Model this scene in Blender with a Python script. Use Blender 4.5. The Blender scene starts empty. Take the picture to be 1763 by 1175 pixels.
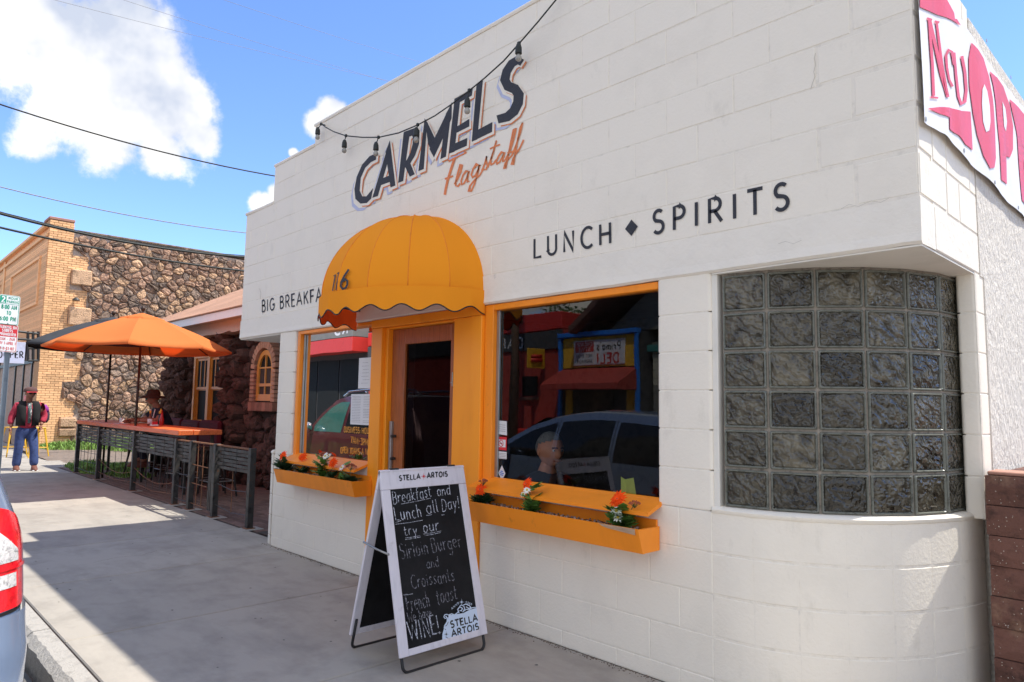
import bpy, bmesh, math, random
from mathutils import Vector, Matrix, noise
random.seed(7)
R = math.radians
PI = math.pi
scene = bpy.context.scene
col = scene.collection

# ------------------------------------------------------------------ camera
F_PX, YAW, PITCH, ROLL = 1196.88, 0.80467, 0.093153, 0.01545
CAM = Vector((0, -3.207, 1.4188))
_f = Vector((-math.sin(YAW)*math.cos(PITCH), math.cos(YAW)*math.cos(PITCH), math.sin(PITCH)))
_r = _f.cross(Vector((0, 0, 1))).normalized()
_u = _r.cross(_f)
_R = _r*math.cos(ROLL) + _u*math.sin(ROLL)
_U = -_r*math.sin(ROLL) + _u*math.cos(ROLL)
cd = bpy.data.cameras.new('camera')
cam = bpy.data.objects.new('camera', cd)
col.objects.link(cam)
cam.matrix_world = Matrix(((_R.x, _U.x, -_f.x, CAM.x), (_R.y, _U.y, -_f.y, CAM.y), (_R.z, _U.z, -_f.z, CAM.z), (0, 0, 0, 1)))
cd.sensor_width = 36
cd.lens = F_PX/1763*36
cd.clip_start = 0.05
cd.clip_end = 600
scene.camera = cam

# ------------------------------------------------------------------ sun, sky, exposure
SUNV = Vector((0.331, 0.465, 1.0)).normalized()          # towards the sun
SUN_EL = math.asin(SUNV.z)
sd = bpy.data.lights.new('sun', 'SUN')
sun = bpy.data.objects.new('sun', sd)
col.objects.link(sun)
sun.rotation_euler = (-SUNV).to_track_quat('-Z', 'Y').to_euler()
sun.location = (10, 14, 30)
sd.energy = 2.85
sd.angle = R(0.53)
sd.color = (1.0, 0.95, 0.86)
world = bpy.data.worlds.new('World')
scene.world = world
world.use_nodes = True
scene.view_settings.view_transform = 'Standard'
scene.view_settings.look = 'None'
scene.view_settings.exposure = 1.17
scene.view_settings.gamma = 1
scene.view_settings.use_curve_mapping = False
scene.cycles.max_bounces = 8
scene.cycles.transparent_max_bounces = 12


def ray(px, py):
    return _R*((px-881.5)/F_PX) - _U*((py-587.5)/F_PX) + _f


def onY(px, py, Y=0.0):
    d = ray(px, py)
    return CAM + d*((Y-CAM.y)/d.y)


def onX(px, py, X):
    d = ray(px, py)
    return CAM + d*((X-CAM.x)/d.x)


def onZ(px, py, Z=0.0):
    d = ray(px, py)
    return CAM + d*((Z-CAM.z)/d.z)


def build_world():
    nt = world.node_tree
    nt.nodes.clear()
    N = nt.nodes.new
    L = nt.links.new
    out = N('ShaderNodeOutputWorld')
    bg = N('ShaderNodeBackground')
    bg.inputs['Strength'].default_value = 0.15
    sky = N('ShaderNodeTexSky')
    sky.sky_type = 'NISHITA'
    sky.sun_disc = False
    sky.sun_elevation = SUN_EL
    sky.sun_rotation = math.atan2(SUNV.x, SUNV.y)
    sky.altitude = 2100
    sky.air_density = 1.0
    sky.dust_density = 0.15
    sky.ozone_density = 2.0
    tc = N('ShaderNodeTexCoord')
    nrm = N('ShaderNodeVectorMath')
    nrm.operation = 'NORMALIZE'
    L(tc.outputs['Generated'], nrm.inputs[0])
    # distort directions a little so that the cloud's outline billows
    n1 = N('ShaderNodeTexNoise')
    n1.inputs['Scale'].default_value = 11
    n1.inputs['Detail'].default_value = 8
    n1.inputs['Roughness'].default_value = 0.66
    L(nrm.outputs[0], n1.inputs['Vector'])
    blobs = [(40, 10, 165), (110, 70, 150), (180, 150, 160), (260, 190, 120), (150, 60, 120), (215, 30, 75), (235, 130, 125), (300, 175, 85), (110, 190, 75), (190, 240, 80), (60, 235, 55),
             (275, 262, 58), (345, 235, 42), (210, 170, 120), (549, 214, 33), (575, 192, 36), (452, 349, 28), (478, 335, 26), (506, 264, 12)]
    prev = None
    for (x, y, r) in blobs:
        d = ray(x, y).normalized()
        v = N('ShaderNodeVectorMath')
        v.operation = 'DISTANCE'
        v.inputs[1].default_value = d
        L(nrm.outputs[0], v.inputs[0])
        m = N('ShaderNodeMath')
        m.operation = 'MULTIPLY_ADD'
        m.inputs[1].default_value = -1/(r/F_PX*0.79)
        m.inputs[2].default_value = 1.0
        L(v.outputs['Value'], m.inputs[0])
        if prev is None:
            prev = m
        else:
            mx = N('ShaderNodeMath')
            mx.operation = 'SMOOTH_MAX'
            mx.inputs[2].default_value = 0.15
            L(prev.outputs[0], mx.inputs[0])
            L(m.outputs[0], mx.inputs[1])
            prev = mx
    # low frequency clouds added out of view, thickened to brighten and warm the shade
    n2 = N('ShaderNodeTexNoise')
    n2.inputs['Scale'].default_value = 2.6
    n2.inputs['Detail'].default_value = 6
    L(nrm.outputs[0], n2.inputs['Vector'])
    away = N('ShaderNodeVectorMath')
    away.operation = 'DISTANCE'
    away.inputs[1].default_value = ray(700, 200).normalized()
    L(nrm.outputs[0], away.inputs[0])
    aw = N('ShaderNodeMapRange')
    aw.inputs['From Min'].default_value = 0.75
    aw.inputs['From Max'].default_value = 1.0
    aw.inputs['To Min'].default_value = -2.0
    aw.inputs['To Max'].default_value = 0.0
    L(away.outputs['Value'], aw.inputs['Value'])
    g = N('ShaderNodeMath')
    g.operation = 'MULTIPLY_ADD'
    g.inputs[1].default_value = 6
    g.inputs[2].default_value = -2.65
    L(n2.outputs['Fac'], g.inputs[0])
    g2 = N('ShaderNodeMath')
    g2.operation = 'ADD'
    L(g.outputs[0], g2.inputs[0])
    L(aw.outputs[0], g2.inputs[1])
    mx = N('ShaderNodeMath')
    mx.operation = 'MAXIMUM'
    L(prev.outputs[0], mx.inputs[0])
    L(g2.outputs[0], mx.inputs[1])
    # add noise, threshold
    s = N('ShaderNodeMath')
    s.operation = 'MULTIPLY_ADD'
    s.inputs[1].default_value = 2.0
    s.inputs[2].default_value = -0.97
    L(n1.outputs['Fac'], s.inputs[0])
    a = N('ShaderNodeMath')
    a.operation = 'ADD'
    L(mx.outputs[0], a.inputs[0])
    L(s.outputs[0], a.inputs[1])
    mr = N('ShaderNodeMapRange')
    mr.interpolation_type = 'SMOOTHSTEP'
    mr.inputs['From Min'].default_value = 0.0
    mr.inputs['From Max'].default_value = 0.5
    L(a.outputs[0], mr.inputs['Value'])
    # body tone of the cloud
    n3 = N('ShaderNodeTexNoise')
    n3.inputs['Scale'].default_value = 5.5
    n3.inputs['Detail'].default_value = 5
    n3.inputs['Roughness'].default_value = 0.55
    L(nrm.outputs[0], n3.inputs['Vector'])
    cr = N('ShaderNodeMapRange')
    cr.inputs['From Min'].default_value = 0.36
    cr.inputs['From Max'].default_value = 0.64
    L(n3.outputs['Fac'], cr.inputs['Value'])
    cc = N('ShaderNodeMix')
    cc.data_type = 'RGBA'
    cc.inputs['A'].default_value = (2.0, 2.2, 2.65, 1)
    cc.inputs['B'].default_value = (4.9, 4.65, 4.2, 1)  # warm tone, so the cloud light takes some blue out of the shade
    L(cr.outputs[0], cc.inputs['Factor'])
    # the sky itself
    tint = N('ShaderNodeMix')
    tint.data_type = 'RGBA'
    tint.blend_type = 'MULTIPLY'
    tint.inputs['Factor'].default_value = 1.0
    tint.inputs['B'].default_value = (0.72, 0.82, 1.0, 1)
    L(sky.outputs[0], tint.inputs['A'])
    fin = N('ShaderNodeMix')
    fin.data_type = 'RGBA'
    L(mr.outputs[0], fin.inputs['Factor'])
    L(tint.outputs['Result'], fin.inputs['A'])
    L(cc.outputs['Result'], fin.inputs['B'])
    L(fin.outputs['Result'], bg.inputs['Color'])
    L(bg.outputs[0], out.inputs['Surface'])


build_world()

# ------------------------------------------------------------------ materials


def new_mat(name):
    m = bpy.data.materials.new(name)
    m.use_nodes = True
    nt = m.node_tree
    b = nt.nodes['Principled BSDF']
    return m, nt, b


def mat(name, c, rough=0.7, metal=0.0, var=0.12, vscale=6.0, bump=0.0, bscale=60.0, bdist=0.004, spec=0.5, coat=0.0,
        stain=None, stain_scale=1.5, stain_cut=(0.55, 0.75), stretch=None, detail=6, obj_var=0.0, streak=None):
    """Procedural surface: mottled base colour, optional stains with a shape of their own, bump."""
    m, nt, b = new_mat(name)
    N, L = nt.nodes.new, nt.links.new
    geo = N('ShaderNodeNewGeometry')
    mp = N('ShaderNodeMapping')
    L(geo.outputs['Position'], mp.inputs['Vector'])
    if stretch:
        mp.inputs['Scale'].default_value = stretch
    n = N('ShaderNodeTexNoise')
    n.inputs['Scale'].default_value = vscale
    n.inputs['Detail'].default_value = detail
    n.inputs['Roughness'].default_value = 0.6
    L(mp.outputs[0], n.inputs['Vector'])
    mr = N('ShaderNodeMapRange')
    mr.inputs['From Min'].default_value = 0.3
    mr.inputs['From Max'].default_value = 0.5
    mr.inputs['To Min'].default_value = 1-var
    mr.inputs['To Max'].default_value = 1+var
    L(n.outputs['Fac'], mr.inputs['Value'])
    mul = N('ShaderNodeMix')
    mul.data_type = 'RGBA'
    mul.blend_type = 'MULTIPLY'
    mul.inputs['Factor'].default_value = 1
    mul.inputs['A'].default_value = (*c, 1)
    L(mr.outputs[0], mul.inputs['B'])
    last = mul.outputs['Result']
    if obj_var:
        oi = N('ShaderNodeObjectInfo')
        hm = N('ShaderNodeMapRange')
        hm.inputs['To Min'].default_value = 1-obj_var
        hm.inputs['To Max'].default_value = 1+obj_var
        L(oi.outputs['Random'], hm.inputs['Value'])
        m3 = N('ShaderNodeMix')
        m3.data_type = 'RGBA'
        m3.blend_type = 'MULTIPLY'
        m3.inputs['Factor'].default_value = 1
        L(last, m3.inputs['A'])
        L(hm.outputs[0], m3.inputs['B'])
        last = m3.outputs['Result']
    if stain:
        n2 = N('ShaderNodeTexNoise')
        n2.inputs['Scale'].default_value = stain_scale
        n2.inputs['Detail'].default_value = 9
        n2.inputs['Roughness'].default_value = 0.65
        if streak:
            mp2 = N('ShaderNodeMapping')
            mp2.inputs['Scale'].default_value = streak
            L(geo.outputs['Position'], mp2.inputs['Vector'])
            L(mp2.outputs[0], n2.inputs['Vector'])
        else:
            L(geo.outputs['Position'], n2.inputs['Vector'])
        mr2 = N('ShaderNodeMapRange')
        mr2.inputs['From Min'].default_value = stain_cut[0]
        mr2.inputs['From Max'].default_value = stain_cut[1]
        L(n2.outputs['Fac'], mr2.inputs['Value'])
        m2 = N('ShaderNodeMix')
        m2.data_type = 'RGBA'
        m2.inputs['B'].default_value = (*stain, 1)
        L(mr2.outputs[0], m2.inputs['Factor'])
        L(last, m2.inputs['A'])
        last = m2.outputs['Result']
    L(last, b.inputs['Base Color'])
    b.inputs['Roughness'].default_value = rough
    b.inputs['Metallic'].default_value = metal
    b.inputs['Specular IOR Level'].default_value = spec
    b.inputs['Coat Weight'].default_value = coat
    if bump:
        nb = N('ShaderNodeTexNoise')
        nb.inputs['Scale'].default_value = bscale
        nb.inputs['Detail'].default_value = 5
        nb.inputs['Roughness'].default_value = 0.6
        L(mp.outputs[0], nb.inputs['Vector'])
        bu = N('ShaderNodeBump')
        bu.inputs['Strength'].default_value = bump
        bu.inputs['Distance'].default_value = bdist
        L(nb.outputs['Fac'], bu.inputs['Height'])
        L(bu.outputs[0], b.inputs['Normal'])
    return m


def glass_mat(name, fac_scale=2.2, tint=(0.75, 0.8, 0.78), ior=1.5):
    m, nt, b = new_mat(name)
    nt.nodes.remove(b)
    N, L = nt.nodes.new, nt.links.new
    out = [n for n in nt.nodes if n.type == 'OUTPUT_MATERIAL'][0]
    fr = N('ShaderNodeFresnel')
    fr.inputs['IOR'].default_value = ior
    mu = N('ShaderNodeMath')
    mu.operation = 'MULTIPLY'
    mu.use_clamp = True
    mu.inputs[1].default_value = fac_scale
    L(fr.outputs[0], mu.inputs[0])
    t = N('ShaderNodeBsdfTransparent')
    t.inputs[0].default_value = (*tint, 1)
    g = N('ShaderNodeBsdfGlossy')
    g.inputs['Roughness'].default_value = 0.0
    # old plate glass is never quite flat
    nb = N('ShaderNodeTexNoise')
    nb.inputs['Scale'].default_value = 1.2
    geo = N('ShaderNodeNewGeometry')
    L(geo.outputs['Position'], nb.inputs['Vector'])
    bu = N('ShaderNodeBump')
    bu.inputs['Strength'].default_value = 0.06
    bu.inputs['Distance'].default_value = 0.02
    L(nb.outputs['Fac'], bu.inputs['Height'])
    L(bu.outputs[0], g.inputs['Normal'])
    mx = N('ShaderNodeMixShader')
    L(mu.outputs[0], mx.inputs[0])
    L(t.outputs[0], mx.inputs[1])
    L(g.outputs[0], mx.inputs[2])
    L(mx.outputs[0], out.inputs[0])
    return m


def block_glass_mat(name):
    """pressed glass block: wavy ribs under a glossy face, dark room behind"""
    m, nt, b = new_mat(name)
    N, L = nt.nodes.new, nt.links.new
    tc = N('ShaderNodeTexCoord')
    oi = N('ShaderNodeObjectInfo')
    ad = N('ShaderNodeVectorMath')
    ad.operation = 'ADD'
    sc = N('ShaderNodeVectorMath')
    sc.operation = 'SCALE'
    sc.inputs['Scale'].default_value = 7
    L(oi.outputs['Random'], sc.inputs[0])
    L(tc.outputs['Object'], ad.inputs[0])
    L(sc.outputs[0], ad.inputs[1])
    w = N('ShaderNodeTexWave')
    w.wave_type = 'RINGS'
    w.rings_direction = 'SPHERICAL'
    w.inputs['Scale'].default_value = 7
    w.inputs['Distortion'].default_value = 9
    w.inputs['Detail'].default_value = 2
    w.inputs['Detail Scale'].default_value = 2.5
    L(ad.outputs[0], w.inputs['Vector'])
    n = N('ShaderNodeTexNoise')
    n.inputs['Scale'].default_value = 7
    n.inputs['Detail'].default_value = 1.5
    n.inputs['Distortion'].default_value = 2.5
    L(ad.outputs[0], n.inputs['Vector'])
    mixh = N('ShaderNodeMath')
    mixh.operation = 'ADD'
    L(w.outputs['Fac'], mixh.inputs[0])
    L(n.outputs['Fac'], mixh.inputs[1])
    bu = N('ShaderNodeBump')
    bu.inputs['Strength'].default_value = 0.55
    bu.inputs['Distance'].default_value = 0.012
    L(mixh.outputs[0], bu.inputs['Height'])
    L(bu.outputs[0], b.inputs['Normal'])
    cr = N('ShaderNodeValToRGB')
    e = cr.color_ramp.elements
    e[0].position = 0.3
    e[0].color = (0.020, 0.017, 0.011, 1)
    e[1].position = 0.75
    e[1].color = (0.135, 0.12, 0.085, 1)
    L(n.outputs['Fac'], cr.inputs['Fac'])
    vr = N('ShaderNodeMapRange')
    vr.inputs['To Min'].default_value = 0.35
    vr.inputs['To Max'].default_value = 1.5
    L(oi.outputs['Random'], vr.inputs['Value'])
    vm = N('ShaderNodeMix')
    vm.data_type = 'RGBA'
    vm.blend_type = 'MULTIPLY'
    vm.inputs['Factor'].default_value = 1
    L(cr.outputs[0], vm.inputs['A'])
    L(vr.outputs[0], vm.inputs['B'])
    L(vm.outputs['Result'], b.inputs['Base Color'])
    b.inputs['Roughness'].default_value = 0.05
    b.inputs['IOR'].default_value = 1.6
    b.inputs['Specular IOR Level'].default_value = 0.45
    return m


M = {}
M['paint'] = mat('white_masonry_paint', (0.85, 0.79, 0.685), 0.62, var=0.03, vscale=2.5, bump=0.55, bscale=55, bdist=0.004,
                 stain=(0.66, 0.61, 0.52), stain_scale=4.5, stain_cut=(0.60, 0.86), streak=(1.3, 1.3, .55))
M['mortar'] = mat('painted_mortar', (0.79, 0.735, 0.64), 0.8, var=0.08, vscale=20, bump=0.5, bscale=120, bdist=0.003)
M['lintel'] = mat('painted_lintel', (0.83, 0.78, 0.69), 0.65, var=0.03, vscale=3, bump=0.8, bscale=22, bdist=0.006,
                  stain=(0.52, 0.50, 0.45), stain_scale=5.5, stain_cut=(0.64, 0.74))
M['stucco'] = mat('rough_stucco', (0.72, 0.68, 0.62), 0.9, var=0.05, vscale=12, bump=1.0, bscale=26, bdist=0.03, stretch=(1, 1.6, 0.7), detail=8)
M['soffit'] = mat('painted_soffit', (0.76, 0.73, 0.66), 0.7, var=0.05, vscale=4, bump=0.5, bscale=14, bdist=0.003)
M['orange'] = mat('orange_trim_paint', (0.94, 0.285, 0.016), 0.42, var=0.07, vscale=4, bump=0.18, bscale=30, bdist=0.002, spec=0.4,
                  stain=(0.50, 0.15, 0.02), stain_scale=6, stain_cut=(0.62, 0.8), stretch=(1, 1, 0.3))
M['awning'] = mat('awning_canvas', (0.90, 0.285, 0.016), 0.8, var=0.07, vscale=3, bump=0.25, bscale=500, bdist=0.001, spec=0.2)
M['awning_seam'] = mat('awning_seam', (0.78, 0.225, 0.012), 0.85)
M['awning_in'] = mat('awning_lining', (0.95, 0.13, 0.01), 0.85, var=0.05)
M['black'] = mat('black_paint', (0.012, 0.012, 0.013), 0.5, var=0.2)
M['letter'] = mat('black_lettering', (0.022, 0.024, 0.032), 0.7, var=0.5, vscale=220, bump=0.4, bscale=70, stain=(0.20, 0.20, 0.21), stain_scale=150, stain_cut=(0.62, 0.74))
M['letter_o'] = mat('orange_lettering', (0.66, 0.20, 0.07), 0.7, var=0.2, vscale=60)
M['letter_l'] = mat('lavender_lettering', (0.47, 0.51, 0.70), 0.7, var=0.08, vscale=20)
M['white'] = mat('white_flat', (0.78, 0.78, 0.78), 0.6, var=0.03)
M['door'] = mat('varnished_door_wood', (0.30, 0.085, 0.022), 0.45, var=0.3, vscale=9, stretch=(6, 6, 0.5), bump=0.2, bscale=30, coat=0.2)
M['jamb'] = mat('orange_door_surround', (0.97, 0.33, 0.016), 0.42, var=0.08, vscale=4, bump=0.25, bscale=26, bdist=0.002, spec=0.4, stain=(0.62, 0.17, 0.015), stain_scale=6, stain_cut=(0.66, 0.8), stretch=(1, 1, 0.3))
M['glass'] = glass_mat('window_glass', 1.7, (0.88, 0.9, 0.89))
M['dglass'] = glass_mat('door_glass', 0.35, (0.35, 0.35, 0.36))
M['gblock'] = block_glass_mat('wavy_glass_block')
M['gedge'] = mat('glass_block_rim', (0.13, 0.135, 0.115), 0.22, var=0.35, vscale=40, spec=0.4)
M['gmortar'] = mat('glass_block_mortar', (0.22, 0.19, 0.155), 0.85, var=0.35, vscale=35, bump=0.6, bscale=90, stain=(0.32, 0.29, 0.25), stain_scale=30, stain_cut=(0.55, 0.7))
M['alu'] = mat('grey_aluminium', (0.35, 0.35, 0.34), 0.4, 0.7, var=0.1)
M['room'] = mat('dark_interior', (0.055, 0.045, 0.04), 0.9, var=0.3)
M['concrete'] = mat('sidewalk_concrete', (0.345, 0.315, 0.272), 0.88, var=0.12, vscale=3.2, bump=0.4, bscale=90, bdist=0.003,
                    stain=(0.225, 0.205, 0.18), stain_scale=1.3, stain_cut=(0.46, 0.90), obj_var=0.06, streak=(1, 2.2, 1))
M['kerb'] = mat('kerb_concrete', (0.35, 0.33, 0.30), 0.9, var=0.15, vscale=14, bump=0.7, bscale=60, bdist=0.01)
M['crackdirt'] = mat('crack_dirt', (0.48, 0.44, 0.38), 0.95)
M['gum'] = mat('gum_spot', (0.10, 0.095, 0.09), 0.9)
M['asphalt'] = mat('asphalt', (0.13, 0.125, 0.118), 0.9, var=0.2, vscale=8, bump=0.6, bscale=140, bdist=0.004)
M['soil'] = mat('bare_soil', (0.16, 0.125, 0.10), 0.95, var=0.3, vscale=10, bump=0.7, bscale=80, bdist=0.01)
M['paver'] = mat('brick_paver', (0.15, 0.095, 0.078), 0.9, var=0.2, vscale=20, obj_var=0.3, bump=0.4, bscale=120)
M['steel'] = mat('raw_steel', (0.042, 0.041, 0.039), 0.5, 0.4, var=0.5, vscale=14, stain=(0.13, 0.055, 0.025), stain_scale=14, stain_cut=(0.58, 0.7))
M['rust'] = mat('rusty_steel', (0.17, 0.075, 0.035), 0.7, 0.2, var=0.4, vscale=30)
M['barwood'] = mat('orange_stained_wood', (0.62, 0.13, 0.035), 0.45, var=0.25, vscale=7, stretch=(0.5, 7, 7), bump=0.2, bscale=30)
M['umb_o'] = mat('orange_umbrella_canvas', (0.80, 0.235, 0.055), 0.85, var=0.05, spec=0.15)
M['umb_b'] = mat('black_umbrella_canvas', (0.045, 0.047, 0.052), 0.9, var=0.1, spec=0.2)
M['bronze'] = mat('bronze_pole', (0.045, 0.028, 0.02), 0.45, 0.5, var=0.2)
M['lava'] = mat('lava_stone', (0.30, 0.185, 0.125), 0.95, var=0.4, vscale=9, bump=1.0, bscale=28, bdist=0.03, obj_var=0.36,
                stain=(0.13, 0.095, 0.08), stain_scale=7, stain_cut=(0.5, 0.68))
M['lava2'] = mat('lava_stone_grey', (0.245, 0.175, 0.13), 0.95, var=0.4, vscale=9, bump=1.0, bscale=28, bdist=0.03, obj_var=0.36,
                 stain=(0.10, 0.085, 0.08), stain_scale=7, stain_cut=(0.5, 0.68))
M['lava3'] = mat('lava_stone_tan', (0.42, 0.27, 0.165), 0.95, var=0.35, vscale=9, bump=1.0, bscale=28, bdist=0.03, obj_var=0.25)
M['lava_dark'] = mat('dark_lava_stone', (0.085, 0.042, 0.032), 0.95, var=0.5, vscale=9, bump=1.0, bscale=35, bdist=0.03, obj_var=0.4)
M['lmortar'] = mat('lava_wall_mortar', (0.40, 0.32, 0.26), 0.95, var=0.25, vscale=12, bump=0.8, bscale=50, bdist=0.01)
M['dmortar'] = mat('dark_mortar', (0.055, 0.04, 0.034), 0.95, var=0.25, vscale=12)
M['tan'] = mat('tan_brick', (0.80, 0.47, 0.235), 0.85, var=0.12, vscale=16, obj_var=0.20, bump=0.3, bscale=70)
M['tmortar'] = mat('brick_mortar', (0.42, 0.27, 0.15), 0.95, var=0.15, vscale=20)
M['pinkbrick'] = mat('arch_brick', (0.44, 0.235, 0.15), 0.85, var=0.15, obj_var=0.2)
M['oldbrick'] = mat('reveal_brick', (0.30, 0.13, 0.085), 0.9, var=0.2, obj_var=0.2)
M['housewin'] = mat('orange_window_paint', (0.66, 0.27, 0.045), 0.45, var=0.08)
M['shingle'] = mat('tan_shingles', (0.42, 0.235, 0.15), 0.95, var=0.15, vscale=25, bump=0.5, bscale=90, obj_var=0.12)
M['stuccopink'] = mat('pale_eave_stucco', (0.66, 0.53, 0.45), 0.9, var=0.06, vscale=6, bump=0.3, bscale=30)
M['redpaint'] = mat('red_painted_wall', (0.38, 0.05, 0.035), 0.75, var=0.12, vscale=2, bump=0.4, bscale=20)
M['redbright'] = mat('bright_red', (0.62, 0.04, 0.03), 0.5, var=0.06)
M['darkgrey'] = mat('dark_grey_band', (0.06, 0.062, 0.065), 0.8)
M['grey'] = mat('grey_siding', (0.20, 0.195, 0.175), 0.8, var=0.08)
M['beige'] = mat('beige_siding', (0.50, 0.48, 0.38), 0.8, var=0.05)
M['teal'] = mat('teal_trim', (0.05, 0.24, 0.22), 0.6)
M['blue'] = mat('bright_blue_trim', (0.02, 0.18, 0.65), 0.5)
M['yellow'] = mat('yellow_paint', (0.72, 0.42, 0.03), 0.5, var=0.06)
M['brown'] = mat('brown_trim', (0.14, 0.07, 0.05), 0.7)
M['wood_pole'] = mat('pole_wood', (0.14, 0.09, 0.06), 0.9, var=0.3, stretch=(8, 8, 0.6))
M['banner'] = mat('white_vinyl', (0.80, 0.80, 0.82), 0.42, var=0.02)
M['banner_red'] = mat('red_vinyl_print', (0.70, 0.03, 0.09), 0.4, var=0.08)
M['brownblock'] = mat('brown_split_block', (0.115, 0.052, 0.038), 0.9, var=0.35, vscale=16, obj_var=0.2, bump=0.9, bscale=55, bdist=0.01,
                      stain=(0.26, 0.15, 0.10), stain_scale=5, stain_cut=(0.60, 0.75))
M['brownspeck'] = mat('pale_aggregate', (0.42, 0.36, 0.30), 0.9, var=0.2)
M['capblock'] = mat('terracotta_cap', (0.36, 0.19, 0.14), 0.9, var=0.15, bump=0.4)
M['leaf'] = mat('flower_leaf', (0.10, 0.20, 0.035), 0.55, var=0.3, vscale=30, obj_var=0.25)
M['leaf2'] = mat('dark_leaf', (0.035, 0.085, 0.03), 0.55, var=0.3, vscale=30, obj_var=0.25)
M['petal'] = mat('orange_petal', (0.88, 0.075, 0.008), 0.8, var=0.15, vscale=40, spec=0.1)
M['petal_w'] = mat('white_petal', (0.80, 0.80, 0.72), 0.6, var=0.03)
M['petal_r'] = mat('rust_petal', (0.32, 0.075, 0.03), 0.7, var=0.2, vscale=40)
M['gold'] = mat('flower_eye', (0.60, 0.42, 0.05), 0.7)
M['potsoil'] = mat('potting_gravel', (0.10, 0.055, 0.04), 0.95, var=0.5, vscale=60, bump=0.8, bscale=90)
M['pebble'] = mat('pebble', (0.30, 0.22, 0.18), 0.8, var=0.5, vscale=80)
M['rawwood'] = mat('bare_chipped_wood', (0.42, 0.28, 0.18), 0.8, var=0.2, vscale=14, stretch=(0.5, 5, 5))
M['frame_w'] = mat('whitewashed_board', (0.66, 0.63, 0.68), 0.6, var=0.07, vscale=6, stretch=(5, 5, 0.7), bump=0.25, bscale=28,
                   stain=(0.50, 0.46, 0.50), stain_scale=9, stain_cut=(0.66, 0.76))
M['chalkboard'] = mat('chalkboard', (0.010, 0.010, 0.011), 0.7, var=0.3, spec=0.15, stain=(0.022, 0.022, 0.024), stain_scale=6, stain_cut=(0.5, 0.8))
M['chalk'] = mat('chalk', (0.42, 0.44, 0.50), 0.95, var=0.55, vscale=160, stain=(0.05, 0.05, 0.055), stain_scale=110, stain_cut=(0.46, 0.60))
M['chalk_f'] = mat('faint_chalk', (0.20, 0.20, 0.23), 0.95, var=0.5, vscale=160, stain=(0.02, 0.02, 0.022), stain_scale=90, stain_cut=(0.42, 0.56))
M['decal'] = mat('pale_blue_decal', (0.58, 0.68, 0.82), 0.5, var=0.03)
M['redstar'] = mat('red_star_decal', (0.60, 0.02, 0.03), 0.5)
M['paper'] = mat('white_paper', (0.72, 0.72, 0.73), 0.8, var=0.03)
M['ink'] = mat('grey_print', (0.30, 0.30, 0.32), 0.8)
M['note'] = mat('lime_sticky_note', (0.62, 0.72, 0.12), 0.8)
M['handorange'] = mat('orange_window_marker', (0.85, 0.36, 0.04), 0.6)
M['signwhite'] = mat('sign_white', (0.80, 0.82, 0.82), 0.4)
M['signgreen'] = mat('sign_green', (0.01, 0.33, 0.20), 0.4)
M['signred'] = mat('sign_red', (0.62, 0.03, 0.04), 0.4)
M['galv'] = mat('galvanised_post', (0.22, 0.26, 0.30), 0.45, 0.5, var=0.2)
M['lilac'] = mat('pale_lilac_sign', (0.52, 0.54, 0.68), 0.6)
M['skin'] = mat('skin', (0.62, 0.27, 0.17), 0.55, var=0.1)
M['skin_d'] = mat('tanned_skin', (0.30, 0.13, 0.08), 0.55, var=0.1)
M['jeans'] = mat('blue_denim', (0.035, 0.06, 0.17), 0.9, var=0.3, vscale=14, bump=0.4, bscale=30)
M['redjacket'] = mat('red_plaid_shirt', (0.32, 0.025, 0.05), 0.9, var=0.4, vscale=18)
M['vest'] = mat('black_quilted_vest', (0.012, 0.012, 0.013), 0.95, var=0.3, bump=0.5, bscale=25)
M['shirt'] = mat('patterned_shirt', (0.08, 0.11, 0.11), 0.9, var=0.5, vscale=40, stain=(0.5, 0.5, 0.5), stain_scale=20, stain_cut=(0.55, 0.6))
M['cap'] = mat('grey_cap_cloth', (0.10, 0.05, 0.045), 0.9)
M['capred'] = mat('red_cap_brim', (0.60, 0.04, 0.06), 0.8)
M['purple'] = mat('purple_pack', (0.26, 0.03, 0.26), 0.8)
M['darkpack'] = mat('dark_pack', (0.05, 0.035, 0.06), 0.8)
M['shoe'] = mat('brown_shoe', (0.16, 0.06, 0.04), 0.7)
M['navy'] = mat('navy_cloth', (0.014, 0.018, 0.035), 0.9)
M['hair'] = mat('grey_hair', (0.15, 0.145, 0.14), 0.8, var=0.3, vscale=60)
M['straw'] = mat('dark_straw_hat', (0.035, 0.02, 0.016), 0.9)
M['maroon'] = mat('maroon_vinyl', (0.085, 0.008, 0.014), 0.75, spec=0.2)
M['ketchup'] = mat('ketchup_red', (0.45, 0.02, 0.02), 0.3)
M['carblue'] = mat('silver_blue_car_paint', (0.26, 0.35, 0.52), 0.26, 0.5, var=0.03, coat=0.8)
M['carblue_d'] = mat('car_blue_dark', (0.05, 0.08, 0.14), 0.28, 0.3, coat=0.8)
M['carmaroon'] = mat('maroon_car_paint', (0.07, 0.015, 0.02), 0.3, 0.3, coat=0.8)
M['carglass'] = mat('tinted_car_glass', (0.012, 0.014, 0.016), 0.05, spec=0.8)
M['carteal'] = mat('green_tinted_glass', (0.03, 0.10, 0.085), 0.1, spec=0.6)
M['chrome'] = mat('chrome', (0.6, 0.6, 0.6), 0.15, 1.0)
M['tyre'] = mat('tyre_rubber', (0.02, 0.02, 0.02), 0.8)
M['lamp_r'] = mat('red_lamp_lens', (0.60, 0.010, 0.02), 0.08, coat=1.0, var=0.25, vscale=40, bump=0.35, bscale=110, bdist=0.004)
M['lamp_w'] = mat('clear_lamp_lens', (0.62, 0.62, 0.62), 0.12, 0.35, var=0.5, vscale=55, bump=0.9, bscale=110, bdist=0.01, coat=1.0)
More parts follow.
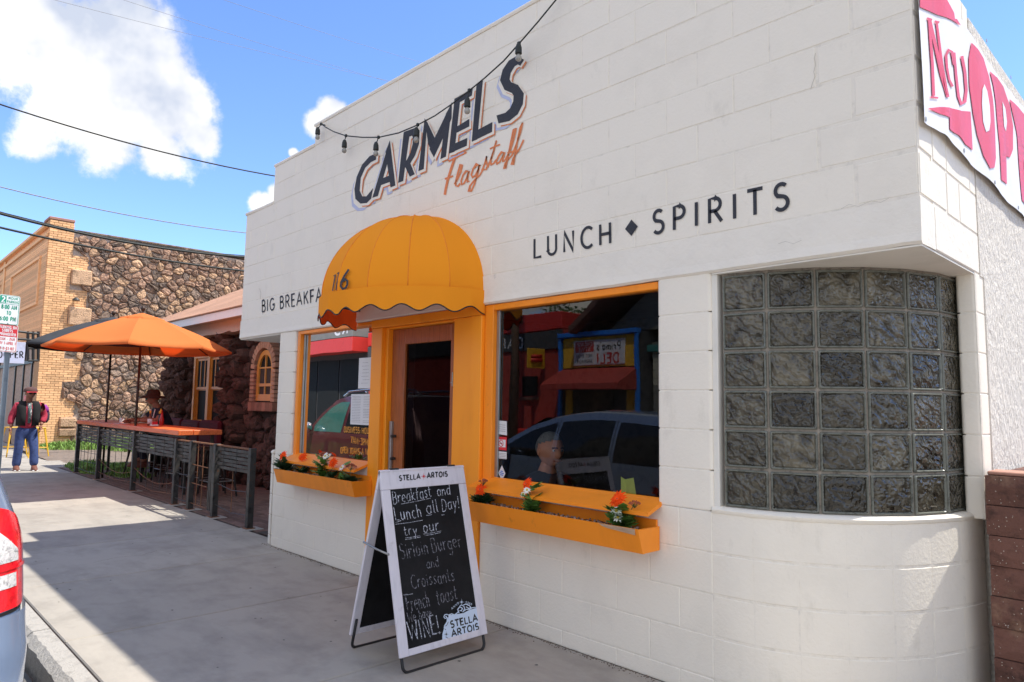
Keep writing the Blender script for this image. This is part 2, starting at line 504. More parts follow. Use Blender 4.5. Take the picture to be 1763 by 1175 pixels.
M['bulb'] = mat('clear_bulb', (0.30, 0.29, 0.26), 0.1, spec=0.8)
M['wire'] = mat('cable_black', (0.016, 0.02, 0.018), 0.6)
M['wire_l'] = mat('cable_grey', (0.25, 0.25, 0.26), 0.6)
M['housepane'] = mat('old_window_pane', (0.018, 0.02, 0.02), 0.6, spec=0.05)
M['grass'] = mat('grass_blade', (0.16, 0.27, 0.055), 0.7, var=0.4, vscale=2.5)
M['treeleaf'] = mat('tree_leaf', (0.07, 0.12, 0.03), 0.7, var=0.4, vscale=2)


def translucent(name, c, c2, f=.45):
    """thin woven canvas that lets the sun glow through"""
    m, nt, b = new_mat(name)
    N, L = nt.nodes.new, nt.links.new
    out = [n for n in nt.nodes if n.type == 'OUTPUT_MATERIAL'][0]
    b.inputs['Base Color'].default_value = (*c, 1)
    b.inputs['Roughness'].default_value = .9
    b.inputs['Specular IOR Level'].default_value = .1
    t = N('ShaderNodeBsdfTranslucent')
    t.inputs['Color'].default_value = (*c2, 1)
    n = N('ShaderNodeTexNoise')
    n.inputs['Scale'].default_value = 500
    bu = N('ShaderNodeBump')
    bu.inputs['Strength'].default_value = .2
    bu.inputs['Distance'].default_value = .001
    L(n.outputs['Fac'], bu.inputs['Height'])
    L(bu.outputs[0], b.inputs['Normal'])
    x = N('ShaderNodeMixShader')
    x.inputs[0].default_value = f
    L(b.outputs[0], x.inputs[1])
    L(t.outputs[0], x.inputs[2])
    L(x.outputs[0], out.inputs[0])
    return m


M['awning'] = translucent('awning_canvas', (0.96, 0.335, 0.022), (0.9, 0.25, 0.02), .08)
M['umb_o'] = translucent('orange_umbrella_canvas', (0.88, 0.28, 0.085), (0.80, 0.07, 0.008), .42)

# ------------------------------------------------------------------ helpers
OFF = {}      # world position of each empty, so that children can be given in world metres


def V(*a):
    return Vector(a)


class MB:
    """collects geometry in world coordinates"""

    def __init__(s):
        s.v, s.f = [], []

    def add(s, vs, fs):
        n = len(s.v)
        s.v += [tuple(p) for p in vs]
        s.f += [tuple(i+n for i in f) for f in fs]
        return s

    def box(s, x0, y0, z0, x1, y1, z1, b=0.0, M4=None):
        if x0 > x1: x0, x1 = x1, x0
        if y0 > y1: y0, y1 = y1, y0
        if z0 > z1: z0, z1 = z1, z0
        b = min(b, (x1-x0)*.45, (y1-y0)*.45, (z1-z0)*.45)
        if b <= 0:
            vs = [(x, y, z) for x in (x0, x1) for y in (y0, y1) for z in (z0, z1)]
            fs = [(0, 1, 3, 2), (4, 6, 7, 5), (0, 4, 5, 1), (2, 3, 7, 6), (0, 2, 6, 4), (1, 5, 7, 3)]
        else:
            vs, idx = [], {}
            lo, hi = (x0, y0, z0), (x1, y1, z1)
            for sx in (0, 1):
                for sy in (0, 1):
                    for sz in (0, 1):
                        sg = (sx, sy, sz)
                        for ax in range(3):
                            p = []
                            for k in range(3):
                                e = hi[k] if sg[k] else lo[k]
                                if k != ax:
                                    e += -b if sg[k] else b
                                p.append(e)
                            idx[(sg, ax)] = len(vs)
                            vs.append(tuple(p))
            fs = []
            cyc = [(0, 0), (1, 0), (1, 1), (0, 1)]
            for ax in range(3):
                o = [k for k in range(3) if k != ax]
                for sd_ in (0, 1):
                    q = []
                    for a, c in cyc:
                        sg = [0, 0, 0]
                        sg[ax] = sd_
                        sg[o[0]] = a
                        sg[o[1]] = c
                        q.append(idx[(tuple(sg), ax)])
                    fs.append(tuple(q))
                for a in (0, 1):
                    for c in (0, 1):
                        s0, s1 = [0, 0, 0], [0, 0, 0]
                        s0[o[0]] = s1[o[0]] = a
                        s0[o[1]] = s1[o[1]] = c
                        s1[ax] = 1
                        s0, s1 = tuple(s0), tuple(s1)
                        fs.append((idx[(s0, o[0])], idx[(s1, o[0])], idx[(s1, o[1])], idx[(s0, o[1])]))
            for sx in (0, 1):
                for sy in (0, 1):
                    for sz in (0, 1):
                        sg = (sx, sy, sz)
                        fs.append((idx[(sg, 0)], idx[(sg, 1)], idx[(sg, 2)]))
        if M4 is not None:
            vs = [tuple(M4 @ Vector(p)) for p in vs]
        return s.add(vs, fs)

    def tube(s, pts, r, n=8, caps=True, rs=None):
        pts = [Vector(p) for p in pts]
        rings = []
        prev = None
        for i, p in enumerate(pts):
            a = pts[max(i-1, 0)]
            c = pts[min(i+1, len(pts)-1)]
            t = (c-a).normalized()
            if prev is None:
                up = Vector((0, 0, 1)) if abs(t.z) < .9 else Vector((1, 0, 0))
                x = t.cross(up).normalized()
            else:
                x = (prev - t*prev.dot(t)).normalized()
            prev = x
            y = t.cross(x)
            rr = rs[i] if rs else r
            rings.append([p + (x*math.cos(k*2*PI/n)+y*math.sin(k*2*PI/n))*rr for k in range(n)])
        vs = [q for rg in rings for q in rg]
        fs = []
        for i in range(len(pts)-1):
            for k in range(n):
                fs.append((i*n+k, i*n+(k+1) % n, (i+1)*n+(k+1) % n, (i+1)*n+k))
        if caps:
            fs.append(tuple(range(n-1, -1, -1)))
            fs.append(tuple((len(pts)-1)*n+k for k in range(n)))
        return s.add(vs, fs)

    def lathe(s, c, prof, n=16, M4=None):
        """profile of (radius, height) pairs turned round the vertical through c"""
        vs, fs = [], []
        for (r, z) in prof:
            for k in range(n):
                p = Vector((r*math.cos(k*2*PI/n), r*math.sin(k*2*PI/n), z))
                if M4 is not None:
                    p = M4 @ p
                vs.append(Vector(c)+p)
        for i in range(len(prof)-1):
            for k in range(n):
                fs.append((i*n+k, i*n+(k+1) % n, (i+1)*n+(k+1) % n, (i+1)*n+k))
        fs.append(tuple(range(n-1, -1, -1)))
        fs.append(tuple((len(prof)-1)*n+k for k in range(n)))
        return s.add(vs, fs)

    def ball(s, c, r, nu=12, nv=8, sc=(1, 1, 1)):
        c = Vector(c)
        vs = [c+Vector((0, 0, -r*sc[2]))]
        for i in range(1, nv):
            a = -PI/2+PI*i/nv
            for k in range(nu):
                vs.append(c+Vector((r*sc[0]*math.cos(a)*math.cos(k*2*PI/nu), r*sc[1]*math.cos(a)*math.sin(k*2*PI/nu), r*sc[2]*math.sin(a))))
        vs.append(c+Vector((0, 0, r*sc[2])))
        fs = []
        for k in range(nu):
            fs.append((0, 1+(k+1) % nu, 1+k))
            for i in range(nv-2):
                fs.append((1+i*nu+k, 1+i*nu+(k+1) % nu, 1+(i+1)*nu+(k+1) % nu, 1+(i+1)*nu+k))
            b = 1+(nv-2)*nu
            fs.append((b+k, b+(k+1) % nu, len(vs)-1))
        return s.add(vs, fs)

    def prism(s, poly, d):
        """closed polygon (3D points, planar) pushed along vector d"""
        n = len(poly)
        d = Vector(d)
        a = [Vector(p) for p in poly]
        vs = a+[p+d for p in a]
        fs = [tuple(range(n-1, -1, -1)), tuple(range(n, 2*n))]
        for i in range(n):
            fs.append((i, (i+1) % n, n+(i+1) % n, n+i))
        return s.add(vs, fs)

    def quad(s, a, b, c, d):
        return s.add([a, b, c, d], [(0, 1, 2, 3)])

    def ribbon(s, pts, w, fn, widths=None):
        """flat stroke of width w along 2D points, mapped by fn(u,v) to the surface"""
        P = [Vector((p[0], p[1])) for p in pts]
        if len(P) < 2:
            return s
        L_, R_ = [], []
        for i, p in enumerate(P):
            a = P[max(i-1, 0)]
            c = P[min(i+1, len(P)-1)]
            t = c-a
            if t.length < 1e-9:
                t = Vector((1, 0))
            t.normalize()
            nn = Vector((-t.y, t.x))
            k = 1.0
            if 0 < i < len(P)-1:
                t1 = (P[i]-P[i-1]).normalized()
                cs = max(0.5, abs(Vector((-t1.y, t1.x)).dot(nn)))
                k = 1/cs
            ww = (widths[i] if widths else w)/2*k
            L_.append(fn(*(p+nn*ww)))
            R_.append(fn(*(p-nn*ww)))
        n = len(P)
        return s.add(L_+R_, [(i, i+1, n+i+1, n+i) for i in range(n-1)])

    def build(s, name, m, parent=None, smooth=False, kind=None, fixn=True):
        me = bpy.data.meshes.new(name)
        off = OFF.get(parent.name, V(0, 0, 0)) if parent else V(0, 0, 0)
        me.from_pydata([tuple(Vector(p)-off) for p in s.v], [], s.f)
        if fixn:
            bm = bmesh.new()
            bm.from_mesh(me)
            bmesh.ops.recalc_face_normals(bm, faces=bm.faces)
            bm.to_mesh(me)
            bm.free()
        me.materials.append(M[m] if isinstance(m, str) else m)
        if smooth:
            me.polygons.foreach_set('use_smooth', [True]*len(me.polygons))
        o = bpy.data.objects.new(name, me)
        col.objects.link(o)
        if parent:
            o.parent = parent
            OFF[o.name] = off
        if kind:
            o['kind'] = kind
        return o


def thing(name, label, cat, loc=(0, 0, 0), group=None):
    o = bpy.data.objects.new(name, None)
    o.empty_display_size = 0.1
    col.objects.link(o)
    o.location = loc
    OFF[o.name] = Vector(loc)
    o['label'] = label
    o['category'] = cat
    if group:
        o['group'] = group
    return o


def tag(o, label, cat, group=None):
    o['label'] = label
    o['category'] = cat
    if group:
        o['group'] = group
    return o


def inst(name, me, parent, loc=(0, 0, 0), rot=(0, 0, 0), scale=(1, 1, 1)):
    """another object on the same mesh, placed in world metres"""
    o = bpy.data.objects.new(name, me)
    col.objects.link(o)
    off = OFF.get(parent.name, V(0, 0, 0)) if parent else V(0, 0, 0)
    o.location = Vector(loc)-off
    o.rotation_euler = rot
    o.scale = scale
    if parent:
        o.parent = parent
    return o


def raw_mesh(name, mb, m):
    me = bpy.data.meshes.new(name)
    me.from_pydata(mb.v, [], mb.f)
    bm = bmesh.new()
    bm.from_mesh(me)
    bmesh.ops.recalc_face_normals(bm, faces=bm.faces)
    bm.to_mesh(me)
    bm.free()
    me.materials.append(M[m] if isinstance(m, str) else m)
    return me


def smooth_angle(o, deg=35):
    for p in o.data.polygons:
        p.use_smooth = True
    bm = bmesh.new()
    bm.from_mesh(o.data)
    for e in bm.edges:
        if len(e.link_faces) == 2 and e.calc_face_angle(0) > R(deg):
            e.smooth = False
    bm.to_mesh(o.data)
    bm.free()


# ------------------------------------------------------------------ a stroke alphabet (cap height 1)
def arc(cx, cy, rx, ry, a0, a1, n=10):
    return [(cx+rx*math.cos(R(a0+(a1-a0)*i/n)), cy+ry*math.sin(R(a0+(a1-a0)*i/n))) for i in range(n+1)]


GL = {
    'A': (.66, [[(.0, 0), (.33, 1), (.66, 0)], [(.12, .34), (.54, .34)]]),
    'B': (.54, [[(.06, 0), (.06, 1)], [(.06, 1), (.27, 1)]+arc(.27, .77, .2, .23, 90, -90)+[(.06, .54)], [(.06, .54), (.29, .54)]+arc(.29, .27, .23, .27, 90, -90)+[(.06, 0)]]),
    'C': (.62, [arc(.38, .5, .33, .5, 48, 312, 16)]),
    'D': (.6, [[(.06, 0), (.06, 1)], [(.06, 1), (.2, 1)]+arc(.2, .5, .36, .5, 90, -90, 14)+[(.06, 0)]]),
    'E': (.48, [[(.46, 1), (.06, 1), (.06, 0), (.47, 0)], [(.06, .52), (.42, .52)]]),
    'F': (.48, [[(.48, 1), (.06, 1), (.06, 0)], [(.06, .52), (.42, .52)]]),
    'G': (.66, [arc(.38, .5, .33, .5, 48, 330, 16)+[(.68, .46), (.42, .46)]]),
    'H': (.6, [[(.06, 0), (.06, 1)], [(.54, 0), (.54, 1)], [(.06, .5), (.54, .5)]]),
    'I': (.16, [[(.08, 0), (.08, 1)]]),
    'J': (.4, [[(.34, 1), (.34, .2)]+arc(.17, .2, .17, .2, 0, -150)]),
    'K': (.56, [[(.06, 0), (.06, 1)], [(.52, 1), (.08, .45)], [(.22, .6), (.55, 0)]]),
    'L': (.46, [[(.06, 1), (.06, 0), (.46, 0)]]),
    'M': (.76, [[(.06, 0), (.1, 1), (.38, .25), (.66, 1), (.7, 0)]]),
    'N': (.6, [[(.06, 0), (.06, 1), (.54, 0), (.54, 1)]]),
    'O': (.7, [arc(.35, .5, .31, .5, 0, 360, 20)]),
    'P': (.52, [[(.06, 0), (.06, 1), (.27, 1)]+arc(.27, .74, .22, .26, 90, -90)+[(.06, .48)]]),
    'Q': (.7, [arc(.35, .5, .31, .5, 0, 360, 20), [(.42, .25), (.68, -.05)]]),
    'R': (.56, [[(.06, 0), (.06, 1), (.27, 1)]+arc(.27, .74, .22, .26, 90, -90)+[(.06, .48)], [(.26, .48), (.54, 0)]]),
    'S': (.5, [arc(.25, .75, .2, .25, 40, 230, 10)+arc(.25, .26, .22, .26, 70, -145, 12)]),
    'T': (.56, [[(0, 1), (.56, 1)], [(.28, 1), (.28, 0)]]),
    'U': (.58, [[(.06, 1), (.06, .26)]+arc(.29, .26, .23, .26, 180, 360)+[(.52, 1)]]),
    'V': (.6, [[(0, 1), (.3, 0), (.6, 1)]]),
    'W': (.86, [[(0, 1), (.2, 0), (.43, .8), (.66, 0), (.86, 1)]]),
    'X': (.56, [[(0, 0), (.56, 1)], [(0, 1), (.56, 0)]]),
    'Y': (.56, [[(0, 1), (.28, .45), (.56, 1)], [(.28, .45), (.28, 0)]]),
    'Z': (.52, [[(0, 1), (.52, 1), (0, 0), (.52, 0)]]),
    '0': (.54, [arc(.27, .5, .23, .5, 0, 360, 18)]),
    '1': (.24, [[(0, .82), (.14, 1), (.14, 0)]]),
    '2': (.5, [arc(.25, .75, .21, .25, 160, -20, 8)+[(.02, 0), (.5, 0)]]),
    '3': (.5, [arc(.24, .76, .2, .24, 150, -90, 9), arc(.24, .27, .23, .27, 90, -150, 10)]),
    '4': (.5, [[(.38, 0), (.38, 1), (.0, .3), (.5, .3)]]),
    '5': (.5, [[(.45, 1), (.1, 1), (.06, .55)]+arc(.24, .32, .24, .32, 110, -150, 12)]),
    '6': (.52, [[(.42, 1), (.2, .75)]+arc(.26, .3, .23, .3, 160, 520, 18)]),
    '7': (.5, [[(0, 1), (.48, 1), (.14, 0)]]),
    '8': (.5, [arc(.25, .76, .18, .24, 0, 360, 12), arc(.25, .27, .22, .27, 0, 360, 14)]),
    '9': (.5, [arc(.25, .7, .22, .3, 0, 360, 14), [(.47, .7), (.3, 0)]]),
    ':': (.16, [[(.08, .18), (.08, .32)], [(.08, .62), (.08, .76)]]),
    '-': (.4, [[(.04, .45), (.34, .45)]]),
    '.': (.16, [[(.08, 0), (.08, .13)]]),
    ',': (.16, [[(.1, .1), (.04, -.12)]]),
    "'": (.14, [[(.08, 1), (.05, .78)]]),
    '!': (.16, [[(.08, 1), (.08, .3)], [(.08, .0), (.08, .1)]]),
    ' ': (.34, []),
    'a': (.48, [arc(.23, .3, .2, .3, 50, 330, 12), [(.42, .62), (.42, .08), (.48, 0)]]),
    'b': (.48, [[(.05, 1), (.05, 0)], arc(.24, .3, .2, .3, -140, 140, 12)]),
    'c': (.42, [arc(.24, .3, .2, .3, 50, 310, 10)]),
    'd': (.5, [arc(.23, .3, .2, .3, 40, 320, 12), [(.43, 1), (.43, .05), (.5, 0)]]),
    'e': (.46, [[(.05, .3), (.43, .36)]+arc(.24, .31, .2, .3, 10, 310, 12)]),
    'f': (.36, [[(.38, .95), (.26, 1), (.16, .85), (.14, 0)], [(0, .58), (.32, .6)]]),
    'g': (.46, [arc(.23, .32, .2, .28, 50, 330, 12), [(.42, .6), (.42, -.2), (.28, -.38), (.06, -.3)]]),
    'h': (.46, [[(.05, 1), (.05, 0)], [(.05, .4), (.22, .6), (.38, .5), (.4, 0)]]),
    'i': (.14, [[(.07, .6), (.07, 0)], [(.07, .8), (.07, .88)]]),
    'k': (.44, [[(.05, 1), (.05, 0)], [(.4, .62), (.07, .28), (.42, 0)]]),
    'l': (.16, [[(.06, 1), (.06, .08), (.14, 0)]]),
    'm': (.66, [[(.05, .6), (.05, 0)], [(.05, .42), (.2, .6), (.32, .45), (.32, 0)], [(.32, .42), (.48, .6), (.6, .45), (.6, 0)]]),
    'n': (.46, [[(.05, .6), (.05, 0)], [(.05, .4), (.22, .6), (.38, .48), (.4, 0)]]),
    'o': (.46, [arc(.23, .3, .19, .3, 0, 360, 12)]),
    'p': (.46, [[(.05, .6), (.05, -.4)], arc(.24, .3, .2, .3, -140, 140, 12)]),
    'r': (.34, [[(.05, .6), (.05, 0)], [(.05, .38), (.2, .58), (.34, .56)]]),
    's': (.38, [[(.36, .54), (.2, .6), (.07, .48), (.2, .33), (.35, .16), (.2, 0), (.02, .07)]]),
    't': (.34, [[(.15, .92), (.14, .1), (.26, 0), (.36, .06)], [(0, .6), (.32, .62)]]),
    'u': (.46, [[(.05, .6), (.06, .12), (.2, 0), (.36, .1), (.4, .6)], [(.4, .6), (.41, 0)]]),
    'v': (.42, [[(.0, .6), (.2, 0), (.4, .6)]]),
    'w': (.6, [[(.0, .6), (.14, 0), (.3, .5), (.44, 0), (.6, .6)]]),
    'y': (.44, [[(.03, .6), (.2, .05)], [(.42, .6), (.1, -.4)]]),
}


def text_strokes(s, spacing=.2, jitter=0.0, rnd=None):
    x, out = 0, []
    for ch in s:
        w, st = GL[ch]
        dy = (rnd.uniform(-1, 1)*jitter if rnd else 0)
        for p in st:
            out.append([(x+a+(rnd.uniform(-1, 1)*jitter*.4 if rnd else 0), b+dy+(rnd.uniform(-1, 1)*jitter*.4 if rnd else 0)) for a, b in p])
        x += w+spacing
    return out, x-spacing


def text_on(mb, s, P0, P1, T0, width=.14, spacing=.2, lift=V(0, 0, 0), jitter=0.0, rnd=None, fn=None):
    """write s with its baseline from P0 to P1 and the cap line through T0 (3D points)"""
    st, W = text_strokes(s, spacing, jitter, rnd)
    u = (Vector(P1)-Vector(P0))/W
    v = Vector(T0)-Vector(P0)
    k = u.length/max(v.length, 1e-6)
    f = fn or (lambda a, b: Vector(P0)+u*(a/k)+v*b+lift)
    for p in st:
        mb.ribbon([(a*k, b) for a, b in p], width, f)
    return mb


def noise3(p, s=1.0):
    return noise.noise(Vector(p)*s)


# ------------------------------------------------------------------ skinned figures
def skin_body(name, joints, edges, m, parent, sub=2, root=0):
    """joints: list of ((x,y,z), radius or (rx,ry)); one continuous skinned surface"""
    off = OFF.get(parent.name, V(0, 0, 0))
    me = bpy.data.meshes.new(name)
    me.from_pydata([tuple(Vector(j[0])-off) for j in joints], edges, [])
    me.materials.append(M[m])
    o = bpy.data.objects.new(name, me)
    col.objects.link(o)
    o.parent = parent
    sk = o.modifiers.new('skin', 'SKIN')
    sk.use_smooth_shade = True
    if not me.skin_vertices:
        bm = bmesh.new()
        bm.from_mesh(me)
        bm.verts.layers.skin.verify()
        bm.to_mesh(me)
        bm.free()
    for i, j in enumerate(joints):
        r = j[1]
        me.skin_vertices[0].data[i].radius = r if isinstance(r, tuple) else (r, r)
        me.skin_vertices[0].data[i].use_root = (i == root)
    ss = o.modifiers.new('sub', 'SUBSURF')
    ss.levels = ss.render_levels = sub
    return o


# ------------------------------------------------------------------ rubble: irregular cells in the plane
def voronoi(u0, u1, v0, v1, du, dv, rnd, jit=.42):
    nu, nv = int(math.ceil((u1-u0)/du)), int(math.ceil((v1-v0)/dv))
    pts = {}
    for i in range(-2, nu+3):
        for j in range(-2, nv+3):
            pts[(i, j)] = (u0+(i+.5+(.5 if j % 2 else 0)+rnd.uniform(-jit, jit))*du, v0+(j+.5+rnd.uniform(-jit, jit))*dv)
    cells = []
    for i in range(-1, nu+1):
        for j in range(-1, nv+1):
            c = pts[(i, j)]
            poly = [(c[0]-du*2, c[1]-dv*2), (c[0]+du*2, c[1]-dv*2), (c[0]+du*2, c[1]+dv*2), (c[0]-du*2, c[1]+dv*2)]
            for a in range(-2, 3):
                for b in range(-2, 3):
                    q = pts.get((i+a, j+b))
                    if (a == 0 and b == 0) or q is None:
                        continue
                    mx, my = (c[0]+q[0])/2, (c[1]+q[1])/2
                    nx, ny = q[0]-c[0], q[1]-c[1]
                    new = []
                    for k in range(len(poly)):
                        p, r = poly[k], poly[(k+1) % len(poly)]
                        dp = (p[0]-mx)*nx+(p[1]-my)*ny
                        dr = (r[0]-mx)*nx+(r[1]-my)*ny
                        if dp <= 0:
                            new.append(p)
                        if dp*dr < 0:
                            t = dp/(dp-dr)
                            new.append((p[0]+(r[0]-p[0])*t, p[1]+(r[1]-p[1])*t))
                    poly = new
                    if len(poly) < 3:
                        break
                if len(poly) < 3:
                    break
            if len(poly) >= 3:
                cells.append(poly)
    return cells


def stone_mesh(poly, gap, depth, rnd, fn, rough=.25):
    """one rubble stone: rounded cell pushed out of the wall; fn(u,v,w)->3D"""
    cx = sum(p[0] for p in poly)/len(poly)
    cy = sum(p[1] for p in poly)/len(poly)
    q = []
    n = len(poly)
    for i in range(n):
        a, b = poly[i], poly[(i+1) % n]
        q.append((a[0]*.72+b[0]*.28, a[1]*.72+b[1]*.28))
        q.append((a[0]*.28+b[0]*.72, a[1]*.28+b[1]*.72))
    # drop points that nearly coincide
    r = []
    for p in q:
        if not r or math.hypot(p[0]-r[-1][0], p[1]-r[-1][1]) > .018:
            r.append(p)
    q = r
    n = len(q)
    if n < 3:
        return None
    mb = MB()
    rings = []
    for (k, w) in ((1.0, -.03), (.99, .35), (.86, .85), (.45, 1.0)):
        ring = []
        for (a, b) in q:
            dx, dy = a-cx, b-cy
            L_ = math.hypot(dx, dy) or 1e-6
            sh = max(.3, (L_-gap)/L_)*k
            j = (rnd.uniform(-rough, rough)*depth if 0 < w else 0)
            ring.append(fn(cx+dx*sh*(1+rnd.uniform(-.04, .04)), cy+dy*sh*(1+rnd.uniform(-.04, .04)), depth*w+j*.6))
        rings.append(ring)
    vs = [p for rg in rings for p in rg]+[fn(cx, cy, depth*(1+rnd.uniform(-.2, .15)))]
    fs = []
    for i in range(3):
        for k in range(n):
            fs.append((i*n+k, i*n+(k+1) % n, (i+1)*n+(k+1) % n, (i+1)*n+k))
    for k in range(n):
        fs.append((3*n+k, 3*n+(k+1) % n, 4*n))
    mb.add(vs, fs)
    return mb, (cx, cy)

# ================================================================== THE GROUND
def ground():
    g = MB().quad((-120, -120, -.16), (120, -120, -.16), (120, 120, -.16), (-120, 120, -.16)).build('ground', 'soil')
    g['kind'] = 'structure'
    rd = MB().quad((-80, -11.2, -.14), (60, -11.2, -.14), (60, -2.32, -.14), (-80, -2.32, -.14)).build('road', 'asphalt')
    rd['kind'] = 'structure'
    # far pavement
    fp = MB().box(-60, -12.6, -.15, 40, -11.0, 0, .02).build('far_pavement', 'concrete')
    fp['kind'] = 'structure'
    # the sidewalk: one slab after another, joints recessed
    sw = MB().box(-60, -2.155, -.15, 20, 3.0, -.012).build('sidewalk', 'mortar')
    sw.data.materials[0] = M['dmortar']
    sw['kind'] = 'structure'
    xs = [-3.33-1.53*i for i in range(-6, 22)]
    for i in range(len(xs)-1):
        x1, x0 = xs[i], xs[i+1]
        a = 0.0 if x1 > -6.3 else 0.16
        if x0 < -18.2:
            a = 0.75
        s = MB().box(x0+.006, -2.143, -.1, x1-.006, a, 0, .007).build('slab', 'concrete', sw)
    # kerb: long stones with a chipped outer edge
    kb = MB().box(-60, -2.27, -.2, 20, -2.16, -.02).build('kerb', 'kerb')
    kb['kind'] = 'structure'
    rnd = random.Random(3)
    x = 4.0
    while x > -22:
        x0 = x-3.06
        n = 60
        vs, fs = [], []
        for i in range(n+1):
            xx = x0+.004+(x-x0-.008)*i/n
            e = -2.295+.012*noise3((xx*9, 0, 0))+.014*noise3((xx*31, 3, 0))
            c = .014+.010*noise3((xx*17, 7, 0))
            vs += [(xx, -2.158, 0), (xx, e+.03+c, 0.001), (xx, e, -.018-c), (xx, e-.004, -.075+.01*noise3((xx*8, 1, 5))), (xx, e-.012, -.2), (xx, -2.158, -.2)]
        for i in range(n):
            for k in range(5):
                fs.append((i*6+k, (i+1)*6+k, (i+1)*6+k+1, i*6+k+1))
        m = MB()
        m.add(vs, fs)
        m.build('kerb_stone', 'kerb', kb)
        x = x0
    # hairline cracks and grit along the foot of the wall
    for pts in ([(-7.0, -1.5), (-7.1, -1.3), (-7.05, -1.1), (-7.2, -.9)],):
        q = []
        for a, b in zip(pts[:-1], pts[1:]):
            for k in range(8):
                q.append((a[0]+(b[0]-a[0])*k/8+rnd.uniform(-.008, .008), a[1]+(b[1]-a[1])*k/8+rnd.uniform(-.008, .008)))
        MB().ribbon(q, .0035, lambda u, v: V(u, v, .0022)).build('pavement_crack', 'gum', sw, fixn=False)
    m = MB()
    for i in range(900):
        x = rnd.uniform(-6.9, -1.9)
        y = -.004-abs(rnd.gauss(0, .022))
        m.ball((x, y, .001), rnd.uniform(.0015, .005), 5, 3)
    m.build('grit', 'soil', kind='stuff')['label'] = 'grit gathered along the foot of the white wall'
    # chewing gum and dirt spots
    m = MB()
    for i in range(60):
        cx, cy = rnd.uniform(-12, -2.6), rnd.uniform(-2.0, -.08)
        r = rnd.uniform(.004, .012)
        n = 8
        vs = [(cx+r*rnd.uniform(.7, 1.3)*math.cos(k*PI/4), cy+.8*r*rnd.uniform(.7, 1.3)*math.sin(k*PI/4), .0025) for k in range(n)]
        m.add(vs, [tuple(range(n))])
    o = m.build('gum_spots', 'gum', kind='stuff')
    # patio of brick pavers between the fence and the stone house
    bed = MB().box(-17.2, .165, -.14, -6.9, 2.3, -.02).build('patio', 'dmortar')
    bed['kind'] = 'structure'
    me = raw_mesh('paver', MB().box(-.099, -.0485, -.05, .099, .0485, 0, .004), 'paver')
    cnt = 0
    rest = MB()
    rows = []
    for j in range(21):
        for i in range(54):
            px = -6.95-(i+.5)*.2035-(.1 if j % 2 else 0)
            py = .215+(j+.5)*.1015
            if px < -17.1:
                continue
            d = math.hypot(px, py+3.2)
            rows.append((d, px, py))
    rows.sort()
    for d, px, py in rows:
        z = rnd.uniform(-.006, -.001)
        if cnt < 300 and px < -7.3:
            inst('paver', me, bed, (px, py, z), (rnd.uniform(-.01, .01), rnd.uniform(-.01, .01), 0))
            cnt += 1
        else:
            rest.box(px-.099, py-.0485, -.05, px+.099, py+.0485, z, .004)
    rest.build('far_pavers', 'paver', bed, kind='stuff')
    # gravelly lot beyond the bar
    g2 = MB()
    nx, ny = 46, 46
    vs = []
    for i in range(nx+1):
        for j in range(ny+1):
            xx = -17.2-6.2*i/nx
            yy = .35+8*j/ny
            vs.append((xx, yy, -.02+.10*i/nx+.02*noise3((xx*1.5, yy*1.5, 0))+.01*noise3((xx*6, yy*6, 0))))
    g2.add(vs, [(i*(ny+1)+j, (i+1)*(ny+1)+j, (i+1)*(ny+1)+j+1, i*(ny+1)+j+1) for i in range(nx) for j in range(ny)])
    o = g2.build('gravel_lot', 'soil', smooth=True)
    o['kind'] = 'structure'

    # grass
    def grass(name, spots, n, hmin, hmax, seed):
        rr = random.Random(seed)
        m = MB()
        for i in range(n):
            cx, cy, rx, ry, dens = rr.choice(spots)
            a, q = rr.uniform(0, 2*PI), math.sqrt(rr.random())
            x, y = cx+rx*q*math.cos(a), cy+ry*q*math.sin(a)
            z = (.10*min(1, max(0, (-17.2-x)/6.2)))-.03
            h = rr.uniform(hmin, hmax)*(1-.55*q)*dens
            w = rr.uniform(.012, .03)
            t = rr.uniform(0, 2*PI)
            l = h*rr.uniform(.2, .8)
            b = rr.uniform(0, 2*PI)
            dx, dy = math.cos(t)*w, math.sin(t)*w
            lx, ly = math.cos(b)*l, math.sin(b)*l
            m.add([(x-dx, y-dy, z), (x+dx, y+dy, z), (x+dx*.6+lx*.4, y+dy*.6+ly*.4, z+h*.65), (x-dx*.6+lx*.4, y-dy*.6+ly*.4, z+h*.65), (x+lx, y+ly, z+h)],
                  [(0, 1, 2, 3), (3, 2, 4)])
        o = m.build(name, 'grass', kind='stuff', fixn=False)
        o['label'] = 'rough green weeds growing below the stone wall and under the bar'
        return o
    grass('grass', [(-22.4, 2.6, .9, 1.7, 1.0), (-21.6, 3.6, 1.5, 1.5, 1.2), (-22.9, 1.3, .5, .5, .5), (-20.5, 4.4, 1.2, 1.2, .8), (-22.6, 5, 1.0, 2, 1.3)], 9000, .15, .45, 5)
    grass('grass', [(-17.0, .75, .7, .45, 1.0), (-16.0, .45, .9, .22, .7), (-14.8, .9, .9, .35, .6), (-16.4, 1.2, .8, .5, .8)], 5200, .06, .24, 6)


ground()

# ================================================================== THE CAFE BUILDING
ZF = 2.125                     # underside of the overhanging front
CO = .2032
BL = .4064
XL, XR = -7.757, -0.87         # ends of the overhanging front
XM = (XL+XR)/2
cafe = thing('cafe_building', 'white painted concrete block cafe with stepped parapet, orange window frames and rounded glass block corner', 'building', (XM, 0, 0))


def mirror_x(x):
    return 2*XM-x


GAP = .0028


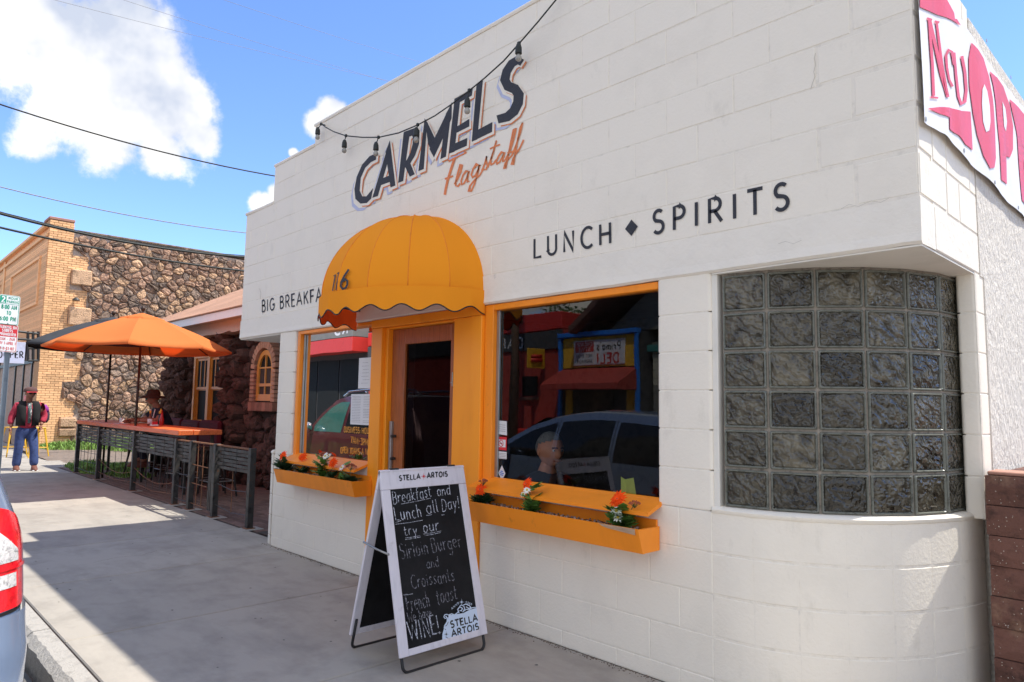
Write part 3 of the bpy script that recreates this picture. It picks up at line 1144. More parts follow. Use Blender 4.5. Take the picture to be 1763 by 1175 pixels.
def rounded_block(x0, x1, y0, y1, z0, z1, r):
    vs = []
    for z, g in ((z0, .003), (z0+.003, 0), (z1-.003, 0), (z1, .003)):
        for (sx, sy, b) in ((1, 1, 0), (0, 1, 90), (0, 0, 180), (1, 0, 270)):
            for k in range(6):
                a = R(b+90*k/5)
                vs.append(((x1-r if sx else x0+r)+(r-g)*math.cos(a), (y1-r if sy else y0+r)+(r-g)*math.sin(a), z))
    n = 24
    fs = [(i*n+k, i*n+(k+1) % n, (i+1)*n+(k+1) % n, (i+1)*n+k) for i in range(3) for k in range(n)]
    fs += [tuple(range(n)), tuple(3*n+k for k in range(n))]
    o = MB().add(vs, fs).build('block', 'paint', cafe)
    smooth_angle(o, 30)
    return o


full = raw_mesh('block', MB().box(-BL/2+GAP, 0, -CO/2+GAP, BL/2-GAP, .18, CO/2-GAP, .0032), 'paint')


def put_block(x0, x1, z0, z1, y0=0.0, y1=.18, bev=.0032, rnd=random.Random(11)):
    dy = rnd.uniform(-.0012, .0012)
    if abs((x1-x0)-BL) < .002 and abs((z1-z0)-CO) < .002 and y0 == 0.0 and bev < .006:
        inst('block', full, cafe, ((x0+x1)/2, dy, (z0+z1)/2))
    elif x1-x0 > .03:
        MB().box(x0+GAP, y0+dy, z0+GAP, x1-GAP, y1, z1-GAP, bev).build('block', 'paint', cafe)


def course(x0, x1, z0, z1, phase):
    """blocks of one course between x0 and x1; a joint falls on phase"""
    k = math.ceil((x0-phase)/BL-1e-6)
    xs = [x0]
    j = phase+k*BL
    while j < x1-.001:
        if j > x0+.04 and j < x1-.04:
            xs.append(j)
        j += BL
    xs.append(x1)
    for a, b in zip(xs[:-1], xs[1:]):
        put_block(a, b, z0, z1)


PA, PB = -7.40, -7.205
STEPS = [(XL, 3.547), (-7.075, 3.954), (-6.20, 4.157), (mirror_x(-6.20), 3.954), (mirror_x(-7.075), 3.547), (XR, None)]
# upper front, course by course
for i in range(9):
    z0 = ZF+CO*(i+1)
    z1 = z0+CO
    if z1 < 3.56:
        a, b = XL, XR
    elif z1 < 3.96:
        a, b = -7.075, mirror_x(-7.075)
    else:
        a, b = -6.20, mirror_x(-6.20)
    ph = PB if i % 2 == 0 else PA
    if b == XR:
        cl = .26 if i % 2 == 0 else .42     # corner block
        course(a, XR-cl, z0, z1, ph)
        cd_ = .40 if i % 2 == 0 else .20
        MB().box(XR-cl+GAP, 0, z0+GAP, XR, cd_-GAP, z1-GAP, .012).build('block', 'paint', cafe)
        ys = [cd_, .61, .93] if i % 2 == 0 else [cd_, .41, .82, .93]
        for ya, yb in zip(ys[:-1], ys[1:]):
            MB().box(XR-.19, ya+GAP, z0+GAP, XR+.0005, yb-GAP, z1-GAP, .0045).build('block', 'paint', cafe)
        # the hidden left return as one piece per course
        MB().box(XL, .182, z0+GAP, XL+.19, .93, z1-GAP, .0045).build('block', 'paint', cafe)
    else:
        course(a, b, z0, z1, ph)

# lintel course: smooth poured beam, its underside a little ragged
m = MB()
n = 90
for side in (0,):
    vs, fs = [], []
    for i in range(n+1):
        x = XL+(XR-XL)*i/n
        d = -.003+.003*noise3((x*3, 0, 1))+.0025*noise3((x*11, 2, 1))
        yb = -.006+.002*noise3((x*4, 5, 1))
        vs += [(x, yb, ZF+CO-.004), (x, yb-.001, ZF+.05), (x, yb-.004+d*.4, ZF+.012+d), (x, yb+.008, ZF+d), (x, .19, ZF), (x, .19, ZF+CO-.004)]
    for i in range(n):
        for k in range(6):
            fs.append((i*6+k, (i+1)*6+k, (i+1)*6+(k+1) % 6, i*6+(k+1) % 6))
    fs.append(tuple(range(6)))
    fs.append(tuple(n*6+k for k in range(6)))
    m.add(vs, fs)
m.build('lintel', 'lintel', cafe)
MB().box(XR-.19, .192, ZF, XR+.001, .93, ZF+CO-.004, .006).build('lintel', 'lintel', cafe)
MB().box(XL-.006, .192, ZF, XL+.19, .93, ZF+CO-.004, .008).build('lintel', 'lintel', cafe)

# hairline cracks in the painted face
for k, pts in enumerate(([(1404, 92), (1402, 100), (1404, 112), (1401, 124), (1403, 132), (1398, 146), (1396, 154)], [(1448, 360), (1462, 352), (1478, 356), (1500, 346), (1516, 349), (1530, 342)],
                         [(1340, 420), (1352, 416), (1366, 420), (1380, 414)], [(448, 515), (449, 505), (447, 497)])):
    MB().ribbon(pts, [.9, .55, .5, .5][k], lambda a, b: onY(a, b, -.0075 if 330 < b < 440 else -.0025)).build('crack', 'crackdirt', cafe, fixn=False)
# backing of mortar, 4 mm behind the block faces
for bb in ((XL+.004, .0021, ZF+CO-.01, XR-.004, .17, 3.545), (-7.071, .0022, 3.546, mirror_x(-7.071), .17, 3.952), (-6.196, .0023, 3.953, mirror_x(-6.196), .17, 4.155),
           (XR-.185, .18, ZF+CO-.01, XR-.0028, .93, 3.545), (XL+.0028, .18, ZF+CO-.01, XL+.185, .93, 3.545)):
    MB().box(*bb).build('mortar_joints', 'mortar', cafe)

# coping along the stepped parapet
for (a, z), (b, z2) in zip(STEPS[:-1], STEPS[1:]):
    m = MB()
    e0 = a-(.008 if z2 is None or STEPS.index((a, z)) <= 2 else -.0)
    e1 = b+(.008 if STEPS.index((a, z)) >= 2 else 0)
    nn = 40
    vs, fs = [], []
    for i in range(nn+1):
        x = e0+(e1-e0)*i/nn
        w = .004*noise3((x*2.3, 9, z))
        t = .003*noise3((x*5, 4, z))
        vs += [(x, -.006+w*.4, z-.004+t), (x, -.011+w, z+.012+t), (x, -.004+w, z+.028+t), (x, .02, z+.034), (x, .19, z+.034), (x, .19, z-.004)]
    for i in range(nn):
        for k in range(6):
            fs.append((i*6+k, (i+1)*6+k, (i+1)*6+(k+1) % 6, i*6+(k+1) % 6))
    fs.append(tuple(range(6)))
    fs.append(tuple(nn*6+k for k in range(6)))
    m.add(vs, fs)
    m.build('coping', 'paint', cafe)

# soffit under the overhang (front corner and along the curve)
MB().box(-1.852, .006, ZF-.012, XR-.004, .94, ZF-.004).build('soffit', 'soffit', cafe)
MB().box(XL+.004, .006, ZF-.012, mirror_x(-1.848), .94, ZF-.004).build('soffit', 'soffit', cafe)

# lower wall: courses below the windows
WT = ZF-6*CO                   # 0.906 top of the low wall
LA, LB = -3.05, -3.27
lows = [(WT-CO, WT, LB), (WT-2*CO, WT-CO, LA), (WT-3*CO, WT-2*CO, LB), (WT-4*CO, WT-3*CO, LA), (0, WT-4*CO, LB)]
for z0, z1, ph in lows:
    course(-3.62, -1.86, z0, z1, ph)
    course(mirror_x(-1.86), -5.04, z0, z1, ph)
for j in range(6):
    z0 = ZF-(j+1)*CO
    for (a, b) in ((-2.185, -1.855), (mirror_x(-1.855), mirror_x(-2.185)+.02)):
        rounded_block(a, b, 0, .18, z0+GAP, z0+CO-GAP, .022)
for bb in ((-3.62, .0022, 0, -1.856, .17, WT-.002), (mirror_x(-1.87), .0022, 0, -5.04, .17, WT-.002), (-2.17, .0024, WT, -1.875, .17, ZF), (mirror_x(-1.875), .0024, WT, mirror_x(-2.17), .17, ZF)):
    MB().box(*bb).build('mortar_joints', 'mortar', cafe)

# rounded corner: curved courses, a rounded lip, glass blocks
CURVE = [(-1.86, 0), (-1.655, .018), (-1.46, .083), (-1.285, .195), (-1.14, .35), (-1.03, .54), (-.955, .74), (-.905, .95)]


def curve_pt(t):
    """point and outward normal on the low wall's rounded corner, t in 0..7"""
    i = min(int(t), 6)
    f = t-i
    P = [(-2.065, 0)]+CURVE+[(-.89, 1.15)]
    p0, p1, p2, p3 = [Vector(P[i+k]) for k in range(4)]
    q = .5*((2*p1)+(p2-p0)*f+(2*p0-5*p1+4*p2-p3)*f*f+(3*p1-p0-3*p2+p3)*f**3)
    d = .5*((p2-p0)+2*(2*p0-5*p1+4*p2-p3)*f+3*(3*p1-p0-3*p2+p3)*f*f)
    d.normalize()
    return q, Vector((d.y, -d.x))


def curved(sgn):
    mx = (lambda x: x) if sgn > 0 else mirror_x
    for z0, z1, _ in lows:
        for i in range(7):
            vs, fs = [], []
            K = 5
            prof = [(.15, z0+GAP), (.006, z0+GAP), (0, z0+GAP+.006), (0, z1-GAP-.006), (.006, z1-GAP), (.15, z1-GAP)]
            off = .0015*noise3((i*3.1, z0*9, 0))
            for k in range(K+1):
                t = i+.006+(1-.012)*k/K
                q, nn = curve_pt(t)
                e = .002 if k in (0, K) else 0
                for (d, z) in prof:
                    p = q-nn*(d+e*(d < .1)+off)
                    vs.append((mx(p.x), p.y, z))
            for k in range(K):
                for a in range(6):
                    fs.append((k*6+a, (k+1)*6+a, (k+1)*6+(a+1) % 6, k*6+(a+1) % 6))
            fs.append(tuple(range(6)))
            fs.append(tuple(K*6+a for a in range(6)))
            o = MB().add(vs, fs).build('block', 'paint', cafe)
            smooth_angle(o, 25)
    # mortar core
    vs, fs = [], []
    K = 42
    for k in range(K+1):
        q, nn = curve_pt(7*k/K)
        for (d, z) in ((.0023, 0), (.0023, WT-.004), (.14, WT-.004), (.14, 0)):
            p = q-nn*d
            vs.append((mx(p.x), p.y, z))
    for k in range(K):
        for a in range(4):
            fs.append((k*4+a, (k+1)*4+a, (k+1)*4+(a+1) % 4, k*4+(a+1) % 4))
    MB().add(vs, fs).build('mortar_joints', 'mortar', cafe)
    # rounded sill lip carried on the low wall
    vs, fs = [], []
    for k in range(K+1):
        q, nn = curve_pt(7*k/K)
        j = .002*noise3((k*.9, 1, sgn))
        prof = [(.004, WT-.012), (-.006+j, WT-.003), (-.008+j, WT+.012), (.004+j, WT+.024), (.03, WT+.028), (.20, WT+.030), (.20, WT-.01)]
        for (d, z) in prof:
            p = q-nn*d
            vs.append((mx(p.x), p.y, z))
    nP = 7
    for k in range(K):
        for a in range(nP):
            fs.append((k*nP+a, (k+1)*nP+a, (k+1)*nP+(a+1) % nP, k*nP+(a+1) % nP))
    o = MB().add(vs, fs).build('sill', 'paint', cafe, smooth=True)
    smooth_angle(o, 50)
    # glass blocks on an arc
    cx, cy, r = -1.845, .905, .885
    a0, a1 = -87.5, 0.0
    if sgn > 0:
        gw = thing('glass_block_window', 'curved corner window of wavy glass blocks, six high and six wide', 'window', (cx, 0, WT))
    else:
        gw = thing('glass_block_window', 'curved glass block window at the far left corner of the white cafe', 'window', (mx(cx), 0, WT))
    rows, cols = 6, 6
    zb, zt = WT+.026, ZF-.02
    h = (zt-zb)/rows
    wch = 2*r*math.sin(R((a1-a0)/cols/2))
    me = glass_block_mesh(wch-.012, h-.012)
    for i in range(cols):
        a = R(a0+(a1-a0)*(i+.5)/cols)
        px, py = cx+r*math.cos(R((a1-a0)/cols/2))*math.cos(a), cy+r*math.cos(R((a1-a0)/cols/2))*math.sin(a)
        for j in range(rows):
            yaw = a+PI/2
            if sgn < 0:
                yaw = -yaw
            inst('glass_block', me, gw, (mx(px), py, zb+h*(j+.5)), (0, 0, yaw))
    vs, fs = [], []
    for i in range(cols*4+1):
        a = R(a0+(a1-a0)*i/(cols*4))
        rr = r-.011
        # follow the chords, so that the mortar stays behind the flat blocks
        f = (i % 4)/4
        b0, b1 = R(a0+(a1-a0)*(i//4)/cols), R(a0+(a1-a0)*(min(i//4+1, cols))/cols)
        p = Vector((math.cos(b0), math.sin(b0))).lerp(Vector((math.cos(b1), math.sin(b1))), f)*rr
        q = p*((rr-.07)/rr)
        vs += [(mx(cx+p.x), cy+p.y, zb-.01), (mx(cx+p.x), cy+p.y, zt+.01), (mx(cx+q.x), cy+q.y, zt+.01), (mx(cx+q.x), cy+q.y, zb-.01)]
    K = cols*4
    for k in range(K):
        for a in range(4):
            fs.append((k*4+a, (k+1)*4+a, (k+1)*4+(a+1) % 4, k*4+(a+1) % 4))
    fs += [(0, 1, 2, 3), (K*4, K*4+1, K*4+2, K*4+3)]
    MB().add(vs, fs).build('mortar_grid', 'gmortar', gw)
    # reveal strip beside the first block, and the pier at the back
    MB().box(min(mx(-1.858), mx(-1.826)), .012, WT, max(mx(-1.858), mx(-1.826)), .10, ZF-.01, .004).build('reveal', 'soffit', cafe)
    for j in range(6):
        z0 = ZF-(j+1)*CO
        rounded_block(min(mx(-.957), mx(XR)), max(mx(-.957), mx(XR)), .84, 1.02, z0+GAP, z0+CO-GAP, .018)
    MB().box(min(mx(-.94), mx(XR-.003)), .843, WT, max(mx(-.955), mx(XR-.003)), 1.02, ZF).build('mortar_joints', 'mortar', cafe)


def glass_block_mesh(w, h):
    """square block: rounded rim standing proud, inner face set back"""
    def ring(hw, hh, r, y, n=3):
        pts = []
        for (sx, sz, b) in ((1, 1, 0), (-1, 1, 90), (-1, -1, 180), (1, -1, 270)):
            for k in range(n+1):
                a = R(b+90*k/n)
                pts.append((sx*(hw-r)+r*math.cos(a), y, sz*(hh-r)+r*math.sin(a)))
        return pts
    R_ = [ring(w/2, h/2, .006, .05), ring(w/2, h/2, .006, .004), ring(w/2-.004, h/2-.004, .010, -.002), ring(w/2-.007, h/2-.007, .012, -.002),
          ring(w/2-.011, h/2-.011, .016, .006), ring(w/2-.016, h/2-.016, .016, .003), ring(w/2-.045, h/2-.045, .02, .0)]
    n = len(R_[0])
    vs = [p for rg in R_ for p in rg]
    fs = []
    for i in range(len(R_)-1):
        for k in range(n):
            fs.append((i*n+k, i*n+(k+1) % n, (i+1)*n+(k+1) % n, (i+1)*n+k))
    fs.append(tuple((len(R_)-1)*n+k for k in range(n)))
    mb = MB()
    mb.add(vs, fs)
    me = raw_mesh('glass_block', mb, 'gedge')
    me.materials.append(M['gblock'])
    for p in me.polygons:
        c = sum((Vector(me.vertices[i].co) for i in p.vertices), Vector())/len(p.vertices)
        if max(abs(c.x)/(w/2-.0125), abs(c.z)/(h/2-.0125)) < 1.0:
            p.material_index = 1
    return me


curved(1)
# tight rounded corner at the left end of the low wall
CX, CR = -6.785, .20
for z0, z1, _ in lows:
    vs, fs = [], []
    K = 8
    for k in range(K+1):
        a = R(-90-90*k/K)
        for (d, z) in ((.14, z0+GAP), (.005, z0+GAP), (0, z0+GAP+.005), (0, z1-GAP-.005), (.005, z1-GAP), (.14, z1-GAP)):
            vs.append((CX+(CR-d)*math.cos(a), CR+(CR-d)*math.sin(a), z))
    for k in range(K):
        for a in range(6):
            fs.append((k*6+a, (k+1)*6+a, (k+1)*6+(a+1) % 6, k*6+(a+1) % 6))
    fs += [tuple(range(6)), tuple(K*6+a for a in range(6))]
    o = MB().add(vs, fs).build('block', 'paint', cafe)
    smooth_angle(o, 30)
    for ya, yb_ in ((.207, .60), (.607, .95)):
        MB().box(CX-CR, ya, z0+GAP, CX-CR+.16, yb_, z1-GAP, .0045).build('block', 'paint', cafe)
vs = []
K = 10
prof = [(.14, WT-.01), (.004, WT-.012), (-.008, WT+.0), (-.008, WT+.014), (.006, WT+.026), (.14, WT+.028)]
path = [(CX, CR, R(-90-90*k/K)) for k in range(K+1)]
for (x, y, a) in path:
    for (d, z) in prof:
        vs.append((x+(CR-d)*math.cos(a), y+(CR-d)*math.sin(a), z))
for (d, z) in prof:
    vs.append((CX-(CR-d), .95, z))
n = len(path)+1
o = MB().add(vs, [(k*6+a, (k+1)*6+a, (k+1)*6+(a+1) % 6, k*6+(a+1) % 6) for k in range(n-1) for a in range(6)]+[tuple(range(6)), tuple((n-1)*6+a for a in range(6))]).build('sill', 'paint', cafe)
smooth_angle(o, 40)
MB().box(CX-CR+.15, .02, WT-.01, -6.4, .95, WT+.024, .004).build('sill', 'paint', cafe)
for j in range(6):
    z0 = ZF-(j+1)*CO
    for ya, yb_ in ((.187, .58), (.587, .95)):
        MB().box(mirror_x(-1.855), ya, z0+GAP, -6.62, yb_, z0+CO-GAP, .0045).build('block', 'paint', cafe)
MB().box(-3.60, .0, WT, -2.185, .12, WT+.004).build('window_bed', 'paint', cafe)

# side walls, roof and inside of the cafe
MB().box(XR-.19, .935, ZF-.01, XR+.004, 9, 3.50).build('side_wall', 'stucco', cafe)
MB().box(XR-.19, 1.0, 0, XR+.006, 9, ZF-.012).build('side_wall', 'stucco', cafe)
MB().box(XL, .935, 0, XL+.19, 9, 3.50).build('side_wall', 'stucco', cafe)
MB().box(XL, 9, 0, XR, 9.2, 3.50).build('rear_wall', 'stucco', cafe)
MB().box(XL+.01, .18, 3.18, XR-.01, 9, 3.30).build('roof', 'kerb', cafe)
m = MB()
m.quad((-7.5, .19, .005), (-1.1, .19, .005), (-1.1, 5, .005), (-7.5, 5, .005))
m.quad((-7.5, .19, 2.7), (-1.1, .19, 2.7), (-1.1, 5, 2.7), (-7.5, 5, 2.7))
m.quad((-7.5, 5, 0), (-1.1, 5, 0), (-1.1, 5, 2.7), (-7.5, 5, 2.7))
m.quad((-7.5, 1, 0), (-7.5, 5, 0), (-7.5, 5, 2.7), (-7.5, 1, 2.7))
m.quad((-1.1, 1, 0), (-1.1, 5, 0), (-1.1, 5, 2.7), (-1.1, 1, 2.7))
m.build('interior_room', 'room', cafe, fixn=False)

# ------------------------------------------------------------------ door surround, windows
dt = ZF-.006


def board(name, x0, x1, z0, z1, y0, y1, parent, mt='jamb', b=.004):
    return MB().box(x0, y0, z0, x1, y1, z1, b).build(name, mt, parent)


board('pilaster', -5.04, -4.885, 0, 2.05, -.006, .12, cafe)
board('pilaster', -3.945, -3.745, 0, 2.05, -.002, .12, cafe)
board('pilaster', -3.741, -3.625, 0, 2.05, -.016, .12, cafe)
board('door_head', -5.04, -3.625, 2.052, dt, -.012, .12, cafe)
board('door_jamb', -4.883, -4.845, 0, 2.05, .03, .13, cafe)
board('door_jamb', -3.985, -3.947, 0, 2.05, .03, .13, cafe)
board('door_stop', -4.843, -3.987, 2.035, 2.051, .03, .13, cafe)
door = MB()
door.box(-4.843, .075, .02, -4.665, .115, 2.033, .004)
door.box(-4.075, .075, .02, -3.987, .115, 2.033, .004)
door.box(-4.664, .0755, 1.905, -4.076, .1145, 2.033, .004)
door.box(-4.664, .0755, .02, -4.076, .1145, .27, .004)
dr = door.build('door', 'door', cafe)
MB().quad((-4.665, .097, .27), (-4.075, .097, .27), (-4.075, .097, 1.905), (-4.665, .097, 1.905)).build('door_pane', 'dglass', dr)
MB().box(-4.82, .05, .78, -4.79, .075, 1.28, .003).build('push_plate', 'alu', dr)
m = MB()
m.tube([(-4.755, .07, 1.16), (-4.755, .03, 1.16)], .012, 8)
m.tube([(-4.755, .07, .98), (-4.755, .03, .98)], .012, 8)
m.build('door_handle', 'steel', dr)
m = MB()
m.prism([(-3.99, .068, 1.60), (-4.06, .068, 1.585), (-3.99, .068, 1.57)], (0, -.006, 0))
m.box(-3.988, .02, 1.555, -3.978, .072, 1.66, .002)
m.build('hinge', 'alu', dr)

# right hand window
w2 = MB()
w2.box(-3.621, .012, WT+.005, -3.535, .10, dt, .004)
w2.box(-3.534, .0125, 2.077, -2.188, .0995, dt, .004)
w2.box(-3.534, .014, WT+.004, -2.188, .10, WT+.022, .003)
fr2 = w2.build('window', 'orange', cafe)
MB().box(-3.534, .045, WT+.022, -3.505, .062, 2.077, .002).build('glazing_bead', 'alu', fr2)
MB().quad((-3.534, .064, WT+.01), (-2.186, .064, WT+.01), (-2.186, .064, 2.08), (-3.534, .064, 2.08)).build('pane', 'glass', fr2)
# left hand window
w1 = MB()
w1.box(-6.39, .008, WT+.005, -6.335, .10, dt, .004)
w1.box(-6.334, .0085, 2.087, -5.043, .0995, dt, .004)
w1.box(-6.334, .014, WT+.004, -5.043, .10, WT+.022, .003)
fr1 = w1.build('window', 'orange', cafe)
MB().box(-6.334, .045, WT+.022, -6.318, .062, 2.087, .002).build('glazing_bead', 'alu', fr1)
MB().quad((-6.335, .064, WT+.01), (-5.041, .064, WT+.01), (-5.041, .064, 2.09), (-6.335, .064, 2.09)).build('pane', 'glass', fr1)
for (x0, x1) in ((-3.62, -2.16), (-6.37, -5.045)):
    m = MB()
    m.prism([(x0, .045, WT+.03), (x0, .045, WT+.008), (x0, -.125, WT-.052), (x0, -.125, WT-.032)], (x1-x0, 0, 0))
    m.build('sloping_sill', 'orange', cafe)

# ------------------------------------------------------------------ painted lettering on the front
LY = -.0035


def wall_text(name, s, base0, base1, top0, width, spacing, mt='letter', y=LY, lift=0):
    P0, P1, T0 = onY(*base0, y), onY(*base1, y), onY(*top0, y)
    return text_on(MB(), s, P0, P1, T0, width, spacing).build(name, mt, cafe, fixn=False)


wall_text('painted_word', 'LUNCH', (918.4, 444.6), (1052.5, 418.7), (918.4, 412.3), .145, .33)
wall_text('painted_word', 'SPIRITS', (1124, 403), (1358, 359.2), (1124, 364.5), .15, .40)
c = onY(1087, 392.5, LY)
MB().add([c+V(-.045, 0, 0), c+V(0, 0, -.048), c+V(.045, 0, 0), c+V(0, 0, .048)], [(0, 1, 2, 3)]).build('painted_diamond', 'letter', cafe, fixn=False)
# the word goes on behind the awning
st0, wfull = text_strokes('BIG BREAKFAST', .24)
st1, wpart = text_strokes('BIG BREAKFA', .24)
P0, P1 = onY(450.5, 537.5, LY), onY(553.5, 518.5, LY)
UU = (P1-P0)/wpart
w_b = text_strokes('BIG', .24)[1]
T0_ = onY(450.5, 518, LY)
text_on(MB(), 'BIG', P0, P0+UU*w_b, T0_, .135, .24).build('painted_word', 'letter', cafe, fixn=False)
s_b = w_b+.24+.34+.24
P2 = P0+UU*s_b
text_on(MB(), 'BREAKFAST', P2, P0+UU*wfull, T0_+UU*s_b, .135, .24).build('painted_word', 'letter', cafe, fixn=False)

# the big name: letter pieces measured on the wall (coordinates in a 1248 wide view of it)


def Z5(x, y):
    return (590+x*.27244, 60+y*.27244)


NAME = [
    [(213, 750), (170, 768), (122, 822), (88, 900), (74, 975), (80, 1038), (112, 1068), (152, 1064), (180, 1036), (192, 968), (180, 985), (150, 1022), (124, 1022), (107, 985), (114, 905), (142, 842), (178, 806), (210, 790)],
    [(187, 1031), (222, 1020), (302, 745), (296, 670)],
    [(270, 742), (298, 668), (333, 953), (302, 966)],
    [(232, 955), (304, 928), (300, 888), (240, 912)],
    [(350, 937), (382, 925), (424, 622), (385, 618)],
    [(385, 615), (470, 585), (470, 625), (420, 645)],
    [(470, 585), (486, 605), (482, 690), (458, 762), (422, 822), (378, 850), (382, 815), (406, 790), (428, 745), (442, 690), (442, 645), (436, 634)],
    [(392, 830), (425, 808), (455, 882), (424, 898)],
    [(478, 863), (512, 849), (532, 570), (518, 527)],
    [(518, 530), (534, 552), (604, 700), (578, 775), (540, 690)],
    [(548, 722), (576, 776), (640, 640), (688, 530), (690, 425)],
    [(617, 787), (652, 771), (692, 430), (652, 500)],
    [(670, 752), (706, 740), (745, 385), (706, 405)],
    [(708, 405), (822, 340), (816, 385), (738, 428)],
    [(722, 580), (800, 532), (800, 580), (716, 622)],
    [(672, 752), (784, 702), (788, 652), (680, 700)],
    [(815, 677), (850, 662), (886, 288), (846, 310)],
    [(815, 677), (944, 614), (946, 552), (826, 616)],
]
S_LINE = [(1134, 178), (1105, 160), (1068, 182), (1036, 232), (1024, 285), (1044, 325), (1088, 343), (1112, 378), (1108, 430), (1082, 484), (1040, 520), (978, 536)]
S_W = [44, 46, 50, 54, 58, 60, 62, 62, 62, 60, 56, 52]


def name_layer(dx, dy, y, grow, mt):
    m = MB()

    def f(a, b):
        return onY(*Z5(a, b), y)
    for poly in NAME:
        cx = sum(p[0] for p in poly)/len(poly)
        cy = sum(p[1] for p in poly)/len(poly)
        area = sum(poly[i][0]*poly[(i+1) % len(poly)][1]-poly[(i+1) % len(poly)][0]*poly[i][1] for i in range(len(poly)))
        sg = 1 if area > 0 else -1
        n = len(poly)
        q = []
        for i in range(n):
            a, b, c2 = Vector(poly[i-1]), Vector(poly[i]), Vector(poly[(i+1) % n])
            t1, t2 = (b-a).normalized(), (c2-b).normalized()
            n1, n2 = Vector((t1.y, -t1.x))*sg, Vector((t2.y, -t2.x))*sg
            nn = (n1+n2)
            nn = nn.normalized() if nn.length > .05 else n1
            k = min(1.8, 1/max(.35, nn.dot(n1)))
            p = b+nn*grow*k
            q.append((p.x+dx, p.y+dy))
        yy = y-.00006*NAME.index(poly)
        m.add([onY(*Z5(*p), yy) for p in q], [tuple(range(n))])
    m.ribbon([(a+dx, b+dy) for a, b in S_LINE], 0, f, [w+2*grow for w in S_W])
    bm = bmesh.new()
    me = bpy.data.meshes.new('t')
    me.from_pydata(m.v, [], m.f)
    bm.from_mesh(me)
    bmesh.ops.triangulate(bm, faces=bm.faces)
    bm.verts.ensure_lookup_table()
    mm = MB()
    mm.v = [tuple(v.co) for v in bm.verts]
    mm.f = [tuple(v.index for v in fc.verts) for fc in bm.faces]
    bm.free()
    return mm.build('painted_name', mt, cafe, fixn=False)


name_layer(-20, 46, -.0030, 1, 'letter_l')
name_layer(-8, 26, -.0045, 3, 'paint')
name_layer(15, 17, -.0060, 3, 'letter_o')
name_layer(9, 10, -.0075, 4, 'paint')
name_layer(0, 0, -.0090, 0, 'letter')

SCRIPT = [
    ([(668, 800), (700, 782), (742, 762), (782, 742)], 12), ([(708, 780), (684, 850), (662, 925), (650, 980), (645, 1012)], 14), ([(645, 912), (670, 903), (697, 893)], 10),
    ([(705, 945), (725, 915), (748, 860), (756, 822), (746, 822), (728, 870), (714, 925), (714, 955), (728, 958), (742, 940)], 9),
    ([(796, 866), (780, 862), (760, 888), (748, 925), (752, 948), (766, 940), (784, 905), (797, 866), (788, 910), (788, 932), (800, 925)], 9),
    ([(862, 828), (846, 818), (824, 848), (812, 885), (820, 902), (838, 890), (856, 852), (866, 822), (852, 880), (832, 945), (812, 990), (798, 990), (804, 955), (832, 920), (866, 888), (888, 850)], 9),
    ([(878, 862), (896, 820), (910, 768), (908, 800), (914, 832), (906, 852), (890, 852)], 9),
    ([(915, 840), (935, 790), (955, 730), (972, 668), (950, 745), (934, 800), (938, 822), (955, 812), (970, 790)], 9), ([(930, 722), (962, 706), (994, 694)], 8),
    ([(1020, 748), (1004, 742), (984, 768), (970, 800), (974, 816), (990, 806), (1008, 776), (1022, 744), (1012, 784), (1012, 802), (1024, 795)], 9),
    ([(1026, 795), (1058, 730), (1080, 660), (1096, 590), (1080, 600), (1062, 680), (1044, 770), (1030, 842), (1022, 848), (1026, 815), (1048, 785), (1068, 765)], 9),
    ([(1068, 765), (1098, 690), (1122, 620), (1137, 555), (1120, 590), (1104, 670), (1088, 760), (1078, 822), (1070, 822), (1076, 785), (1096, 750), (1120, 715), (1143, 664)], 9),
    ([(1040, 748), (1076, 738), (1112, 736)], 9)]
m = MB()
for i, (pts, w) in enumerate(SCRIPT):
    m.ribbon(pts, w*1.15, lambda a, b, i=i: onY(*Z5(a, b), -.0036-.0001*i))
m.build('painted_script', 'letter_o', cafe, fixn=False)

# ================================================================== AWNING
aw = thing('dome_awning', 'yellow dome awning numbered 116 with a scalloped black edged valance over the door', 'awning', (-4.46, 0, 2.23))
AX, AA, AD, AZ, AH = -4.455, .835, .68, 2.222, .672
NR = 8


def dome(th, ph):
    return Vector((AX-AA*math.cos(th)*math.cos(ph), -AD*math.sin(th)*math.cos(ph), AZ+AH*math.sin(ph)))


for g in range(NR):
    t0, t1 = PI*g/NR, PI*(g+1)/NR
    nu, nv = 6, 18
    vs, fs = [], []
    for j in range(nv+1):
        ph = PI/2*j/nv
        for i in range(nu+1):
            f = i/nu
            p = dome(t0+(t1-t0)*f, ph)
            sag = .019*math.sin(PI*f)*math.cos(ph)
            cc = Vector((AX, 0, AZ))
            p = p+(cc-p).normalized()*sag
            p += V(0, 0, 0)+(cc-p).normalized()*.004*noise3((p.x*4, p.y*4, p.z*4))
            vs.append(p)
    for j in range(nv):
        for i in range(nu):
            fs.append((j*(nu+1)+i, j*(nu+1)+i+1, (j+1)*(nu+1)+i+1, (j+1)*(nu+1)+i))
    MB().add(vs, fs).build('canvas_panel', 'awning', aw, smooth=True, fixn=False)
    if g:
        m = MB()
        m.tube([dome(t0, PI/2*j/20)+(dome(t0, PI/2*j/20)-Vector((AX, 0, AZ))).normalized()*-.001 for j in range(20)], .0042, 5)
        m.build('seam', 'awning_seam', aw, smooth=True)
m = MB()
CI = Vector((AX, 0, AZ))
ins_ = lambda p: p+(CI-p)*.06
m.tube([ins_(dome(0, PI/2*j/16))+V(0, -.012, 0) for j in range(17)]+[ins_(dome(PI, PI/2*j/16))+V(0, -.012, 0) for j in range(15, -1, -1)], .009, 6)
m.tube([ins_(dome(PI*j/30, 0)) for j in range(31)], .009, 6)
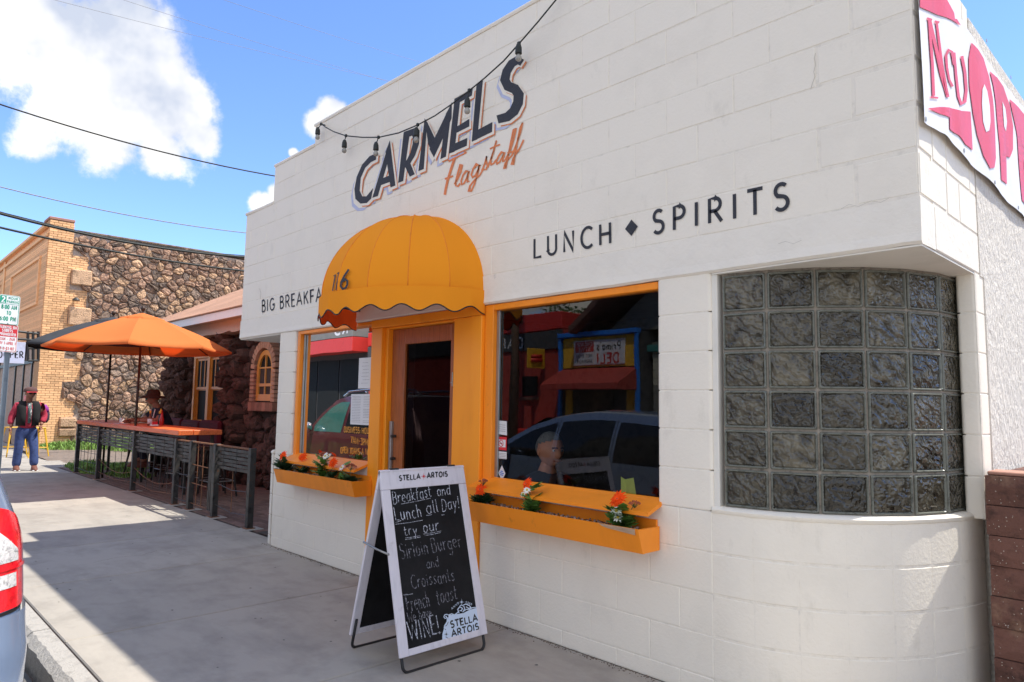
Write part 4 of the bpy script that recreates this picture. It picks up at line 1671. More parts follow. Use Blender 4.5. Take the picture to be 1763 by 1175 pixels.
for g in (2, 4, 6):
    m.tube([dome(PI*g/NR, PI/2*j/12)*1.0+(Vector((AX, 0, AZ))-dome(PI*g/NR, PI/2*j/12)).normalized()*.034 for j in range(13)], .008, 6)
m.build('awning_frame', 'steel', aw, smooth=True)
# valance: hangs from the base hoop, scalloped, black binding
na = 190
per = []
acc = 0
last = None
for i in range(na+1):
    p = dome(PI*i/na, 0)
    if last is not None:
        acc += (p-last).length
    per.append(acc)
    last = p
vs, fs, edge, edge2 = [], [], [], []
for i in range(na+1):
    p = dome(PI*i/na, 0)
    o = Vector((p.x-AX, p.y, 0)).normalized()
    s = per[i]/per[-1]
    sc = math.cos(s*2*PI*10)
    zb = AZ-.148-.022*sc
    wv = .024*noise3((s*9, 0, 3))+.010*noise3((s*30, 0, 5))
    for k in range(5):
        f = k/4
        vs.append((p.x+o.x*(.006+wv*f), p.y+o.y*(.006+wv*f), AZ+.002+(zb-AZ)*f+.004*noise3((s*8, 4, 0))))
    edge.append(Vector(vs[-1]))
for i in range(na):
    for k in range(4):
        fs.append((i*5+k, (i+1)*5+k, (i+1)*5+k+1, i*5+k+1))
val = MB().add(vs, fs).build('valance', 'awning', aw, smooth=True, fixn=False)
ins = [(Vector(v)+(Vector((AX, 0, v[2]))-Vector(v)).normalized()*.004) for v in vs]
MB().add(ins, fs).build('valance_lining', 'awning_in', aw, smooth=True, fixn=False)
m = MB()
m.tube(edge, .0048, 5)
m.build('edge_binding', 'black', aw, smooth=True)
# house number on the canvas: strokes laid on the dome


def on_dome(px, py, lift=.006):
    d = ray(px, py)
    S = Vector((1/(AA), 1/(AD), 1/(AH)))
    o = CAM-Vector((AX, 0, AZ))
    a = Vector((o.x*S.x, o.y*S.y, o.z*S.z))
    b = Vector((d.x*S.x, d.y*S.y, d.z*S.z))
    A, B, C_ = b.dot(b), 2*a.dot(b), a.dot(a)-1
    disc = max(B*B-4*A*C_, 0)
    t = (-B-math.sqrt(disc))/(2*A)
    p = CAM+d*t
    return p-d.normalized()*lift


m = MB()
NUM = [[(572.5, 501), (574, 492), (577.5, 473), (574.5, 476)], [(578.5, 500), (580, 488), (583.5, 469), (580.5, 472)],
       [(600.5, 464), (593, 475), (587.5, 486), (586.5, 493), (590, 498), (595, 496), (598, 490), (598, 484), (594, 481), (589, 485)]]
for st, w in zip(NUM, (2.0, 2.0, 3.4)):
    m.ribbon(st, w, on_dome)
m.build('house_number', 'letter', aw, fixn=False)

# ================================================================== WINDOW BOXES


def window_box(x0, x1, label):
    r = thing('window_box', label, 'window box', ((x0+x1)/2, -.1, .66), 'orange window boxes')
    zt, zb = .795, .668
    ft, fb = -.205, -.165
    th = .016
    m = MB()
    m.prism([(x0, ft, zt), (x0, fb, zb), (x0, fb+th, zb), (x0, ft+th, zt)], (x1-x0, 0, 0))
    m.build('front_board', 'orange', r)
    for xs, d in ((x0, 1), (x1, -1)):
        m = MB()
        m.prism([(xs+.001*d, ft+th+.001, zt-.002), (xs+.001*d, fb+th+.001, zb), (xs+.001*d, -.012, zb), (xs+.001*d, -.012, zt-.002)], (d*.016, 0, 0))
        m.build('end_board', 'orange', r)
    MB().box(x0+.018, fb+th, zb+.001, x1-.018, -.012, zb+.015).build('bottom_board', 'orange', r)
    MB().box(x0+.018, -.02, zb+.016, x1-.018, -.004, zt+.03).build('back_board', 'orange', r)
    # gravelly potting soil
    rr = random.Random(int(x0*10))
    nx, ny = 60, 6
    vs = []
    for i in range(nx+1):
        for j in range(ny+1):
            x = x0+.018+(x1-x0-.036)*i/nx
            y = ft+.012+th+(-.022-ft-th-.012)*j/ny
            vs.append((x, y, zt-.028+.010*noise3((x*20, y*20, 0))+rr.uniform(-.003, .003)))
    MB().add(vs, [(i*(ny+1)+j, (i+1)*(ny+1)+j, (i+1)*(ny+1)+j+1, i*(ny+1)+j+1) for i in range(nx) for j in range(ny)]).build('soil', 'potsoil', r, kind='stuff')
    m = MB()
    for k in range(260):
        x, y = rr.uniform(x0+.03, x1-.03), rr.uniform(ft+.035, -.03)
        m.ball((x, y, zt-.022+rr.uniform(-.004, .006)), rr.uniform(.004, .009), 5, 3)
    m.build('pebbles', 'pebble', r, kind='stuff')
    return r


wb2 = window_box(-3.56, -2.165, 'orange window box with chipped corner below the wide window right of the door')
wb1 = window_box(-6.34, -4.955, 'orange window box below the left window with the opening hours')
m = MB()     # chipped end of the right box: bare wood showing
m.prism([(-2.42, -.2065, .7965), (-2.40, -.2065, .785), (-2.36, -.2045, .778), (-2.185, -.2015, .765), (-2.185, -.2065, .7965)], (0, -.0012, 0))
m.build('bare_wood', 'rawwood', wb2)

# ------------------------------------------------------------------ flowers


def leaf_geo(m, base, d, L_, W_, up, rnd, lobes=3):
    d = Vector(d).normalized()
    s = d.cross(Vector((0, 0, 1)))
    s = s.normalized() if s.length > .01 else Vector((1, 0, 0))
    n = s.cross(d)
    ts = [0, .16, .30, .42, .60, .72, .88, 1]
    ws = [.08, .75, .45, 1.0, .5, .72, .3, 0]
    Lp, Rp, C_ = [], [], []
    for t, w in zip(ts, ws):
        c = Vector(base)+d*L_*t+n*(up*math.sin(t*2.2))*L_
        C_.append(c)
        Lp.append(c+s*W_*w/2-n*.12*W_*w)
        Rp.append(c-s*W_*w/2-n*.12*W_*w)
    k = len(ts)
    m.add(C_+Lp+Rp, [(i, i+1, k+i+1, k+i) for i in range(k-1)]+[(i+1, i, 2*k+i, 2*k+i+1) for i in range(k-1)])


def blossom(m, c, r, facing, n, rnd, layers=2, pw=.38):
    f = Vector(facing).normalized()
    a = f.cross(Vector((0.3, 0.2, 1))).normalized()
    b = f.cross(a)
    for l in range(layers):
        rr = r*(1-.28*l)
        for k in range(n):
            t = 2*PI*(k+.5*l)/n+rnd.uniform(-.1, .1)
            d = a*math.cos(t)+b*math.sin(t)
            s = f.cross(d)
            L_ = rr*rnd.uniform(.85, 1.1)
            w = rr*pw*rnd.uniform(.8, 1.1)
            p = Vector(c)+f*(.12*r*l)
            m.add([p+s*w*.15, p-s*w*.15, p+d*L_*.6-s*w*.5+f*.12*r, p+d*L_*.6+s*w*.5+f*.12*r, p+d*L_+f*(.03*r-rnd.uniform(0, .2)*r)], [(0, 1, 2, 3), (3, 2, 4)])


def flower(x, y, z0, lab, blooms, leaves, lmat='leaf', seed=1, group='silk flowers in the window boxes'):
    blooms = [(a*1.15, b, c*1.08, d*1.32, e) for a, b, c, d, e in blooms]
    leaves = [(a*1.1, b, c*1.3, d*1.3) for a, b, c, d in leaves]
    leaves += [(a*.6, b+.5, c*.9, d) for a, b, c, d in leaves]+[(a*.2, b+1.1, c*.8, d*.9) for a, b, c, d in leaves]
    """blooms: (dx, dy, height, radius, kind) ; leaves: (height, azimuth, length, width)"""
    r = thing('flower_bunch', lab, 'flowers', (x, y, z0), group)
    rnd = random.Random(seed)
    st = MB()
    base = Vector((x, y, z0-.02))
    for (dx, dy, h, rad, kind) in blooms:
        tip = Vector((x+dx, y+dy, z0+h))
        mid = base.lerp(tip, .5)+V(rnd.uniform(-.008, .008), rnd.uniform(-.008, .008), .012)
        st.tube([base, mid, tip], .0018, 5)
        face = V(rnd.uniform(-.2, .6), -1.0, rnd.uniform(.35, .9)) if kind != 'r' else V(.1, -.3, 1)
        m = MB()
        if kind == 'o':
            blossom(m, tip, rad, face, 15, rnd, 3, .30)
            b = m.build('orange_blossom', 'petal', r, fixn=False)
            e = MB()
            e.ball(tip+face.normalized()*.006, rad*.2, 8, 5)
            e.build('eye', 'petal_r', b)
        elif kind == 'w':
            blossom(m, tip, rad, face, 10, rnd, 1, .42)
            b = m.build('white_daisy', 'petal_w', r, fixn=False)
            e = MB()
            e.ball(tip+face.normalized()*.003, rad*.26, 8, 5)
            e.build('eye', 'gold', b)
        else:
            for k in range(26):
                a = rnd.uniform(0, 2*PI)
                q = math.sqrt(rnd.random())
                p = tip+V(rad*q*math.cos(a), rad*q*math.sin(a), rad*.5*(1-q*q))
                m.ball(p, rad*.16, 5, 4)
                st.tube([tip-V(0, 0, rad*.7), p], .0008, 3)
            m.build('rust_seed_head', 'petal_r', r)
    st.build('stems', 'leaf2', r)
    for (h, az, L_, W_) in leaves:
        m = MB()
        for q in range(2):
            a = az+rnd.uniform(-.35, .35)
            leaf_geo(m, base+V(0, 0, h+.02+rnd.uniform(-.01, .01)), (math.cos(a), math.sin(a), rnd.uniform(.1, .6)), L_*rnd.uniform(.85, 1.1), W_, .12, rnd)
        m.build('leaf', lmat, r, smooth=False, fixn=False)
    return r


def fat_leaves(n, seed, h=.06, L_=.07, W_=.055):
    rr = random.Random(seed)
    return [(rr.uniform(0, h), 2*PI*k/n+rr.uniform(-.3, .3), L_*rr.uniform(.8, 1.15), W_*rr.uniform(.8, 1.1)) for k in range(n)]


yb = -.115
zs = .775
p = onY(829, 872, yb)
flower(p.x, yb, zs, 'orange bloom and rust seed head in the right window box nearest the door', [(.0, -.01, .085, .038, 'o'), (.012, .0, .135, .024, 'r')], fat_leaves(9, 1), 'leaf2', 1)
p = onY(917, 885, yb)
flower(p.x, yb, zs, 'orange bloom above two white daisies in the middle of the right window box', [(-.035, -.01, .155, .036, 'o'), (-.018, -.03, .125, .020, 'w'), (-.045, -.03, .10, .020, 'w')],
       fat_leaves(7, 2, .07)+[(.13, .2, .06, .05), (.12, 2.9, .05, .04), (.14, .8, .05, .04)], 'leaf', 2)
p = onY(1070, 912, yb)
flower(p.x, yb, zs, 'big orange bloom with two white daisies and broad pale leaves at the chipped right corner', [(-.012, -.01, .135, .045, 'o'), (.0, -.045, .085, .026, 'w'), (.012, -.05, .055, .024, 'w'), (.075, .0, .125, .024, 'r')],
       fat_leaves(11, 3, .07, .085, .07), 'leaf', 3)
p = onY(488, 812, yb)
flower(p.x+.02, yb, zs, 'orange bloom with dark leaves at the left end of the left window box', [(.0, -.02, .13, .045, 'o')], fat_leaves(9, 4, .06, .1, .05)+[(.08, 3.0, .12, .035)], 'leaf2', 4)
p = onY(515, 812, yb)
flower(p.x+.02, yb+.02, zs, 'single orange bloom on a bare stem in the left window box', [(.0, .0, .135, .042, 'o')], fat_leaves(3, 5, .02, .07, .05), 'leaf2', 5)
p = onY(556, 822, yb)
flower(p.x, yb, zs, 'leafy stem with white and rust blossoms in the middle of the left window box', [(.025, .0, .17, .028, 'w'), (-.03, .02, .165, .045, 'r'), (.045, .02, .175, .022, 'w')],
       fat_leaves(4, 6, .10, .07, .05)+[(.12, 3.1, .11, .05), (.13, 0.1, .06, .05), (.11, -.6, .07, .05)], 'leaf', 6)
p = onY(566, 822, yb)
flower(p.x+.05, yb, zs, 'tilted orange bloom right of the rust blossoms, left window box', [(.06, -.03, .13, .042, 'o')], fat_leaves(4, 7, .05, .08, .035), 'leaf2', 7)
p = onY(592, 826, yb)
flower(p.x, yb, zs, 'white daisy with lime leaf near the right end of the left window box', [(-.005, -.02, .10, .028, 'w')], fat_leaves(5, 8, .03, .06, .04)+[(.12, 2.0, .06, .06)], 'leaf', 8)
p = onY(603, 828, yb)
flower(p.x+.02, yb-.01, zs, 'rust brown seed head at the right end of the left window box', [(.0, -.0, .115, .034, 'r')], fat_leaves(5, 9, .04, .07, .04), 'leaf2', 9)

# ================================================================== PAPERS AND STICKERS ON THE WINDOWS
GY = .058


def sheet(name, x0, y0, x1, y1, label, cat, mt='paper', lines=0, cols=1, y=GY):
    """a sheet stuck to the glass, corners at the given places on the pane"""
    A, B = onY(x0, y0, y), onY(x1, y1, y)
    xa, xb, za, zb = A.x, B.x, B.z, A.z
    r = thing(name, label, cat, ((xa+xb)/2, y, za))
    MB().box(xa, y-.001, za, xb, y+.001, zb).build('sheet', mt, r)
    if lines:
        m = MB()
        rr = random.Random(int(x0))
        w = (xb-xa)/cols
        for c_ in range(cols):
            for i in range(lines):
                z = zb-(zb-za)*(i+1.5)/(lines+2)
                a = xa+w*c_+w*(.12 if cols > 1 else .2+rr.uniform(0, .15))
                b = xa+w*(c_+1)-w*(.12 if cols > 1 else .2+rr.uniform(0, .15))
                if rr.random() < .12:
                    continue
                x = a
                while x < b-.004:
                    L_ = min(rr.uniform(.006, .022), b-x)
                    m.quad((x, y-.0018, z), (x+L_, y-.0018, z), (x+L_, y-.0018, z+.0032), (x, y-.0018, z+.0032))
                    x += L_+.004
        m.build('print', 'ink', r, fixn=False)
    return r


sheet('paper_notice', 618.5, 617, 641, 669, 'narrow white notice taped high in the left window', 'notice', lines=7)
sheet('menu_sheet', 605, 679, 642.5, 733, 'white two column menu sheet in the left window below the notice', 'menu', lines=17, cols=2)
m = MB()
rnd = random.Random(5)
text_on(m, 'BUSINESS HOURS', onY(592, 744.5, GY), onY(643, 748, GY), onY(592, 735.0, GY), .13, .22, jitter=.06, rnd=rnd)
text_on(m, '7AM-3PM', onY(604, 763.5, GY), onY(633, 767.5, GY), onY(604, 752.5, GY), .13, .16, jitter=.06, rnd=rnd)
text_on(m, 'OPEN 7DAYS A WEEK', onY(586, 780, GY), onY(644, 785, GY), onY(586, 770, GY), .13, .16, jitter=.06, rnd=rnd)
o = m.build('opening_hours', 'handorange', None, fixn=False)
tag(o, 'hand painted orange opening hours on the left window pane', 'lettering')
for (x, y, rot, lab, w) in ((590, 776, .1, 'lime sticky note standing behind the opening hours', .075), (1080, 842, -.15, 'lime green folded note standing inside the right window', .09)):
    p = onY(x, y, .09)
    m = MB()
    m.add([p+V(-w/2, 0, -.06), p+V(0, -.02, -.065), p+V(0.0, -.02, .055), p+V(-w/2, .0, .065)], [(0, 1, 2, 3)])
    m.add([p+V(0, -.02, -.065), p+V(w/2+.012, .012, -.045), p+V(w/2-.01, .012, .065), p+V(0.0, -.02, .055)], [(0, 1, 2, 3)])
    m.add([p+V(-.006, .02, -.10), p+V(.006, .02, -.10), p+V(.006, .02, 0), p+V(-.006, .02, 0)], [(0, 1, 2, 3)])
    o = m.build('sticky_note', 'note', None, fixn=False)
    tag(o, lab, 'note')
# three stickers low on the left edge of the right window
A, B = onY(854, 724, GY), onY(872, 748, GY)
r = thing('sticker', 'small white card sticker, uppermost of those at the window edge', 'sticker', (A.x, GY, B.z))
MB().prism([(A.x, GY, B.z), (B.x+.004, GY, B.z-.008), (B.x, GY, A.z-.004), (A.x, GY, A.z)], (0, .001, 0)).build('sheet', 'paper', r)
m = MB()
for i in range(4):
    m.quad((A.x+.008, GY-.001, A.z-.03-.014*i), (B.x-.01, GY-.001, A.z-.032-.014*i), (B.x-.01, GY-.001, A.z-.029-.014*i), (A.x+.008, GY-.001, A.z-.027-.014*i))
m.build('print', 'ink', r, fixn=False)
A, B = onY(854, 752, GY), onY(872, 776, GY)
r = thing('sticker', 'red bordered no smoking sticker at the window edge', 'sticker', (A.x, GY, B.z))
MB().box(A.x, GY, B.z, B.x, GY+.001, A.z).build('sheet', 'signred', r)
xa, xb, za, zb = A.x+.009, B.x-.009, B.z+.02, A.z-.018
MB().quad((xa, GY-.001, za), (xb, GY-.001, za), (xb, GY-.001, zb), (xa, GY-.001, zb)).build('white_field', 'paper', r, fixn=False)
m = MB()
cx, cz = (xa+xb)/2, (za+zb)/2
q = min(xb-xa, zb-za)*.42
m.ribbon([(q*math.cos(k*PI/10), q*math.sin(k*PI/10)) for k in range(21)], .005, lambda a, b: V(cx+a, GY-.0018, cz+b))
m.ribbon([(-q*.7, q*.7), (q*.7, -q*.7)], .005, lambda a, b: V(cx+a, GY-.0018, cz+b))
m.build('no_smoking_ring', 'signred', r, fixn=False)
m = MB()
m.quad((cx-q*.6, GY-.0014, cz-.003), (cx+q*.55, GY-.0014, cz-.003), (cx+q*.55, GY-.0014, cz+.003), (cx-q*.6, GY-.0014, cz+.003))
m.build('cigarette', 'black', r, fixn=False)
A, B = onY(854, 777, GY), onY(872, 791, GY)
r = thing('sticker', 'white sticker with green corner and small print below the no smoking sticker', 'sticker', (A.x, GY, B.z))
MB().box(A.x, GY, B.z, B.x, GY+.001, A.z).build('sheet', 'paper', r)
MB().quad((A.x+.002, GY-.001, B.z+.02), (A.x+.022, GY-.001, B.z+.012), (A.x+.024, GY-.001, A.z-.01), (A.x+.002, GY-.001, A.z-.012)).build('green_mark', 'signgreen', r, fixn=False)
m = MB()
for i in range(4):
    m.quad((A.x+.03, GY-.001, A.z-.014-.01*i), (B.x-.006, GY-.001, A.z-.014-.01*i), (B.x-.006, GY-.001, A.z-.011-.01*i), (A.x+.03, GY-.001, A.z-.011-.01*i))
m.build('print', 'ink', r, fixn=False)
c = onY(864, 815, GY)
r = thing('sticker', 'pale diamond shaped sticker at the foot of the right window', 'sticker', (c.x, GY, c.z-.04))
MB().prism([c+V(-.034, 0, 0), c+V(0, 0, -.052), c+V(.034, 0, 0), c+V(0, 0, .052)], (0, .001, 0)).build('sheet', 'paper', r)
m = MB()
for z_, w_ in ((.012, .012), (.0, .022), (-.012, .015)):
    m.ribbon([(-w_, z_), (-w_*.4, z_+.002), (w_*.2, z_-.001), (w_, z_)], .006, lambda a, b: V(c.x+a, GY-.0015, c.z+b))
m.build('print', 'blue', r, fixn=False)

# ================================================================== CHALKBOARD SIGN
def on_plane(px, py, P, n):
    d = ray(px, py)
    return CAM+d*((P-CAM).dot(n)/d.dot(n))


sb = thing('sandwich_board', 'white framed chalkboard sandwich board with chalked breakfast offers on black wire feet', 'sandwich board', (-3.37, -.67, 0))
FT, FB = V(-3.383, 0, 1.045), V(-3.128, 0, .085)
YA, YB = -.975, -.358
sl = (FT-FB)
SL = sl.length
sl = sl.normalized()
fn_ = V(0, 1, 0).cross(sl).normalized()


def panel(side):
    """side 1: the front leaf, -1: the rear leaf, mirrored about the ridge"""
    def P(y, v, d):
        p = FB+sl*v+fn_*d
        x = p.x if side > 0 else 2*(-3.388)-p.x
        return V(x, y, p.z)

    def bd(name, ya, yb, va, vb, mt='frame_w', d0=-.018, d1=0.0):
        m = MB().box(0, 0, 0, 1, 1, 1)
        e = .002
        cs = [P(y, v, d) for y in (ya, yb) for v in (va, vb) for d in (d0, d1)]
        m = MB()
        m.add(cs, [(0, 1, 3, 2), (4, 6, 7, 5), (0, 4, 5, 1), (2, 3, 7, 6), (0, 2, 6, 4), (1, 5, 7, 3)])
        o = m.build(name, mt, sb)
        bv = o.modifiers.new('b', 'BEVEL')
        bv.width = .0025
        bv.segments = 2
        return o
    W_ = .056
    bd('frame_board', YA, YB, SL-.112, SL)
    bd('frame_board', YA, YA+W_, 0, SL-.1135)
    bd('frame_board', YB-W_, YB, 0, SL-.1135)
    bd('frame_board', YA+W_+.001, YB-W_-.001, 0, .034)
    bd('chalkboard', YA+W_-.005, YB-W_+.005, .028, SL-.106, 'chalkboard', -.012, -.006)
    # wire foot
    m = MB()
    pts = [P(YA+.02, .10, -.022), P(YA+.02, -.045, -.022)]
    for k in range(1, 6):
        a = R(90*k/6)
        pts.append(P(YA+.02+.035*(1-math.cos(a)), -.045-.035*math.sin(a), -.022))
    pts.append(P(YA+.055, -.08, -.022))
    pts.append(P(YB-.055, -.08, -.022))
    for k in range(1, 6):
        a = R(90*k/6)
        pts.append(P(YB-.055+.035*math.sin(a), -.08+.035*(1-math.cos(a)), -.022))
    pts += [P(YB-.02, -.045, -.022), P(YB-.02, .10, -.022)]
    m.tube(pts, .0085, 8)
    m.build('wire_foot', 'black', sb, smooth=True)


panel(1)
panel(-1)
m = MB()
m.tube([V(-3.26, YA-.006, .60), V(-3.388, YA-.008, .612), V(-3.515, YA-.006, .63)], .006, 6)
m.build('brace', 'alu', sb, smooth=True)
m = MB()
for y in (YA+.1, YB-.1):
    m.tube([V(-3.388, y-.03, 1.045), V(-3.388, y+.03, 1.045)], .007, 8)
m.build('hinge', 'steel', sb)

CP = FB+fn_*-.0052


def cb(px, py, lift=0):
    return on_plane(px, py, CP+fn_*lift, fn_)


def Z6(x, y):
    return (580+x/2.975, 780+y/2.975)


m = MB()
mf = 'chalk_f'
mc = 'chalk'
rnd = random.Random(8)


def chalk(mk, s, b0, b1, t0, width=.11, spacing=.16, jit=.05):
    mb = MB()
    text_on(mb, s, cb(*Z6(*b0), .0006), cb(*Z6(*b1), .0006), cb(*Z6(*t0), .0006), width*.72, spacing, jitter=jit, rnd=rnd)
    mb.build('chalk_word', mk, sb, fixn=False)


chalk(mc, 'Breakfast', (288, 262), (484, 225), (280, 200), .085)
chalk(mc, 'and', (516, 224), (583, 212), (510, 170), .10)
chalk(mc, 'Lunch', (300, 348), (436, 328), (288, 282), .085)
chalk(mc, 'all', (462, 312), (520, 302), (452, 248), .085)
chalk(mc, 'Day!', (540, 300), (628, 282), (533, 238), .085)
chalk(mc, 'try', (346, 425), (412, 415), (338, 375), .10)
chalk(mc, 'our', (444, 410), (525, 394), (436, 352), .10)
chalk(mf, 'Sirloin', (330, 545), (470, 515), (316, 468), .085)
chalk(mf, 'Burger', (490, 512), (640, 480), (476, 440), .085)
chalk(mf, 'and', (462, 592), (524, 580), (455, 540), .10)
chalk(mf, 'Croissants', (384, 696), (604, 655), (374, 628), .085)
chalk(mf, 'French', (362, 812), (478, 785), (348, 728), .08)
chalk(mf, 'toast', (515, 778), (618, 752), (505, 700), .08)
chalk(mf, 'We have', (366, 868), (486, 838), (358, 818), .12)
chalk(mc, 'WINE!', (376, 965), (530, 925), (358, 868), .08)
for a, b in (((300, 366), (440, 345)), ((330, 262), (480, 232)), ((350, 436), (426, 424)), ((350, 444), (428, 431)), ((444, 416), (534, 400)), ((448, 424), (532, 408)), ((458, 320), (486, 316)), ((536, 318), (550, 316)),
             ((340, 728), (388, 722)), ((300, 356), (330, 346)), ((490, 926), (534, 918))):
    pa, pb_ = Z6(*a), Z6(*b)
    mid = ((pa[0]+pb_[0])/2, (pa[1]+pb_[1])/2+.6)
    MB().ribbon([pa, mid, pb_], .8, lambda x, y: cb(x, y, .0006)).build('chalk_underline', 'chalk', sb, fixn=False)
# printed name on the top board
TPn = FB+fn_*.0012


def tb(px, py):
    return on_plane(px, py, TPn, fn_)


def tb_text(mb, s, b0, b1, t0, w, sp):
    text_on(mb, s, tb(*b0), tb(*b1), tb(*t0), w, sp)


for s_, q0, q1, q2 in (('STELLA', (687.5, 828), (723.5, 824.5), (687.2, 819.6)), ('ARTOIS', (735.5, 823.5), (770.5, 820.3), (735.2, 815.0))):
    m = MB()
    tb_text(m, s_, q0, q1, q2, .27, .17)
    m.build('printed_name', 'black', sb, fixn=False)


def star(mb, c, r, fn, k=.18, n=8):
    pts = []
    for i in range(n*2):
        a = PI*i/n+PI/2
        q = r if i % 4 == 0 else (r*.55 if i % 2 == 0 else r*k)
        pts.append(fn(c[0]+q*.8*math.cos(a), c[1]-q*math.sin(a)))
    cc = fn(*c)
    mb.add([cc]+pts, [(0, 1+i, 1+(i+1) % (n*2)) for i in range(n*2)])


m = MB()
star(m, (729.6, 820.5), 7.5, tb)
m.build('printed_star', 'redstar', sb, fixn=False)
# blue-white label in the lower corner of the board
BRD = lambda x, y: (660+x*.15314, 950+y*.15314)
CQ = [(668, 1000), (662, 930), (680, 860), (720, 790), (735, 715), (820, 700), (900, 690), (970, 650), (1060, 628), (1085, 720), (1110, 870)]


def lab(x, y, lift=.0010):
    return cb(*BRD(x, y), lift)


# clip to the chalkboard: right edge follows the frame board
poly = [(668, 1000), (664, 930), (682, 860), (718, 790), (736, 716), (820, 704), (900, 692), (970, 655), (1050, 632), (1062, 700), (1092, 870), (1082, 890)]
m = MB()
m.add([lab(*p) for p in poly[:-1]+[(1096, 905)]], [tuple(range(len(poly)))])
bm = bmesh.new()
m.build('label_patch', 'decal', sb, fixn=False)
bm.free()
m = MB()
text_on(m, 'STELLA', lab(760, 858, .0014), lab(1060, 775, .0014), lab(750, 786, .0014), .25, .15)
text_on(m, 'ARTOIS', lab(772, 958, .0014), lab(1076, 873, .0014), lab(762, 888, .0014), .25, .15)
m.build('label_name', 'black', sb, fixn=False)
m = MB()
scrolls = [([(735, 715), (712, 705), (690, 712), (680, 735), (694, 752), (712, 745), (708, 728), (696, 730)], 9), ([(720, 740), (716, 790), (690, 830), (684, 860)], 11), ([(684, 830), (700, 850), (690, 900), (672, 910)], 9),
           ([(700, 900), (716, 940), (690, 960), (672, 950), (668, 1000)], 10), ([(735, 712), (770, 700), (800, 712), (830, 690), (850, 668)], 10), ([(850, 690), (836, 650), (860, 620), (890, 640), (876, 668), (858, 660)], 11),
           ([(900, 600), (930, 590), (970, 610), (985, 630), (960, 640), (930, 620)], 10), ([(890, 680), (930, 650), (970, 650), (1000, 632), (1050, 625)], 9), ([(860, 610), (880, 600), (905, 615), (915, 640), (900, 668)], 9)]
for pts, w in scrolls:
    m.ribbon(pts, w, lambda a, b: lab(a, b, .0012))
for i, ch in enumerate('ANNO'):
    a = (772+i*22, 652-i*19)
    text_on(m, ch, lab(a[0], a[1], .0012), lab(a[0]+16, a[1]-13, .0012), lab(a[0]-12, a[1]-16, .0012), .2, .1)
for i, ch in enumerate('1366'):
    a = (921+i*20, 580+i*6)
    text_on(m, ch, lab(a[0], a[1], .0012), lab(a[0]+13, a[1]+5, .0012), lab(a[0]+5, a[1]-22, .0012), .2, .1)
star(m, (880, 568), 42, lambda a, b: lab(a, b, .0012))
m.build('label_crest', 'decal', sb, fixn=False)
m = MB()
star(m, (708, 930), 40, lambda a, b: lab(a, b, .0015))
for pts in ([(700, 960), (730, 975), (715, 990)], [(690, 870), (704, 880)], [(730, 790), (718, 820), (700, 840)]):
    m.ribbon(pts, 6, lambda a, b: lab(a, b, .0015))
m.build('label_ornament', 'black', sb, fixn=False)

# ================================================================== STRING LIGHTS
sg = thing('string_lights', 'black cable of clear festoon bulbs sagging across the painted name under the parapet', 'string lights', (-5.2, -.06, 3.6))


def Z2(x, y):
    return (400+x*.32899, y*.32899)


cab = []
hooks = [(465, 650), (595, 712), (765, 720), (970, 655), (1240, 475), (1500, 230)]
line = [(465, 650, .05), (490, 668, .05), (530, 690, .06), (595, 712, .06), (680, 720, .07), (765, 720, .08), (870, 697, .08), (970, 655, .09), (1060, 607, .09), (1150, 545, .1), (1240, 475, .1), (1320, 410, .1), (1420, 320, .1), (1500, 230, .09), (1600, 115, .07), (1690, 5, .05)]
for x, y, d in line:
    cab.append(onY(*Z2(x, y), -d))
pe = V(cab[-1].x+.12, -.02, 4.19)
m = MB()
m.tube([V(cab[0].x-.02, .05, cab[0].z+.01)]+cab+[pe], .0055, 6)
m.build('cable', 'wire', sg, smooth=True)
bulbs = [((465, 650), (447, 685), .0), ((595, 712), (587, 752), .0), ((765, 720), (752, 765), .0), ((970, 655), (963, 690), .0), ((1240, 475), (1230, 535), .0), ((1500, 230), (1498, 255), .0)]
for i, (h, b, _) in enumerate(bulbs):
    d = [x[2] for x in line if (x[0], x[1]) == h][0]
    a = onY(*Z2(*h), -d)
    p = onY(*Z2(*b), -d-.01)
    s = MB()
    s.tube([a+V(0, 0, .012), a, a.lerp(p, .5)+V(.003, -.004, 0), p+V(0, 0, .03)], .0045, 6)
    s.box(a.x-.012, a.y-.01, a.z-.012, a.x+.012, a.y+.01, a.z+.014, .004)
    s.lathe(p, [(.008, .035), (.014, .03), (.022, .005), (.024, -.035), (.018, -.04)], 12)
    so = s.build('socket', 'wire', sg, smooth=True)
    smooth_angle(so, 40)
    q = MB()
    q.lathe(p, [(.010, -.038), (.014, -.046), (.021, -.06), (.022, -.072), (.017, -.084), (.006, -.09)], 12)
    q.build('bulb', 'bulb', sg, smooth=True)

# ================================================================== BANNER ON THE SIDE WALL
bn = thing('banner', 'white vinyl banner with red lettering tied along the sunlit side wall', 'banner', (-.86, 1.5, 2.7))
BX = -.852
Z8 = lambda x, y: (1500+x*.39137, y*.39137)


def by(px, py):
    p = onX(px, py, BX)
    return p.y, p.z


top = [by(1633, 0), by(1640, 14), by(1696, 104), by(1746.6, 172), by(1763, 188)]
bot = [by(*Z8(228, 545)), by(*Z8(270, 578)), by(*Z8(318, 600)), by(*Z8(328, 640)), by(*Z8(402, 705)), by(*Z8(480, 770)), by(*Z8(560, 855)), by(*Z8(620, 915)), by(*Z8(672, 965))]
bot = [bot[0], bot[2], bot[5], bot[-1]]
Y0, Y1 = bot[0][0], 4.3
ztop = 3.50


def interp(tab, y):
    if y <= tab[0][0]:
        return tab[0][1]
    for a, b in zip(tab[:-1], tab[1:]):
        if y <= b[0]:
            return a[1]+(b[1]-a[1])*(y-a[0])/max(1e-6, b[0]-a[0])
    return tab[-1][1]


